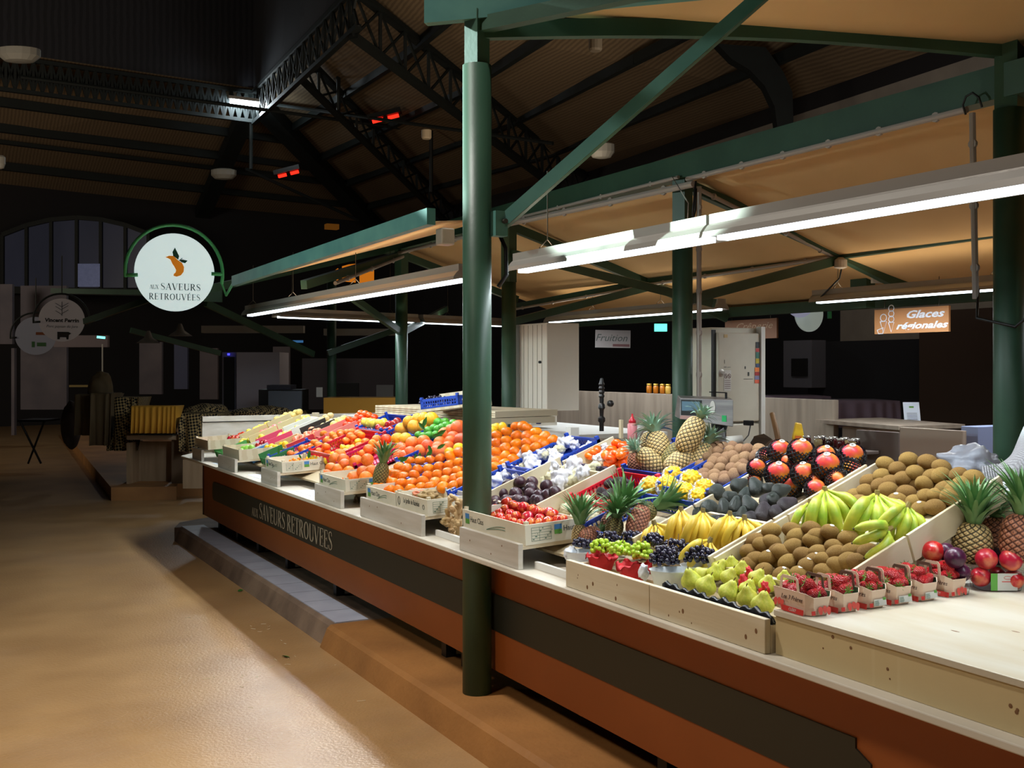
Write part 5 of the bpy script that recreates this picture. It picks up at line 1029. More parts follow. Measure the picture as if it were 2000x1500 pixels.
POTM = fm('pale_beige_fruit', (232, 204, 120), (216, 186, 96), .5, 8); TISS = mat('tissue_wrap', (226, 224, 230), .55, rgb2=(216, 214, 222), scale=10, bump=.35, bscale=20, trans=.1); TISY = mat('wrapped_yellow', (228, 216, 150), .55, rgb2=(240, 236, 220), scale=12, bump=.7, bscale=30)
STEMG = mat('green_calyx', (96, 110, 40), .7); STEMB = mat('brown_stem', (104, 78, 40), .8); LEAF = mat('citrus_leaf', (38, 104, 34), .4, rgb2=(60, 130, 50), scale=12)
STICK = mat('fruit_sticker', (214, 212, 200), .4)
def withspot(name, m, sz, dim, spot=STEMG, amp=.02, r=1, dimb=.05):
    """fruit with its calyx spot on top"""
    me = ell(name, [m, spot], r, sz, 3, amp, 1.5, dim, dimb)
    for p in me.polygons:
        if p.center.z > 0 and sqrt(p.center.x**2+p.center.y**2) < .13: p.material_index = 1
    return me
ME = dict(clementine=withspot('clementine', CLEM, .84, .10), orange=withspot('orange', ORNG, .96, .06), mandarin=withspot('mandarin', ORNG, .8, .12, amp=.05),
  tangerine=withspot('tangerine', TOMR, .82, .1, amp=.04), red_orange=withspot('red_orange', RORG, .95, .06), grapefruit=withspot('grapefruit', GRFR, .93, .05), pomelo=withspot('pomelo', POME, .95, .05),
  lime=withspot('lime', LIME, 1.1, 0), lemon=withspot('lemon', LEMO, 1.2, -.15), kiwi=ell('kiwi', KIWI, 1, 1.32, 3, .04, 1.6), brown_kiwi=ell('brown_kiwi', KIWB, 1, 1.2, 3, .04, 1.6),
  passion_fruit=ell('passion_fruit', PASS, 1, 1.06, 3, .04, 1.3), plum=ell('plum', PLUM_, 1, 1.0, 3, .02), red_apple=withspot('red_apple', APRE, .9, .22, STEMB, .03), dark_apple=withspot('dark_red_apple', APDK, .9, .2, STEMB, .03),
  yellow_apple=withspot('yellow_apple', APYE, .9, .2, STEMB, .03), green_apple=withspot('green_apple', APGR, .9, .2, STEMB, .03), pink_apple=withspot('pink_apple', APPK, .9, .2, STEMB, .03), rosy_apple=withspot('rosy_apple', APRO, .9, .2, STEMB, .03), gy_apple=withspot('greenyellow_apple', APGY, .9, .2, STEMB, .03),
  persimmon=withspot('persimmon', PERS, .72, .12, STEMB, .03), nectarine=withspot('nectarine', NECT, .95, .12, STEMB, .02), kumquat=ell('kumquat', fm('kumquat_peel', (250, 150, 30), (244, 130, 20), .3, 12), 1, 1.35, 2), nut=ell('pale_nut', NUTM, 1, 1.2, 2, .1), pale_fruit=ell('pale_beige_fruit', POTM, 1, 1.1, 3, .05),
  wrapped=ell('wrapped_fruit', TISS, 1, .95, 4, .5, 1.7), wrapped_yellow=ell('wrapped_yellow_fruit', TISY, 1, 1.0, 4, .2, 2.4),
  avocado=lmesh('avocado', AVOC, [(.001, -1.0), (.3, -.98), (.55, -.88), (.8, -.65), (.93, -.35), (.9, -.02), (.74, .35), (.55, .68), (.42, .95), (.28, 1.12), (.1, 1.2), (.001, 1.21)], 26, .05),
  purple_avocado=lmesh('purple_avocado', AVOP, [(.001, -1.0), (.3, -.98), (.58, -.88), (.86, -.62), (.98, -.3), (.93, .05), (.74, .42), (.5, .72), (.36, .92), (.2, 1.05), (.001, 1.1)], 26, .05),
  round_avocado=lmesh('round_avocado', AVOC, [(.001, -1.0), (.4, -.93), (.75, -.66), (.97, -.25), (1, .1), (.85, .5), (.6, .8), (.3, .98), (.001, 1.05)], 26, .04),
  pear=lmesh('pear', PEAR, [(.001, -.92), (.3, -.98), (.65, -.88), (.93, -.55), (1, -.2), (.92, .15), (.66, .5), (.46, .8), (.36, 1.05), (.24, 1.22), (.08, 1.28), (.001, 1.26)], 24, .04))
ORD = ['leftmost', 'second from left', 'third from left', 'fourth from left', 'fifth from left', 'sixth from left', 'seventh from left', 'eighth from left', 'ninth from left', 'tenth from left', 'eleventh from left', 'twelfth from left', 'thirteenth from left', 'fourteenth from left', 'fifteenth from left', 'sixteenth from left']
ROW = ['front row', 'second row', 'third row', 'fourth row', 'fifth row', 'sixth row', 'seventh row', 'eighth row', 'ninth row', 'tenth row', 'eleventh row', 'twelfth row']
def label_pile(objs, what, where, rowh, group):
    """name every fruit by its row and its place in that row"""
    its = sorted(((pixel(o.matrix_world.translation if False else o.location), o) for o in objs), key=lambda t: -t[0][1])
    rows = []; 
    for (px, py), o in its:
        if rows and rows[-1][0]-py < rowh: rows[-1][1].append((px, o))
        else: rows.append([py, [(px, o)]])
    for i, (_, r) in enumerate(rows):
        r.sort(key=lambda t: t[0])
        for j, (_, o) in enumerate(r):
            pos = ORD[j] if j < len(ORD) else ORD[-1]
            if j == len(r)-1 and j > 1: pos = 'rightmost'
            if len(r) == 1: pos = 'alone'
            o['label'] = '%s, %s in %s %s' % (what, pos, ROW[min(i, 11)], where); o['category'] = what.split()[-1]
            if group: o['group'] = group
CR = dict(R1=(360, 760, 6.25), R2=(600, 760, 6.25), R3=(900, 800, 6.25), R4=(1180, 760, 6.25), R5=(1420, 840, 6.25), K=(1400, 840, 3.3333), M=(1100, 780, 4.0), R6=(1700, 840, 4.413))
def P_(crop, x, y): a, b, s = CR[crop]; return a+x/s, b+y/s
def parse(s): return [tuple(float(q) for q in t.split(',')) for t in s.split()]
def rq(): return Euler((random.uniform(0, 6.28), random.uniform(0, 6.28), random.uniform(0, 6.28)))
def pile(kind, r, crop, pts, o0, o1, name, what, where, group, orient='any', rowpx=None, under=True, child=None, cat=None):
    pp = [(*P_(crop, *t[:2]), *t[2:]) for t in parse(pts)]; ys = [t[1] for t in pp]; yb, yt = max(ys), min(ys); out = []
    for t in pp:
        px, py = t[:2]; k = 0 if yb == yt else (yb-py)/(yb-yt); off = o0+(o1-o0)*k; p = sl(px, py, off); s = r*random.uniform(.95, 1.05)
        if len(t) > 2: s = r*t[2]
        if orient == 'any': e = rq()
        elif orient == 'up': e = Euler((random.uniform(-.5, .5), random.uniform(-.9, .2), random.uniform(0, 6)))
        elif orient == 'side':   # long axis across the view
            v = (RX*cos(random.uniform(-.5, .5))+Vector((0, 0, 1))*random.uniform(-.45, .45)+FW*random.uniform(-.5, .5)); e = v.to_track_quat('Z', 'Y').to_euler()
        elif orient == 'ang':
            a = radians(t[3]); e = (RX*sin(a)+Vector((0, 0, 1))*cos(a)+FW*random.uniform(-.1, .4)).to_track_quat('Z', 'Y').to_euler()
        o = put(name, ME[kind], None, p, e, s); out.append(o)
        if child: child(o, s)
        if under:
            q = off-1.55*r; n_ = 0
            while q > -.057+.5*r and n_ < 3:
                pu = Vector((p.x+.35*r, p.y, 0)); pu.z = zs(pu.x)+q
                u = put(name, ME[kind], None, pu, rq(), s*.92); tag(u, '%s buried under the others %s' % (what, where), what.split()[-1], 'hidden lower layer %s' % where); q -= 1.5*r; n_ += 1
    bpy.context.view_layer.update()
    d = (out[0].location-CAM).length; label_pile(out, what, where, rowpx or F*r*1.3/d, group); return out
def sticker(prob, col=STICK, sz=.3):
    me = MB().lathe([(sz, 0), (sz*.9, .03), (.001, .035)], 12).mesh('sticker', col, True)
    def f(o, s):
        if random.random() > prob: return
        q = o.rotation_euler.to_matrix().inverted(); v = q @ (-FW*.35+Vector((0, 0, 1))+RX*random.uniform(-.4, .4)).normalized()
        me0 = o.data; L = 1/sqrt((v.x**2+v.y**2)+(v.z/1.3)**2); c = put('sticker', me, o); c.location = v*L*.985; c.rotation_euler = v.to_track_quat('Z', 'Y').to_euler()
    return f
# ---- kiwis
pile('kiwi', .0285, 'K', '355,655 490,652 618,645 518,692 655,690 738,668 622,718 855,705 360,735 255,722 300,752 495,762 212,795 335,832 665,800 770,765 778,807 878,790 978,792 465,862 597,885 200,878 305,915 425,942 780,877 540,940 910,855 700,925 855,850 395,790 570,820 250,842 640,850 430,800 700,850', -.03, .045, 'kiwi', 'green-brown kiwi', 'of pile behind the pears', 'kiwis in the front right pile', 'side', child=sticker(.22))
pile('kiwi', .0285, 'K', '1100,220 1250,192 1375,208 1175,252 1290,278 1465,242 1455,295 1575,292 1672,310 1075,300 1210,315 1350,350 1597,350 990,332 1485,385 965,400 1115,387 1235,407 1360,432 1515,437 905,430 925,470 1170,460 1190,505 1420,502 1325,512 850,450 1290,470 1060,360 1430,425 1550,395 1400,300 1130,340', -.03, .055, 'kiwi', 'green-brown kiwi', 'of pile at back right', 'kiwis in the back right pile', 'side', child=sticker(.18))
pile('brown_kiwi', .0295, 'R4', '1280,735 1355,700 1455,715 1575,722 1540,770 1400,765 1755,745 1660,745 1898,745 1988,790 1250,830 1375,848 1495,850 1720,838 1620,880 1850,828 1065,950 1180,945 1285,962 1410,978 1555,970 1700,938 1712,1000 1022,1030 1125,1022 1130,1068 1230,1088 1350,1102 1470,1068 1590,1055 1230,1040 1345,1050 1480,1112 1560,830 1450,900 1330,900 1300,790 1660,960', -.02, .05, 'brown_kiwi', 'brown kiwi', 'of pile beside the mangoes', 'brown kiwis at the back')
# ---- avocados
pile('round_avocado', .037, 'M', '1200,728,1,10 1140,850,1,80 1035,890,.85,60 1180,960,.8,30', -.02, .03, 'avocado', 'rounded dark avocado', 'of left avocado heap', 'rounded avocados', 'ang', under=False)
pile('avocado', .036, 'M', '1372,670,1,60 1512,690,1.1,-25 1350,830,.95,5 1455,825,1,-25 1700,715,1,70 1262,850,1,-15 1640,775,.9,30 1420,745,.8,20 1300,760,.8,70 1600,690,.7,60 1330,930,.8,50 1400,900,.8,10', -.01, .05, 'avocado', 'dark green avocado', 'of middle avocado heap', 'green avocados', 'ang', under=False)
pile('purple_avocado', .040, 'M', '1572,885,1.05,-5 1755,830,1,55 1250,955,.8,70 1600,790,.85,35 1680,880,.9,50 1480,930,.8,80', -.02, .02, 'avocado', 'purple-black avocado', 'of right avocado heap', 'purple avocados', 'ang', under=False)
pile('purple_avocado', .026, 'M', '360,655,1,20 440,640,1,60 425,685,1,0 480,650,1,80 300,725,1,85 385,735,1,85 340,760,1,80 520,690,1,40 410,640,.8,30', -.02, .01, 'avocado', 'small dull avocado', 'in the red plastic crate', 'small avocados in the red crate', 'ang', under=False)
# ---- mangoes in nets
def netmesh(name, m, th, cut=.25, n=26, rows=11, R=1.04, squash=.86):
    mb = MB(); nm = []
    for i in range(rows+1):
        a = acos(cut)+(pi-.15-acos(cut))*i/rows
        for k in range(n):
            t = 2*pi*(k+.5*(i % 2))/n; mb.v.append(Vector((R*sin(a)*cos(t), R*squash*sin(a)*sin(t), R*cos(a))))
    for i in range(rows-1):
        for k in range(n):
            if i % 2 == 0: q = (i*n+k, (i+1)*n+k, (i+2)*n+k, (i+1)*n+(k-1) % n)
            else: q = (i*n+k, (i+1)*n+(k+1) % n, (i+2)*n+k, (i+1)*n+k)
            mb.face(q)
    me = mb.mesh(name, m, False); return me, th
def add_net(o, me, th):
    c = put('foam_net', me, o); w = c.modifiers.new('w', 'WIREFRAME'); w.thickness = th; w.use_even_offset = False; return c
MANG = fm('mango_skin', (226, 62, 70), (246, 164, 40), .36, 1.1, .06, 120, spec=.5, amt=.06, hue=.01, mid=(.42, .62)); nt = MANG.node_tree
ME['mango'] = ell('mango', MANG, 1, 1.12, 4, .04, 1.2)
for v in ME['mango'].vertices: v.co.y *= .88
NETB, NETW = mat('black_foam', (30, 30, 34), .35), mat('white_foam', (238, 238, 240), .6)
nb, nw = netmesh('black_net', NETB, .06, .58, 17, 11, 1.13, .97), netmesh('white_net', NETW, .10, .35, 14, 8, 1.16, 1.0)
STKD = mat('sticker_print', (40, 40, 44), .5)
MPOS = ['mango at the back left of the nine beside the brown kiwis', 'sticker-fronted mango at the back centre', 'mango half hidden behind the big red-orange one', 'big red-orange mango right of centre', 'yellow-orange mango at the back right end', 'small yellow-orange mango at the left end', 'large pink-red mango front left', 'pink-red mango in the front middle', 'low mango just behind the pine divider', 'mango mostly hidden low behind the avocados']
for i, (x, y, r, o_) in enumerate([(650, 262, .047, .07), (905, 262, .050, .075), (1200, 315, .042, .05), (1225, 440, .052, .07), (1525, 320, .048, .055), (365, 465, .037, .05), (625, 540, .050, .05), (945, 545, .047, .045), (1085, 730, .040, .0), (760, 690, .045, -.01)]):
    p = sl(*P_('R5', x, y), o_); v = (-FW*.62+Vector((0, 0, .85))+RX*random.uniform(-.12, .12)); rot = v.to_track_quat('Z', 'Y').to_euler()
    o = put('mango', ME['mango'], None, p, rot, r); tag(o, 'netted '+MPOS[i], 'mango', 'mangoes in black foam nets'); add_net(o, nb[0], .17)
    if i < 8:
        a = MB(); a.lathe([(.27, 0), (.26, .02), (.001, .03)], 16); c = put('sticker', a.mesh('sticker', STICK, True), o); vv = Vector((random.uniform(-.3, .1), random.uniform(.1, .35), 1)).normalized(); c.location = vv*1.115; c.location.y *= .95; c.rotation_euler = vv.to_track_quat('Z', 'Y').to_euler()
        b_ = MB(); b_.tube([(-.12, 0, .035), (-.05, .06, .035), (.05, .06, .035), (.12, -.02, .035), (.02, -.06, .035), (-.08, -.04, .035)], .018, 4); b_.tube([(-.1, -.1, .035), (.1, -.1, .035)], .014, 4)
        put('sticker_print', b_.mesh('sticker_print', STKD), c)
nf = netmesh('black_net_whole', NETB, .06, .93, 17, 13, 1.08, .95)
for x, y, r, o_, lab in ((1350, 610, .044, .02, 'fully netted mango low at the right of the mangoes'), (1080, 640, .04, .01, 'fully netted mango low in the centre of the mangoes'), (790, 395, .042, .03, 'fully netted mango between the front and back mangoes'), (480, 330, .042, .03, 'fully netted mango behind the small yellow-orange one'), (1490, 480, .044, .02, 'fully netted mango at the right end of the mangoes'), (1040, 360, .044, .03, 'fully netted mango behind the red-orange ones'), (320, 620, .036, .0, 'fully netted mango low at the left of the mangoes')):
    o = put('mango', ME['mango'], None, sl(*P_('R5', x, y), o_), Euler((1.2, .3, x)), r); tag(o, lab, 'mango', 'mangoes in black foam nets'); add_net(o, nf[0], .16)
# ---- yellow dragon fruits
bm = bmesh.new(); bmesh.ops.create_uvsphere(bm, u_segments=40, v_segments=30, radius=1)
for v in bm.verts:
    th_, ph = atan2(v.co.y, v.co.x), acos(max(-1, min(1, v.co.z))); a = th_*7/(2*pi)+ph*2.2/pi*2; b_ = th_*7/(2*pi)-ph*2.2/pi*2
    d = max(abs(a-floor(a)-.5), abs(b_-floor(b_)-.5)); v.co *= 1+.36*max(0, 1-2*d)*sin(ph)
    v.co.z *= 1.15
me = bpy.data.meshes.new('dragon_fruit'); bm.to_mesh(me); bm.free(); me.materials.append(fm('yellow_dragon_skin', (240, 196, 24), (226, 170, 20), .45, 8, .1)); [setattr(q, 'use_smooth', True) for q in me.polygons]; ME['dragon'] = me
for i, (x, y, r, ww) in enumerate([(690, 690, .038, 'leftmost of the group'), (815, 680, .036, 'second from the left with a sticker'), (860, 600, .034, 'top middle in its white net'), (945, 735, .036, 'bottom middle deep in its net'), (1000, 630, .034, 'right of the top one'), (1105, 700, .032, 'rightmost below the blue crate edge'), (1060, 765, .03, 'lowest right behind the divider')]):
    p = sl(*P_('M', x, y), .015); v = -FW*.7+Vector((0, 0, .7))+RX*random.uniform(-.5, .2)*(i > 0); o = put('yellow_dragon_fruit', ME['dragon'], None, p, v.to_track_quat('Z', 'Y').to_euler(), r*1.12)
    tag(o, 'yellow dragon fruit, '+ww, 'dragon fruit', 'yellow dragon fruits in white nets'); add_net(o, nw[0], .19).scale = (1.12,)*3
    o['_'] = 0; del o['_']
# ---- pineapples
def pine_mesh(name, c1, c2, c3, k=8):
    mb = MB(); n, rz = 144, 76; cols = []
    for j in range(rz+1):
        v = j/rz; ph = pi*v; z = -cos(ph)*1.22; R = .98*(sin(ph)**.62 if 0 < v < 1 else .0)*(1.0-.10*(v-.4))
        for i in range(n):
            t = i/n; a = t*k+z*3.1; b_ = t*k-z*3.1; d = max(abs(a-floor(a)-.5), abs(b_-floor(b_)-.5))*2; e = 1-d
            bump = .085*(1-d**4)*min(1, R*1.6); rr = max(.001, R-.07+bump); mb.v.append(Vector((rr*cos(2*pi*t), rr*sin(2*pi*t), z)))
            q = 0 if d > .80 else (1 if d > .24 else 2); ca, cb = lin(c3), lin(c1); mixt = {0: 0.0, 1: min(1, (.86-d)*4), 2: 1}[q]; col = [ca[m_]*(1-mixt)+cb[m_]*mixt for m_ in range(3)]
            if q == 2 and d < .16: col = [x*.6 for x in lin(c2)]
            cols.append(col)
    for j in range(rz):
        for i in range(n): mb.face((j*n+i, j*n+(i+1) % n, (j+1)*n+(i+1) % n, (j+1)*n+i))
    return mb.mesh(name, vmat('pineapple_rind', .55, .3, 60), True, cols)
def crown_mesh(name, m, n=54, L=1.0, seed=1, spread=1.0, wd=.115):
    random.seed(seed); mb = MB()
    for i in range(n):
        t = i/n; a = i*2.39996; tilt = (1-t)*1.25*spread+.08; ln = L*(.55+.55*sin(pi*min(1, t*1.1+.12)))*random.uniform(.85, 1.1); w = wd*(1.1-.5*t)
        base = Vector((cos(a)*.16*(1-t), sin(a)*.16*(1-t), .30*t)); out = Vector((cos(a), sin(a), 0)); sd = Vector((-sin(a), cos(a), 0)); o = len(mb.v); S = 6
        for s_ in range(S+1):
            u = s_/S; th_ = tilt*(.45+.75*u) if spread > .5 else tilt*.5; p = base+(out*sin(th_)+Vector((0, 0, 1))*cos(th_))*ln*u; ww = w*(1-u)**.7*(1 if u > 0 else .8)+.002
            nn = (out*cos(th_)-Vector((0, 0, 1))*sin(th_)); mb.v += [p+sd*ww+nn*ww*-.35, p+nn*ww*.35*0, p-sd*ww+nn*ww*-.35]
        for s_ in range(S):
            q = o+s_*3; mb.face((q, q+1, q+4, q+3)); mb.face((q+1, q+2, q+5, q+4))
    me = mb.mesh(name, m, True); random.seed(5+seed); return me
LEAFG = fm('pineapple_leaf', (112, 150, 94), (70, 114, 64), .42, 3, 0, amt=.15); LEAFB = fm('bluish_pineapple_leaf', (150, 178, 154), (112, 146, 122), .5, 3, 0, amt=.12)
PB = [pine_mesh('pineapple_body', (216, 186, 124), (110, 76, 40), (52, 40, 20), 12), pine_mesh('pineapple_body_red', (190, 124, 92), (110, 60, 40), (80, 40, 28), 12), pine_mesh('pineapple_body_green', (150, 136, 74), (100, 80, 40), (56, 54, 26), 12)]
CW = [crown_mesh('crown_green', LEAFG, 54, 1.0, 1), crown_mesh('crown_blue', LEAFB, 46, 1.0, 2), crown_mesh('crown_tight', LEAFG, 44, 1.0, 3, .55), crown_mesh('crown_blue_tight', LEAFB, 40, 1.0, 4, .7), crown_mesh('crown_dense', LEAFG, 95, 1.0, 6, .62, .075)]
def pineapple(label, p, r, ang, body=0, crown=0, cs=1.0, back=0.0, bodyl=1.0):
    v = RX*sin(radians(ang))+Vector((0, 0, 1))*cos(radians(ang))+FW*back; g = thing('pineapple', label, 'pineapple', p, None, v.to_track_quat('Z', 'Y').to_euler())
    o = put('pineapple_fruit', PB[body], g); o.location = (0, 0, 0); o.scale = (r, r, r*bodyl); c = put('crown', CW[crown], g); c.location = (0, 0, r*1.14*bodyl); c.scale = (cs*.11,)*3
    return g
px6 = lambda x, y, o_: sl(*P_('R6', x, y), o_)
pR = lambda x, y, d: atd(*P_('R6', x, y), d)
pineapple('golden pineapple standing right of the tall pine divider', pR(880, 975, 3.66), .067, 4, 0, 4, 1.45, 0, .85)
pineapple('shaded pineapple between the two right-hand ones', pR(1085, 905, 3.86), .060, -3, 1, 0, 1.0, 0, .9)
pineapple('reddish pineapple cut by the right frame edge', pR(1290, 930, 3.58), .066, 5, 1, 4, 1.5, 0, 1.0)
p4 = lambda x, y, o_: sl(*P_('R4', x, y), o_)
pineapple('topmost upright pineapple leaning right in front of the scale', p4(1055, 560, .15), .058, 28, 0, 1, .80, .0, 1.28)
pineapple('blunt pineapple in the left centre of the back group', p4(665, 700, .10), .058, -10, 0, 1, 1.0, .5, 1.05)
pineapple('pineapple lying low with its crown to the left', p4(580, 900, .045), .056, -48, 0, 3, .75, 0, 1.25)
pineapple('reddish pineapple at the left end of the back group', p4(395, 905, .03), .046, -8, 1, 3, .7, .1, 1.0)
pineapple('pineapple behind the blunt one, crown showing above it', p4(560, 640, .07), .05, 8, 0, 1, .95, .15, .8)
pineapple('pineapple lying low with its crown to the right', p4(925, 890, .04), .054, 58, 0, 3, .7, .1, 1.2)
pineapple('dark pineapple wedged in the middle of the back group', p4(845, 815, .05), .05, 35, 2, 3, .4, .3, 1.1)
pineapple('pineapple behind the brown kiwis with its crown beside the scale', p4(1175, 830, .03), .05, 28, 0, 1, .95, .2, 1.2)
pm = lambda x, y, o_: sl(*P_('M', x, y), o_)
pineapple('small pineapple with a tall crown right of the red apple crate', pm(125, 1065, .0), .034, 3, 0, 2, 1.25, .0, 1.2)
pineapple('orange-brown pineapple behind the black grapes', pm(210, 1070, -.005), .043, 70, 1, 2, .5, .9, 1.0)
pineapple('pineapple with a big crown leaning right, centre front', pm(370, 970, -.01), .045, 30, 1, 2, 1.55, -.1, 1.0)
pineapple('pineapple with a spread grey-green crown behind the grapes', pm(400, 1000, .0), .04, 8, 2, 0, 1.15, -.1, .9)
pineapple('orange-brown pineapple left of the ripe bananas', pm(585, 950, .01), .046, 25, 1, 1, .3, .3, 1.25)
pineapple('pineapple with its crown pointing right over the bananas', pm(640, 880, .0), .045, 62, 2, 2, 1.35, -.1, .9)
p2 = lambda x, y, o_: sl(*P_('R2', x, y), o_)
pineapple('green-skinned pineapple standing between oranges and clementines', atx(*P_('R2', 900, 1050), 2.42), .048, 10, 2, 2, 1.25, 0, 1.35)
# ---- bananas
def banana_mesh(name, m, L=.155, r=.0180, curve=.044, tipc=None):
    pts = []; rs = []
    for i in range(15):
        t = i/14; z = -L*t; x = curve*sin(pi*min(1, t*1.02))*1.0; pts.append((x+.0, 0, z)); rs.append(max(.003, r*(.36 if t < .16 else min(1, .36+(t-.16)*4.5))*(1 if t < .80 else max(.22, 1-((t-.80)/.20)**2*.85))))
    mb = MB(); mb.tube(pts, rs, 7); mb.cur = 1; mb.tube([pts[-1], (pts[-1][0]-.001, 0, pts[-1][2]-.005)], rs[-1]*.9, 6); return mb.mesh(name, [m, mat('banana_tip', (60, 46, 24), .8)], True)
BY = fm('ripe_banana_peel', (232, 204, 80), (220, 186, 58), .42, 5, .03, amt=.07, hue=.008); BG = fm('green_banana_peel', (218, 214, 74), (150, 184, 56), .42, 2.6, .03, amt=.07, hue=.01, mid=(.4, .6), stretch=(9, 9, 9)); STB = mat('banana_stalk', (120, 104, 60), .7); STG = mat('green_banana_stalk', (140, 120, 60), .7)
BM = {0: banana_mesh('banana', BY), 1: banana_mesh('green_banana', BG)}
def bunch(label, crop, x, y, n, off, kind, s=1.0, lean=0, spread=62, flat=0.0):
    p = sl(*P_(crop, x, y), off); M = Matrix(((RX.x, FW.x, 0, p.x), (RX.y, FW.y, 0, p.y), (0, 0, 1, p.z), (0, 0, 0, 1))) @ Matrix.Rotation(radians(lean), 4, 'Y')
    g = thing('banana_bunch', label, 'bananas', p); g.matrix_basis = M
    MB().tube([(0, 0, .012), (0, 0, -.012)], [.008, .013], 8).build('stalk', STB if kind == 0 else STG, g)
    for i in range(n):
        a = radians(-spread/2+spread*i/max(1, n-1)); o = put('banana', BM[kind], g)
        o.location = (.008*sin(a)*2, .004*(i % 2), -.006)
        d = Vector((sin(a), -.28-.2*flat+.12*(i % 2), -cos(a)*(1-flat))).normalized(); q = (-d).to_track_quat('Z', 'X').to_matrix()
        # bulge of the finger away from the bunch centre / towards the viewer
        bx = Vector((sin(a)*1.2, -.9, 0)); bx = (bx-d*bx.dot(d)).normalized(); zz = -d; yy = zz.cross(bx)
        o.rotation_euler = Matrix(((bx.x, yy.x, zz.x), (bx.y, yy.y, zz.y), (bx.z, yy.z, zz.z))).to_euler(); o.scale = (s,)*3
    if random.random() < .8:
        MB().lathe([(.008, 0), (.007, .001)], 12, Matrix.Translation((.012, -.058*s, -.075*s)) @ Matrix.Rotation(pi/2, 4, 'X')).build('sticker', STICK, g)
    return g
bunch('small green-tipped banana bunch against the left divider', 'R5', 1015, 880, 4, .095, 1, .85, 4, 60)
bunch('tall green-yellow banana bunch behind the kiwi pile', 'R5', 1195, 725, 5, .13, 1, 1.2, -10, 62); bunch('largest green-yellow banana bunch in the right tray', 'R5', 1830, 775, 6, .12, 1, 1.22, 3, 74)
bunch('green banana bunch below the back right kiwis', 'K', 1245, 490, 5, .085, 1, .92, 26, 60); bunch('lowest green banana bunch next to the tall divider', 'K', 1125, 645, 4, .055, 1, .9, 62, 46, .3)
for a in (('ripe banana bunch with two dark tips, behind the green grapes', 920, 858, 4, .10, 1.0, 0, 44), ('ripe banana bunch with a green sticker, second in the row', 1090, 872, 5, .10, 1.05, 8, 46), ('ripe banana bunch third in the row beside the divider', 1300, 895, 5, .09, 1.0, 10, 48), ('ripe banana bunch at the right end under the avocados', 1415, 925, 5, .07, .85, 4, 70), ('ripe banana bunch at the left end of the row', 710, 965, 5, .06, .85, -14, 66), ('ripe banana bunch lying low in front near the black grapes', 1145, 1100, 4, .05, .85, 30, 60)):
    bunch(a[0], 'M', a[1], a[2], a[3], a[4], 0, a[5], a[6], a[7])
# ---- pears, grapes
BLK = mat('black_liner', (18, 18, 20), .3); REDT = mat('red_tissue', (206, 24, 36), .6, bump=.4, bscale=30, rgb2=(190, 16, 30), scale=10)
stem_me = MB().tube([(0, 0, 1.2), (.05, 0, 1.4), (.12, 0, 1.6)], .05, 5).mesh('stem', STEMB)
def stem_child(o, s): put('stem', stem_me, o)
for i, (x, y, r, a, lab) in enumerate([(1000, 1405, 1.1, -20, 'big green pear at the left end of the pear box'), (1120, 1450, 1.05, 20, 'blushed pear second along the front of the pear box'), (1080, 1365, .8, 60, 'small green pear behind the big left one'), (1190, 1350, .85, 10, 'pear in the middle of the back row'), (1225, 1310, .85, 30, 'pear at the back below the kiwis'), (1318, 1285, .8, -8, 'upright pear with a long stem at the back'), (1300, 1385, .9, 20, 'pear right of the middle in net wrap')]):
    o = put('pear', ME['pear'], None, sl(*P_('M', x, y), .0), (RX*sin(radians(a))+Vector((0, 0, 1))*cos(radians(a))-FW*.3).to_track_quat('Z', 'Y').to_euler(), .036*r); o.scale.z *= .85; stem_child(o, 1); tag(o, lab, 'pear')
for i, (x, y, r, a, lab) in enumerate([(85, 1050, 1.1, 15, 'round yellow-green pear low in the centre of the pear box'), (200, 1085, 1.05, -10, 'wrapped yellow pear right of the round one'), (205, 1030, .9, 15, 'wrapped pear with a printed net behind'), (300, 1125, 1.1, 5, 'yellow-green pear beside the first strawberry basket'), (165, 905, .85, 0, 'pear in yellow paper at the back right'), (265, 960, .9, 25, 'blushed yellow pear near the red tissue'), (440, 957, .7, 0, 'pear peeping over the first strawberry basket'), (330, 1000, .85, 10, 'pear half behind the strawberry basket handle')]):
    o = put('pear', ME['pear'], None, sl(*P_('K', x, y), .0), (RX*sin(radians(a))+Vector((0, 0, 1))*cos(radians(a))-FW*.3).to_track_quat('Z', 'Y').to_euler(), .035*r); o.scale.z *= .85; stem_child(o, 1); tag(o, lab, 'pear')
for x, y, s_, lab in ((170, 1000, .026, 'red tissue scrap between the middle pears'), (310, 1040, .024, 'red tissue scrap left of the strawberry basket'), (210, 935, .02, 'red tissue scrap behind the pears')): blob('red_tissue', lab, 'paper', sl(*P_('K', x, y), .01), (s_*.5, s_*.8, s_*1.2), REDT, .6, 2, 3, seed=x)
mb = MB(); n_ = 40
for i in range(n_+1):
    y = 3.10-.56*i/n_; w_ = .006*sin(i*1.7)+.004*sin(i*.6); mb.v += [Vector((2.256, y, .85)), Vector((2.252, y, .948+w_)), Vector((2.262+w_*.4, y, .953+w_)), Vector((2.30, y, .87))]
for i in range(n_):
    for k in range(3): mb.face((4*i+k, 4*i+4+k, 4*i+5+k, 4*i+1+k))
o = mb.build('black_tray_liner', BLK, smooth=True); o.modifiers.new('s', 'SOLIDIFY').thickness = .0015; tag(o, 'wavy black plastic liner along the front of the pear box', 'liner')
GRB = fm('black_grape', (26, 24, 40), (44, 40, 62), .22, 5, .0, spec=.6, amt=.2); GRG = fm('green_grape', (190, 214, 70), (160, 196, 50), .18, 5, .0, spec=.6, amt=.08); nt = GRG.node_tree; nt.nodes['Principled BSDF'].inputs['Subsurface Weight'].default_value = 0
GB, GG = ell('grape_black', GRB, 1, 1.12, 2), ell('grape_green', GRG, 1, 1.15, 2)
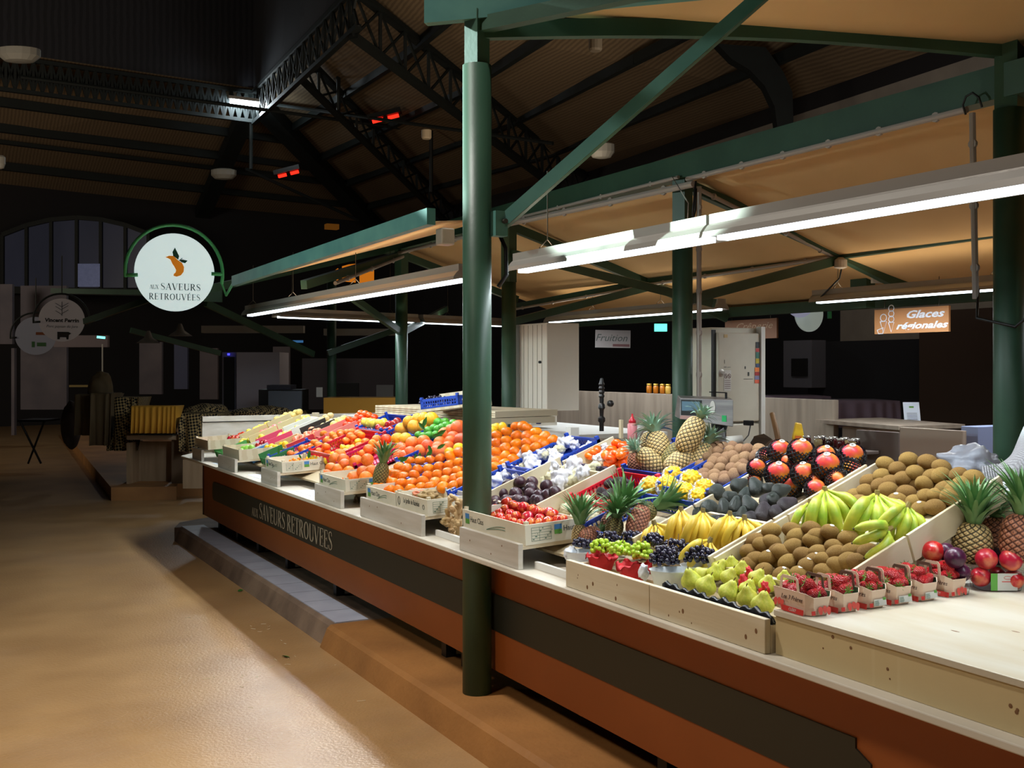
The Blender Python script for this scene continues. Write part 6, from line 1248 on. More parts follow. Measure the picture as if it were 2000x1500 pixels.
def grapes(label, crop, x, y, ext, n, green, off=.03, seed=0):
    random.seed(100+seed); p = sl(*P_(crop, x, y), off); g = thing('grape_bunch', label, 'grapes', p); sx, sy, sz = ext; pts = []
    tries = 0
    while len(pts) < n and tries < 4000:
        tries += 1; u, v_, w_ = random.uniform(-1, 1), random.uniform(-1, 1), random.uniform(-.3, 1)
        if u*u+v_*v_+w_*w_ > 1 or u*u+v_*v_+w_*w_ < .35: continue
        q = RX*u*sx+FW*v_*sy+Vector((0, 0, w_*sz))
        if all((q-k).length > .0165 for k in pts): pts.append(q)
    mb = MB()
    for q in pts:
        o = put('grape', GG if green else GB, g); o.location = q; o.scale = (.0098*random.uniform(.9, 1.1),)*3; o.rotation_euler = rq()
    mb.tube([(0, 0, sz*.2), (.01, 0, sz), (.02, .01, sz+.02)], .002, 5); mb.build('grape_stem', STEMB, g); return g
grapes('green grape bunch at the left in the red-lined bowl', 'M', 300, 1160, (.042, .04, .035), 50, True, .035, 1); grapes('green grape bunch in the middle of the red-lined bowl', 'M', 450, 1180, (.045, .045, .035), 54, True, .035, 2); grapes('green grape bunch at the right hanging over the red tissue', 'M', 610, 1200, (.036, .05, .045), 54, True, .03, 3)
grapes('small black grape bunch in the leftmost white bowl', 'M', 155, 1130, (.042, .035, .022), 36, False, .02, 4); grapes('black grape bunch behind the left green grapes', 'M', 350, 1085, (.05, .035, .025), 40, False, .02, 5); grapes('black grape bunch behind the middle green grapes', 'M', 545, 1085, (.055, .035, .028), 46, False, .02, 6)
grapes('black grape bunch right of the green grapes, back', 'M', 715, 1110, (.045, .04, .03), 44, False, .02, 7); grapes('black grape bunch in the front of the large white bowl', 'M', 800, 1245, (.055, .05, .045), 70, False, .035, 8); grapes('black grape bunch at the back of the large white bowl', 'M', 880, 1160, (.05, .045, .03), 50, False, .03, 9); grapes('black grape bunch at the right end of the large white bowl', 'M', 1065, 1230, (.055, .045, .04), 60, False, .025, 10)
random.seed(77)
def bowl(label, crop, x, y, rx, ry, h, m, off=-.02):
    p = sl(*P_(crop, x, y), off); M = Matrix.Translation(p) @ Matrix.Rotation(-AZ, 4, 'Z') @ Matrix.Diagonal((rx, ry, 1, 1)); mb = MB(); n_ = 48; prof = [(.72, -h), (.8, -h), (1.0, 0), (1.05, .004), (.97, .002), (.76, -h+.006), (.2, -h+.006)]
    mb.lathe(prof, n_, M)
    return tag(mb.build('bowl', m, smooth=True), label, 'bowl')
WB = mat('white_bowl', (226, 232, 236), .3)
bowl('white bowl at the left end under black grapes', 'M', 125, 1190, .055, .05, .05, WB, .0); bowl('large white oval bowl in front under black grapes', 'M', 860, 1335, .085, .06, .06, WB, .008); bowl('white bowl at the right under black grapes', 'M', 1070, 1300, .07, .06, .05, WB, 0)
for x, y, w_, lab in ((300, 1220, .058, 'red tissue-lined bowl under the left green grapes'), (550, 1290, .062, 'red tissue-lined bowl under the right green grapes')):
    p = sl(*P_('M', x, y), .008); mb = MB(); n_ = 60; rng = random.Random(x)
    for k, (rr, zz) in enumerate(((.70, -.055), (.86, -.03), (1.0, 0), (1.12, .006), (.9, .001), (.6, -.03))):
        for i in range(n_):
            t = 2*pi*i/n_; f_ = 1+(.05*sin(5*t+k)+.04*sin(11*t))*(k in (2, 3)); q = Vector((w_*rr*f_*cos(t), .05*rr*f_*sin(t), zz+(.010*sin(4*t+1)-.008*sin(9*t))*(k in (2, 3)) - (.022*max(0, sin(3*t+x)) if k == 3 else 0))); mb.v.append(p+Matrix.Rotation(-AZ, 3, 'Z') @ q)
    for k in range(5):
        for i in range(n_): mb.face((k*n_+i, k*n_+(i+1) % n_, (k+1)*n_+(i+1) % n_, (k+1)*n_+i))
    mb.face([i for i in range(n_)][::-1]); o = mb.build('tissue_bowl', REDT, smooth=True); tag(o, lab, 'bowl')
blob('white_paper', 'crumpled white paper at the left end of the grape box', 'paper', sl(*P_('M', 60, 1200), .0), (.03, .02, .03), mat('paper', (224, 228, 236)), .5, 2, 3); blob('white_paper', 'crumpled white paper left of the large white bowl', 'paper', sl(*P_('M', 630, 1350), .0), (.02, .015, .03), mat('paper', (224, 228, 236)), .5, 2, 3, seed=2)
# ---- apples, passion fruits, wrapped fruits
pile('red_apple', .0255, 'R3', '165,1235 245,1252 325,1280 420,1215 470,1262 485,1312 405,1300 545,1215 590,1335 640,1165 690,1178,1 680,1300 770,1200,1.25 820,1312,1.2 925,1248,1.1 850,1382,1.1 960,1382,1 1065,1362,1 1120,1285,1.25 970,1330 1005,1262 1180,1352 1240,1345 560,1135,1.2 605,1272 360,1345 520,1360 740,1390,1 230,1300,.9 300,1330,.9 450,1365,.9 650,1370,.9 1080,1250 870,1210', .01, .045, 'red_apple', 'small red apple', 'of crate by the column', 'small red apples', 'up')
pile('dark_apple', .029, 'R3', '298,1172', .055, .055, 'dark_red_apple', 'dark red apple', 'on top of the apple crate by the column', None, 'up', under=False)
pile('passion_fruit', .0325, 'R3', '575,925 725,885 870,890 1045,932 510,1028 675,1032,1.1 855,1025 430,1052 955,1050 1060,1042 420,1130 455,1172 780,1130 915,1112 1150,1010 860,962 620,1125 560,1110 960,1120 700,1110 380,1080', -.015, .035, 'passion_fruit', 'dark purple fruit', 'of pile behind the apples', 'dark passion fruits', 'any')
pile('wrapped', .040, 'R3', '880,690,1.1 830,600,.9 1130,700,1 1220,830,1.1 1390,680,1.15 1300,790,.8 1480,780,.9 1170,600,.9 1180,900,.9', .0, .03, 'wrapped_fruit', 'tissue-wrapped fruit', 'of tray behind dark fruits', 'tissue-wrapped fruits in the pine tray', under=False)
pile('wrapped_yellow', .031, 'R3', '1350,850 1420,790 1440,850 1560,740 1640,700 1290,740 1360,730 1100,820 1520,800 980,860', -.02, .01, 'wrapped_fruit', 'pale yellow wrapped fruit', 'of tray behind dark fruits', 'pale yellow wrapped fruits', under=False)
pile('wrapped', .034, 'R3', '575,740,1.1 690,760,.9 420,760,1 440,880,1 860,600,1.2 980,540,1 1130,540,.8 1240,410,1 1320,390,1 1390,430,.8 760,560,1 560,810,1 700,820,.8 860,690,.9 500,820,.9', -.01, .01, 'wrapped_fruit', 'white wrapped fruit', 'of blue crates behind column', 'wrapped fruits in the blue crates', under=False)
pile('wrapped_yellow', .026, 'R3', '805,755 1060,500 1180,490 1040,560 760,700 1220,490 900,760', -.01, .0, 'wrapped_pear', 'greenish wrapped pear', 'of blue crates behind column', 'greenish wrapped pears', under=False)
pile('wrapped_yellow', .030, 'M', '60,800 150,850 170,900 230,830 240,890 20,860 250,930 100,930 290,880 190,800', -.035, -.01, 'wrapped_pear', 'yellow-green wrapped pear', 'of blue crate behind pineapples', 'wrapped pears in the front blue crate', under=False)
pile('persimmon', .032, 'R4', '155,668 240,690 90,742 220,752 78,812 205,800 80,852 30,800 150,780', .0, .04, 'persimmon', 'orange persimmon', 'of right persimmon heap', 'persimmons at the right', 'up')
pile('persimmon', .030, 'R3', '1500,552 1580,562 1655,492 1440,560 1620,530', -.01, .01, 'persimmon', 'orange persimmon', 'of left persimmon heap', 'persimmons at the left', 'up', under=False)
pile('wrapped', .020, 'R3', '1700,500 1760,460 1720,560 1690,590 1790,530 1650,600 1740,600 1500,470 1570,430', -.01, .0, 'printed_wrapped_fruit', 'small wrapped fruit', 'of tray between the persimmons', 'small wrapped fruits', under=False)
mb = MB()
for i in range(25):
    t = i/24; w_ = .006*sin(i*2.1); mb.v += [Vector((2.985, 4.47+.5*t, zs(2.985)-.04)), Vector((2.98, 4.47+.5*t, zs(2.985)+.015+w_)), Vector((3.01, 4.47+.5*t, zs(3.01)+.005+w_))]
for i in range(24):
    for k in range(2): mb.face((3*i+k, 3*i+3+k, 3*i+4+k, 3*i+1+k))
o = mb.build('dark_tray_liner', PURP); o.modifiers.new('s', 'SOLIDIFY').thickness = .0015; tag(o, 'dark scalloped liner along the front of the persimmon tray', 'liner')
# ---- the clementine wall and its neighbours
W2 = '860,1192 915,1212 965,1232 1030,1238 1120,1235 1265,1225 1390,1207 1500,1192 1660,1200 1780,1187 945,1118 1000,1122 1050,1138 1150,1152 1275,1147 1410,1127 1565,1142 1690,1117 1805,1097 1870,1142 1035,1030 1090,1045 1180,1067 1305,1050 1468,1062 1595,1052 1720,1017 1835,1002 1885,1070 1125,952 1210,968 1350,985 1485,972 1610,952 1735,925 1850,892 1255,887 1383,877 1508,877 1620,847 1745,820 1850,770 1950,880 1960,960 1960,1040 1970,1120 1960,800'
pile('clementine', .0365, 'R2', W2, .02, .05, 'clementine', 'shiny clementine', 'of wall left of column', 'clementine wall left of the column', 'up', rowpx=7.5, under=False)
pile('clementine', .0375, 'R3', '425,632 430,517 435,407 440,317 540,572 545,472 555,377 560,267 530,665 640,612 665,517 680,420 680,320 680,207 810,495 810,412 810,325 815,227 757,202 915,462 915,375 920,277 1015,420 1025,330 1120,376 420,708 330,620 330,500 330,400 330,720', .02, .05, 'clementine', 'shiny clementine', 'of wall right of column', 'clementine wall right of the column', 'up', rowpx=8, under=False)
pile('lemon', .028, 'R3', '400,230,1 440,215,1 510,215,1 390,265,1', .06, .07, 'yellow_fruit', 'yellow fruit', 'of group behind right clementines', 'yellow fruits behind the clementines', under=False)
pile('orange', .044, 'R2', '235,1055 305,1082 410,1085 290,967 375,985 505,1010 565,1080 340,850 440,862 600,895,1.2 735,862 680,1012 790,1002 715,1082 460,925 395,800', .0, .06, 'big_orange', 'large orange', 'of printed orange crate', 'large oranges in the printed crate', 'up')
pile('orange', .036, 'R2', '640,710,1.1 750,740,1.15 470,780 600,780 890,690,1.05 845,617 715,652 800,670 550,750 680,790,.9', -.01, .04, 'orange', 'medium orange', 'behind the printed orange crate', 'oranges behind the printed crate', 'up')
pile('red_orange', .042, 'R2', '968,620', .05, .05, 'red_orange', 'single deep orange fruit', 'above the low pineapple', None, under=False)
pile('pomelo', .048, 'R2', '1105,612 1200,612', .04, .04, 'green_pomelo', 'greenish pomelo', 'above the pineapple crown', 'two greenish pomelos', under=False)
pile('lemon', .026, 'R2', '1020,692 1090,702 1000,742 500,722 560,722 622,642 440,720 1160,660 20,860 90,850 130,860 210,840 260,830 320,800 240,870', -.02, .01, 'lemon', 'yellow lemon', 'among the oranges at the left', 'lemons among the oranges', under=False)
pile('mandarin', .034, 'R2', '200,545 315,560 405,532 490,530 240,622 290,652 385,627 480,627 570,592 620,540 420,562 660,560 540,522 350,600 530,570', .0, .05, 'leafy_mandarin', 'bumpy mandarin', 'behind the magenta crate', 'bumpy mandarins behind the magenta crate', 'up')
pile('mandarin', .034, 'R1', '1205,782 1300,790 1370,802 1450,812 1440,722 1510,722 1600,762 1540,702 1650,762 1640,682 1730,702 1590,652 1480,762 1560,802', -.01, .05, 'mandarin', 'bumpy mandarin', 'behind the kumquats', 'bumpy mandarins behind the kumquats', 'up')
pile('tangerine', .033, 'R2', '655,292 705,302 620,325 665,345 765,325 510,370 590,372 480,440 530,442 590,442 650,412 660,450 820,345 560,400 700,380', .0, .07, 'tangerine', 'deep orange tangerine', 'at the far back', 'deep orange tangerines at the far back', 'up')
pile('yellow_apple', .040, 'R2', '710,405 760,410 815,420 880,417 930,412', .04, .04, 'yellow_apple', 'yellow apple', 'near the far tangerines', 'yellow apples near the tangerines', under=False)
pile('dark_apple', .036, 'R2', '900,500 970,512 1030,502 1000,440 1060,432 880,480 1100,400', .0, .03, 'dark_red_apple', 'dark red apple', 'left of the pomelos', 'dark red apples left of the pomelos', under=False)
pile('pomelo', .056, 'R2', '1155,492 1315,462 1245,402,.9 1345,372,.9 1430,362,.9 1520,372 1440,460,.95', .02, .08, 'pomelo', 'golden pomelo', 'of the pomelo heap', 'golden pomelos', under=False)
pile('lime', .032, 'R2', '1600,410,1.1 1682,402 1785,420 1700,450 1545,482 1600,492 1650,472 1480,512 1490,570 1362,570 1422,580 1800,460 1570,560 1740,480', .02, .05, 'lime', 'green lime', 'of heap left of column', 'green limes', under=False)
pile('grapefruit', .048, 'R2', '1285,660 1150,732,.95 1260,782 1420,642 1680,555,1.05 1770,512 1850,482,1.2 1750,652 1720,712,.9 1600,722 1470,702 1540,790 1590,770 1780,602 1880,622 1120,812,.9 1620,652,.9 1190,820,.9 1380,760 1650,780', .0, .07, 'red_grapefruit', 'red-orange grapefruit', 'of heap left of column', 'red grapefruits', under=False)
pile('lemon', .030, 'R2', '1735,770 1850,715', .05, .05, 'lemon', 'yellow lemon', 'on top of the clementine wall', 'lemons on the clementine wall', under=False)
pile('kumquat', .013, 'R1', '1090,895 1130,870 1120,920 1180,870 1230,890 1250,860 1290,880 1240,920 1340,860 1380,880 1400,850 1440,890 1470,870 1510,860 1200,910 1310,900 1360,905 1170,900 1080,870 1420,905 1480,900 1530,890 1150,850 1280,850 1060,910 1340,830 1260,835', .0, .01, 'kumquat', 'small kumquat', 'of the kumquat crate', 'kumquats in the printed crate', under=False)
leaf_me = (lambda mb: (mb.add([(0, 0, 0), (.012, .02, .004), (.013, .045, .006), (0, .075, .0), (-.013, .045, .006), (-.012, .02, .004), (0, .03, -.002)], [(0, 1, 6), (1, 2, 6), (2, 3, 6), (3, 4, 6), (4, 5, 6), (5, 0, 6)]), mb)[1].mesh('leaf', LEAF, True))(MB())
for i, (c_, x, y, a, s_, lab) in enumerate([('R2', 1410, 470, 20, 2.0, 'big dark leaf left of the limes'), ('R2', 1440, 500, -40, 1.8, 'second dark leaf left of the limes'), ('R2', 1525, 560, 100, 2.2, 'long leaf above the grapefruits'), ('R2', 1570, 570, 60, 2.0, 'broad leaf right of the limes'), ('R2', 1480, 680, 160, 1.6, 'leaf hanging on the grapefruit heap'), ('R2', 1505, 740, 200, 1.9, 'low hanging leaf on the grapefruit heap'), ('R2', 1580, 730, 60, 1.6, 'pale leaf on the grapefruit heap'), ('R2', 1320, 780, 170, 1.6, 'dark leaf above the clementine wall'), ('R2', 1380, 770, 190, 1.3, 'second leaf above the clementine wall'), ('R2', 1100, 850, 90, 1.9, 'leaf right of the low pineapple crown'), ('R2', 1130, 890, 60, 1.6, 'lower leaf right of the low pineapple crown'), ('R1', 1515, 850, 10, 1.6, 'leaf at the right of the kumquats'), ('R1', 1150, 800, 0, 1.6, 'yellowish leaf at the left of the kumquats'), ('R1', 1430, 850, -30, 1.0, 'small leaf among the kumquats')]):
    p = sl(*P_(c_, x, y), .09); v = RX*sin(radians(a))+Vector((0, 0, 1))*cos(radians(a)); n_ = -FW; x_ = v.cross(n_); M = Matrix(((x_.x, v.x, n_.x, p.x), (x_.y, v.y, n_.y, p.y), (x_.z, v.z, n_.z, p.z), (0, 0, 0, 1)))
    o = put('citrus_leaf', leaf_me); o.matrix_basis = M @ Matrix.Scale(s_*.55, 4); tag(o, lab, 'leaf', 'citrus leaves')
for kind, pts, nm, lab, where, r, o_ in (('green_apple', '540,750 592,742 622,770 682,742 582,772 650,722 722,737 772,732 822,722 560,790 700,765', 'green_apple', 'green apple', 'of the green apple crate', .034, .0),
    ('red_apple', '560,612 602,602 650,597 690,572 642,622 720,562 600,625', 'red_apple', 'red apple', 'of the green cardboard tray', .034, -.01), ('yellow_apple', '790,525 862,502 922,472 1002,442 962,470 1032,432 890,490', 'yellow_apple', 'yellow apple', 'of the beige second tray', .034, -.01),
    ('pink_apple', '950,542 1002,522 1062,502 1112,512 1152,482 1202,452 1100,472 1052,532 1242,442 1182,442 980,560', 'pink_apple', 'pink apple', 'of the pink cardboard tray', .034, -.01), ('yellow_apple', '700,662 762,642 720,640 852,602 882,612 912,592 802,632 942,592 830,610', 'yellow_apple', 'yellow apple', 'of the pale grey tray', .033, -.01),
    ('rosy_apple', '1342,602 1382,592 1442,602 1492,562 1542,552 1602,532 1642,522 1562,502 1502,592 1360,625 1590,570', 'rosy_apple', 'rosy apple', 'of the red-edged white tray', .036, -.01), ('gy_apple', '1182,572 1232,552 1302,532 1352,522 1172,592 1272,562 1402,492 1382,482 1430,480', 'greenyellow_apple', 'green-yellow apple', 'of the kraft cardboard tray', .033, -.01),
    ('pale_fruit', '1132,370 1202,352 1242,322 1302,312 1362,292 1162,372 1402,282 1330,330', 'beige_fruit', 'beige fruit', 'of the very back beige tray', .033, -.01), ('yellow_apple', '1442,362 1502,352 1392,402 1332,402 1302,412 1470,380 1410,370', 'yellow_apple', 'yellow apple', 'of the white back tray', .033, -.01),
    ('nut', '1542,422 1582,402 1642,392 1722,342 1782,322 1682,372 1610,415 1560,440 1740,360', 'pale_nut', 'pale nut', 'of the black cardboard tray', .028, -.01), ('pale_fruit', '1892,392 1852,402 1762,432 1702,462 1952,372 1792,432 1830,440 1920,410', 'yellow_pear', 'yellow fruit', 'of the salmon cardboard tray', .036, -.01),
    ('lemon', '1062,702 1112,712 1192,682 1232,672 1062,732 1140,730 1010,715', 'lemon', 'yellow lemon', 'of the green printed tray', .026, -.01), ('dark_apple', '900,690 940,670 960,650 990,655 920,710', 'dark_red_apple', 'dark red apple', 'of the light blue tray', .026, -.01), ('pink_apple', '210,665 240,668 262,670', 'pink_apple', 'pink apple', 'of the leftmost wooden crate', .03, .03)):
    pile(kind, r, 'R1', pts, o_, o_+.01, nm, lab, where, nm.replace('_', ' ')+'s '+where, under=False, rowpx=4.5)
me = text_mesh('Vignes au 41', .06, .0005, .2, WHITEP); o = bpy.data.objects.new('tray_lettering', me); COL.objects.link(o); o.parent = gt; o.matrix_basis = Matrix.Translation((.12, -.002, .05)) @ Matrix.Rotation(pi/2, 4, 'X') @ Matrix.Diagonal((.6, 1, 1, 1))
# dark grapes in the blue basket on the boxes
for i, (x, y, lab) in enumerate(((1480, 130, 'dull dark grape bunch at the left of the blue basket on the boxes'), (1600, 110, 'dull dark grape bunch in the middle of the blue basket'), (1740, 120, 'dark grape bunch at the right of the blue basket'))):
    random.seed(300+i); p = atd(*P_('R2', x, y), 8.55); g = thing('grape_bunch', lab, 'grapes', p)
    for k in range(26): o = put('grape', GB, g); o.location = RX*random.uniform(-.075, .075)+FW*random.uniform(-.05, .05)+Vector((0, 0, random.uniform(-.03, .015))); o.scale = (.011,)*3
random.seed(9)
# ginger roots and browned paper
GIN = fm('ginger_skin', (206, 178, 132), (176, 144, 98), .7, 24, .4, 80); 
def root(label, pts, r=.014):
    P = [Vector(p) for p in pts]; mb = MB(); mb.tube(P, [r*(.8+.5*random.random()) for _ in P], 9)
    for k in range(3): q = P[random.randrange(1, len(P)-1)]; e = Vector((random.uniform(-1, .3), random.uniform(-1, 1), random.uniform(-.3, 1))).normalized(); mb.tube([q, q+e*.02, q+e*.036], [r, r*.9, r*.5], 8)
    o = mb.build('ginger_root', GIN, smooth=True); s_ = o.modifiers.new('s', 'SUBSURF'); s_.levels = 1; s_.render_levels = 1; return tag(o, label, 'ginger', 'ginger roots beside the column')
gl = ['topmost', 'upper left', 'upper right', 'long central', 'central right', 'left leaning', 'lower left', 'lower central', 'lower right', 'bottom front', 'deep right']
for i, (x, y) in enumerate(((890, 975), (878, 985), (898, 990), (885, 1000), (896, 1008), (874, 1010), (868, 1022), (882, 1024), (896, 1030), (884, 1038), (892, 1018))):
    p = atx(x, y, 2.36-.006*(i % 3)); d_ = Vector((.1, random.uniform(-.5, .5), 1)).normalized() if i % 3 else Vector((0, 1, .2)).normalized(); root('knobbly ginger root, %s in the heap by the column' % gl[i], [p-d_*.045, p-d_*.015+Vector((.004, .006, 0)), p+d_*.015, p+d_*.045], .0135)
for x, y, s_, m_, lab in ((788, 970, .055, mat('browned_paper', (176, 150, 104), .8, rgb2=(140, 112, 70), scale=12, bump=.6, bscale=40), 'browned dry leaves over the crate lined with paper, left'), (838, 968, .055, mat('browned_paper', (176, 150, 104)), 'browned dry leaves over the crate lined with paper, right'), (815, 962, .045, mat('pinkish_fruit', (232, 130, 100), .6, rgb2=(220, 160, 120), scale=20), 'pinkish fruits under the dry leaves'), (764, 968, .035, mat('pinkish_skin', (190, 130, 120), .6), 'dull pink fruit at the left of the dry leaves')):
    blob('dry_leaves' if 'dry' in lab[:12] else 'pink_fruit', lab, 'leaves' if 'dry' in lab[:12] else 'fruit', atx(x, y, 2.40), (.06, s_*1.5, s_*.55), m_, .5, 2.5, 4, seed=x)
blob('garlic_string', 'string of small pinkish garlic at the left of the long riser', 'garlic', atx(698, 985, 2.42), (.02, .04, .07), mat('garlic_pink', (200, 170, 150), .7, rgb2=(110, 90, 60), scale=40, kind='voronoi', bump=1, bscale=60), .6, 4, 4)
# ================================================================ strawberries in paper baskets
BSK = mat('basket_card', (226, 198, 174), .7, rgb2=(212, 182, 156), scale=3, kind='wave', stretch=(.3, .3, 5)); BSKG = mat('basket_inside', (66, 92, 60), .8); HND = mat('basket_handle', (94, 76, 62), .7)
STRW = fm('strawberry_skin', (206, 24, 34), (226, 60, 56), .3, 2, .0, spec=.6, amt=.1); nt = STRW.node_tree; b_ = nt.nodes['Principled BSDF']; vo = nt.nodes.new('ShaderNodeTexVoronoi'); vo.inputs['Scale'].default_value = 6.5; tc = nt.nodes.new('ShaderNodeTexCoord'); nt.links.new(tc.outputs['Object'], vo.inputs['Vector']); cr_ = nt.nodes.new('ShaderNodeValToRGB'); cr_.color_ramp.elements[0].position = .10; cr_.color_ramp.elements[1].position = .2; cr_.color_ramp.elements[0].color = (*lin((240, 190, 120)), 1); cr_.color_ramp.elements[1].color = (*lin((200, 20, 32)), 1)
nt.links.new(vo.outputs['Distance'], cr_.inputs[0]); nt.links.new(cr_.outputs[0], b_.inputs['Base Color']); bp = nt.nodes.new('ShaderNodeBump'); bp.inputs['Strength'].default_value = .7; bp.inputs['Distance'].default_value = .01; nt.links.new(vo.outputs['Distance'], bp.inputs['Height']); nt.links.new(bp.outputs[0], b_.inputs['Normal'])
ME['strawberry'] = lmesh('strawberry', STRW, [(.001, -1.15), (.25, -1.08), (.5, -.8), (.78, -.3), (.92, .15), (.85, .5), (.5, .72), (.001, .74)], 20, .05)
mb = MB(); 
for k in range(9): a = k*2*pi/9; mb.add([(0, 0, .8), (.5*cos(a-.2), .5*sin(a-.2), .82), (1.0*cos(a), 1.0*sin(a), .95), (.5*cos(a+.2), .5*sin(a+.2), .82)], [(0, 1, 2, 3)])
mb.tube([(0, 0, .75), (0, 0, 1.15)], .06, 5); CAL = mb.mesh('calyx', mat('calyx_green', (96, 160, 56), .6))
def basket_card(i, label):
    hy = .09 if i == 0 else .068; X0 = 2.262+.112*i+(.02 if i == 5 else 0); Y0 = 2.388+hy; g = thing('strawberry_basket', label, 'basket', (X0+.052, Y0, .971), 'paper strawberry baskets', (0, 0, radians(-3+2*(i % 3))))
    hx, h = .049, .070; c = .018
    base = [(-hx*.86, -hy*.9+c), (-hx*.86+c, -hy*.9), (hx*.86-c, -hy*.9), (hx*.86, -hy*.9+c), (hx*.86, hy*.9-c), (hx*.86-c, hy*.9), (-hx*.86+c, hy*.9), (-hx*.86, hy*.9-c)]
    topr = [(-hx, -hy+c), (-hx+c, -hy), (hx-c, -hy), (hx, -hy+c), (hx, hy-c), (hx-c, hy), (-hx+c, hy), (-hx, hy-c)]
    zt = [h*.95, h*.8, h*.8, h*.95, h*.95, h*.8, h*.8, h*.95]; mb = MB(); n = 8
    mb.v = [Vector((x, y, .001)) for x, y in base]+[Vector((x, y, zt[k])) for k, (x, y) in enumerate(topr)]+[Vector((x*.96, y*.98, zt[k])) for k, (x, y) in enumerate(topr)]+[Vector((x*.95, y*.97, .003)) for x, y in base]
    for k in range(n):
        j = (k+1) % n; mb.cur = 0; mb.face((k, j, n+j, n+k)); mb.face((n+k, n+j, 2*n+j, 2*n+k)); mb.cur = 1; mb.face((2*n+k, 2*n+j, 3*n+j, 3*n+k))
    mb.cur = 0; mb.face(list(range(n))[::-1]); mb.cur = 1; mb.face([3*n+k for k in range(n)]); mb.build('basket_body', [BSK, BSKG], g)
    for s_ in (-1, 1):
        mb = MB(); x = s_*hx*.97; P = [(x, -hy*.5, h*.9), (x, -hy*.44, h+.030), (x, -hy*.33, h+.038), (x, hy*.33, h+.038), (x, hy*.44, h+.030), (x, hy*.5, h*.9)]
        for k in range(5): mb.bar(P[k], P[k+1], .0018, .011, up=(1, 0, 0)) if False else mb.prism([Vector(P[k])+Vector((0, 0, 0)), Vector(P[k+1]), Vector(P[k+1])+Vector((0, -.010 if P[k+1][1] > 0 else .010, -.010 if abs(P[k+1][1]) < hy*.37 else -.001)), Vector(P[k])+Vector((0, -.010 if P[k][1] > 0 else .010, -.010 if abs(P[k][1]) < hy*.37 else -.001))], (.0016, 0, 0))
        mb.build('handle', HND if s_ > 0 else BSK, g)
    fr = Matrix(((0, 0, -1, -hx*.935), (-1, 0, 0, 0), (0, 1, 0, h*.5), (0, 0, 0, 1))) @ Matrix.Rotation(radians(-6), 4, 'X'); sd = Matrix(((1, 0, 0, 0), (0, 0, -1, -hy*.965), (0, 1, 0, h*.42), (0, 0, 0, 1))) @ Matrix.Rotation(radians(-8), 4, 'X')
    def pr(me, M, nm): o = bpy.data.objects.new(nm, me); COL.objects.link(o); o.parent = g; o.matrix_basis = M
    pr(T3F, fr @ Matrix.Translation((.012, .008, .0036)), 'printed_lettering'); pr(MB().box(-.03, .068, -.034, -.018, .003, .0036).mesh('red_band', REDI), fr, 'printed_band'); pr(TCL, fr @ Matrix.Translation((.02, -.026, .0038)), 'printed_lettering')
    pr(SBP, fr @ Matrix.Translation((-.045, -.012, .0032)), 'printed_strawberries'); pr(T3S, sd @ Matrix.Translation((.004, .018, .0026)), 'printed_lettering')
    if i in (2, 3, 4): pr(MB().box(-.022, .03, -.022, -.002, .0022, .0028).mesh('white_label', WHITEP), sd, 'white_label'); pr(TBL, sd @ Matrix.Translation((0, -.012, .003)), 'printed_table'); pr(MB().box(.016, .028, -.006, .002, .003, .0034).mesh('green_patch', GRNI), sd, 'printed_patch')
    else: pr(SBP, sd @ Matrix.Translation((.008, -.012, .002)), 'printed_strawberries')
    pr(MB().box(-.040, -.026, -.024, -.012, .0012, .0020).mesh('red_patch', REDI), sd, 'printed_patch')
    rows = [('left rear', -.02, .05), ('left front', -.022, .01), ('front middle', -.015, -.03), ('near corner', -.005, -.065), ('right middle', .022, -.05), ('right', .024, -.01), ('right rear', .02, .03), ('rear', .01, .068), ('top centre', 0, 0), ('top near', .0, -.038), ('top far', 0, .036)]
    nm_ = ['first', 'second', 'third', 'fourth', 'fifth', 'sixth'][i]
    Rg = Matrix.Rotation(radians(-3+2*(i % 3)), 3, 'Z'); rows = [(w_, x*.92, y*hy/.094) for w_, x, y in rows]
    for k, (w_, x, y) in enumerate(rows):
        q = Rg @ Vector((x+random.uniform(-.004, .004), y+random.uniform(-.005, .005), h*.88+(.022 if 'top' in w_ else 0))); o = put('strawberry', ME['strawberry'], None, Vector(g.location)+q, Euler((random.uniform(1.1, 2.1), 0, random.uniform(0, 6.28))), .0205*random.uniform(.9, 1.12)*(1.1 if 'top' in w_ else 1))
        tag(o, 'strawberry at the %s of the %s basket from the front' % (w_, nm_), 'strawberry', 'strawberries in the paper baskets'); put('calyx', CAL, o)
T3F = text_mesh('Les 3 Frères', .019, .0003, .2, mat('brown_ink', (70, 44, 40), .7)); TCL = text_mesh('CLÉRY', .012, .0003, 0, WHITEP); T3S = text_mesh('Les 3 Frères', .009, .0003, .2, mat('soft_red_ink', (180, 90, 70), .7))
mb = MB(); [mb.box(-.02, -.02+.03*random.uniform(.5, 1.0), -.008+.004*k, -.0065+.004*k, 0, .0005) for k in range(4)]; TBL = mb.mesh('printed_table', INK)
mb = MB()
for cx, cy, s_ in ((-.014, 0, .010), (.002, .003, .009), (.016, -.002, .010)): mb.prism([Vector((cx+s_*.9*cos(t)*(1 if sin(t) > 0 else .8), cy+s_*1.1*sin(t)*(1 if sin(t) > 0 else 1.2), 0)) for t in [k*pi/6 for k in range(12)]], (0, 0, .0004))
SBP = mb.mesh('printed_strawberries', mat('print_strawberry', (220, 84, 72), .6))
for i, lab in enumerate(('nearest paper basket of strawberries, at the table corner', 'second paper basket of strawberries with a leafy berry on top', 'third paper basket of strawberries, white label on its end', 'fourth paper basket of strawberries, white label and green patch', 'fifth paper basket of strawberries beside the tall divider', 'sixth and farthest paper basket of strawberries')): basket_card(i, lab)
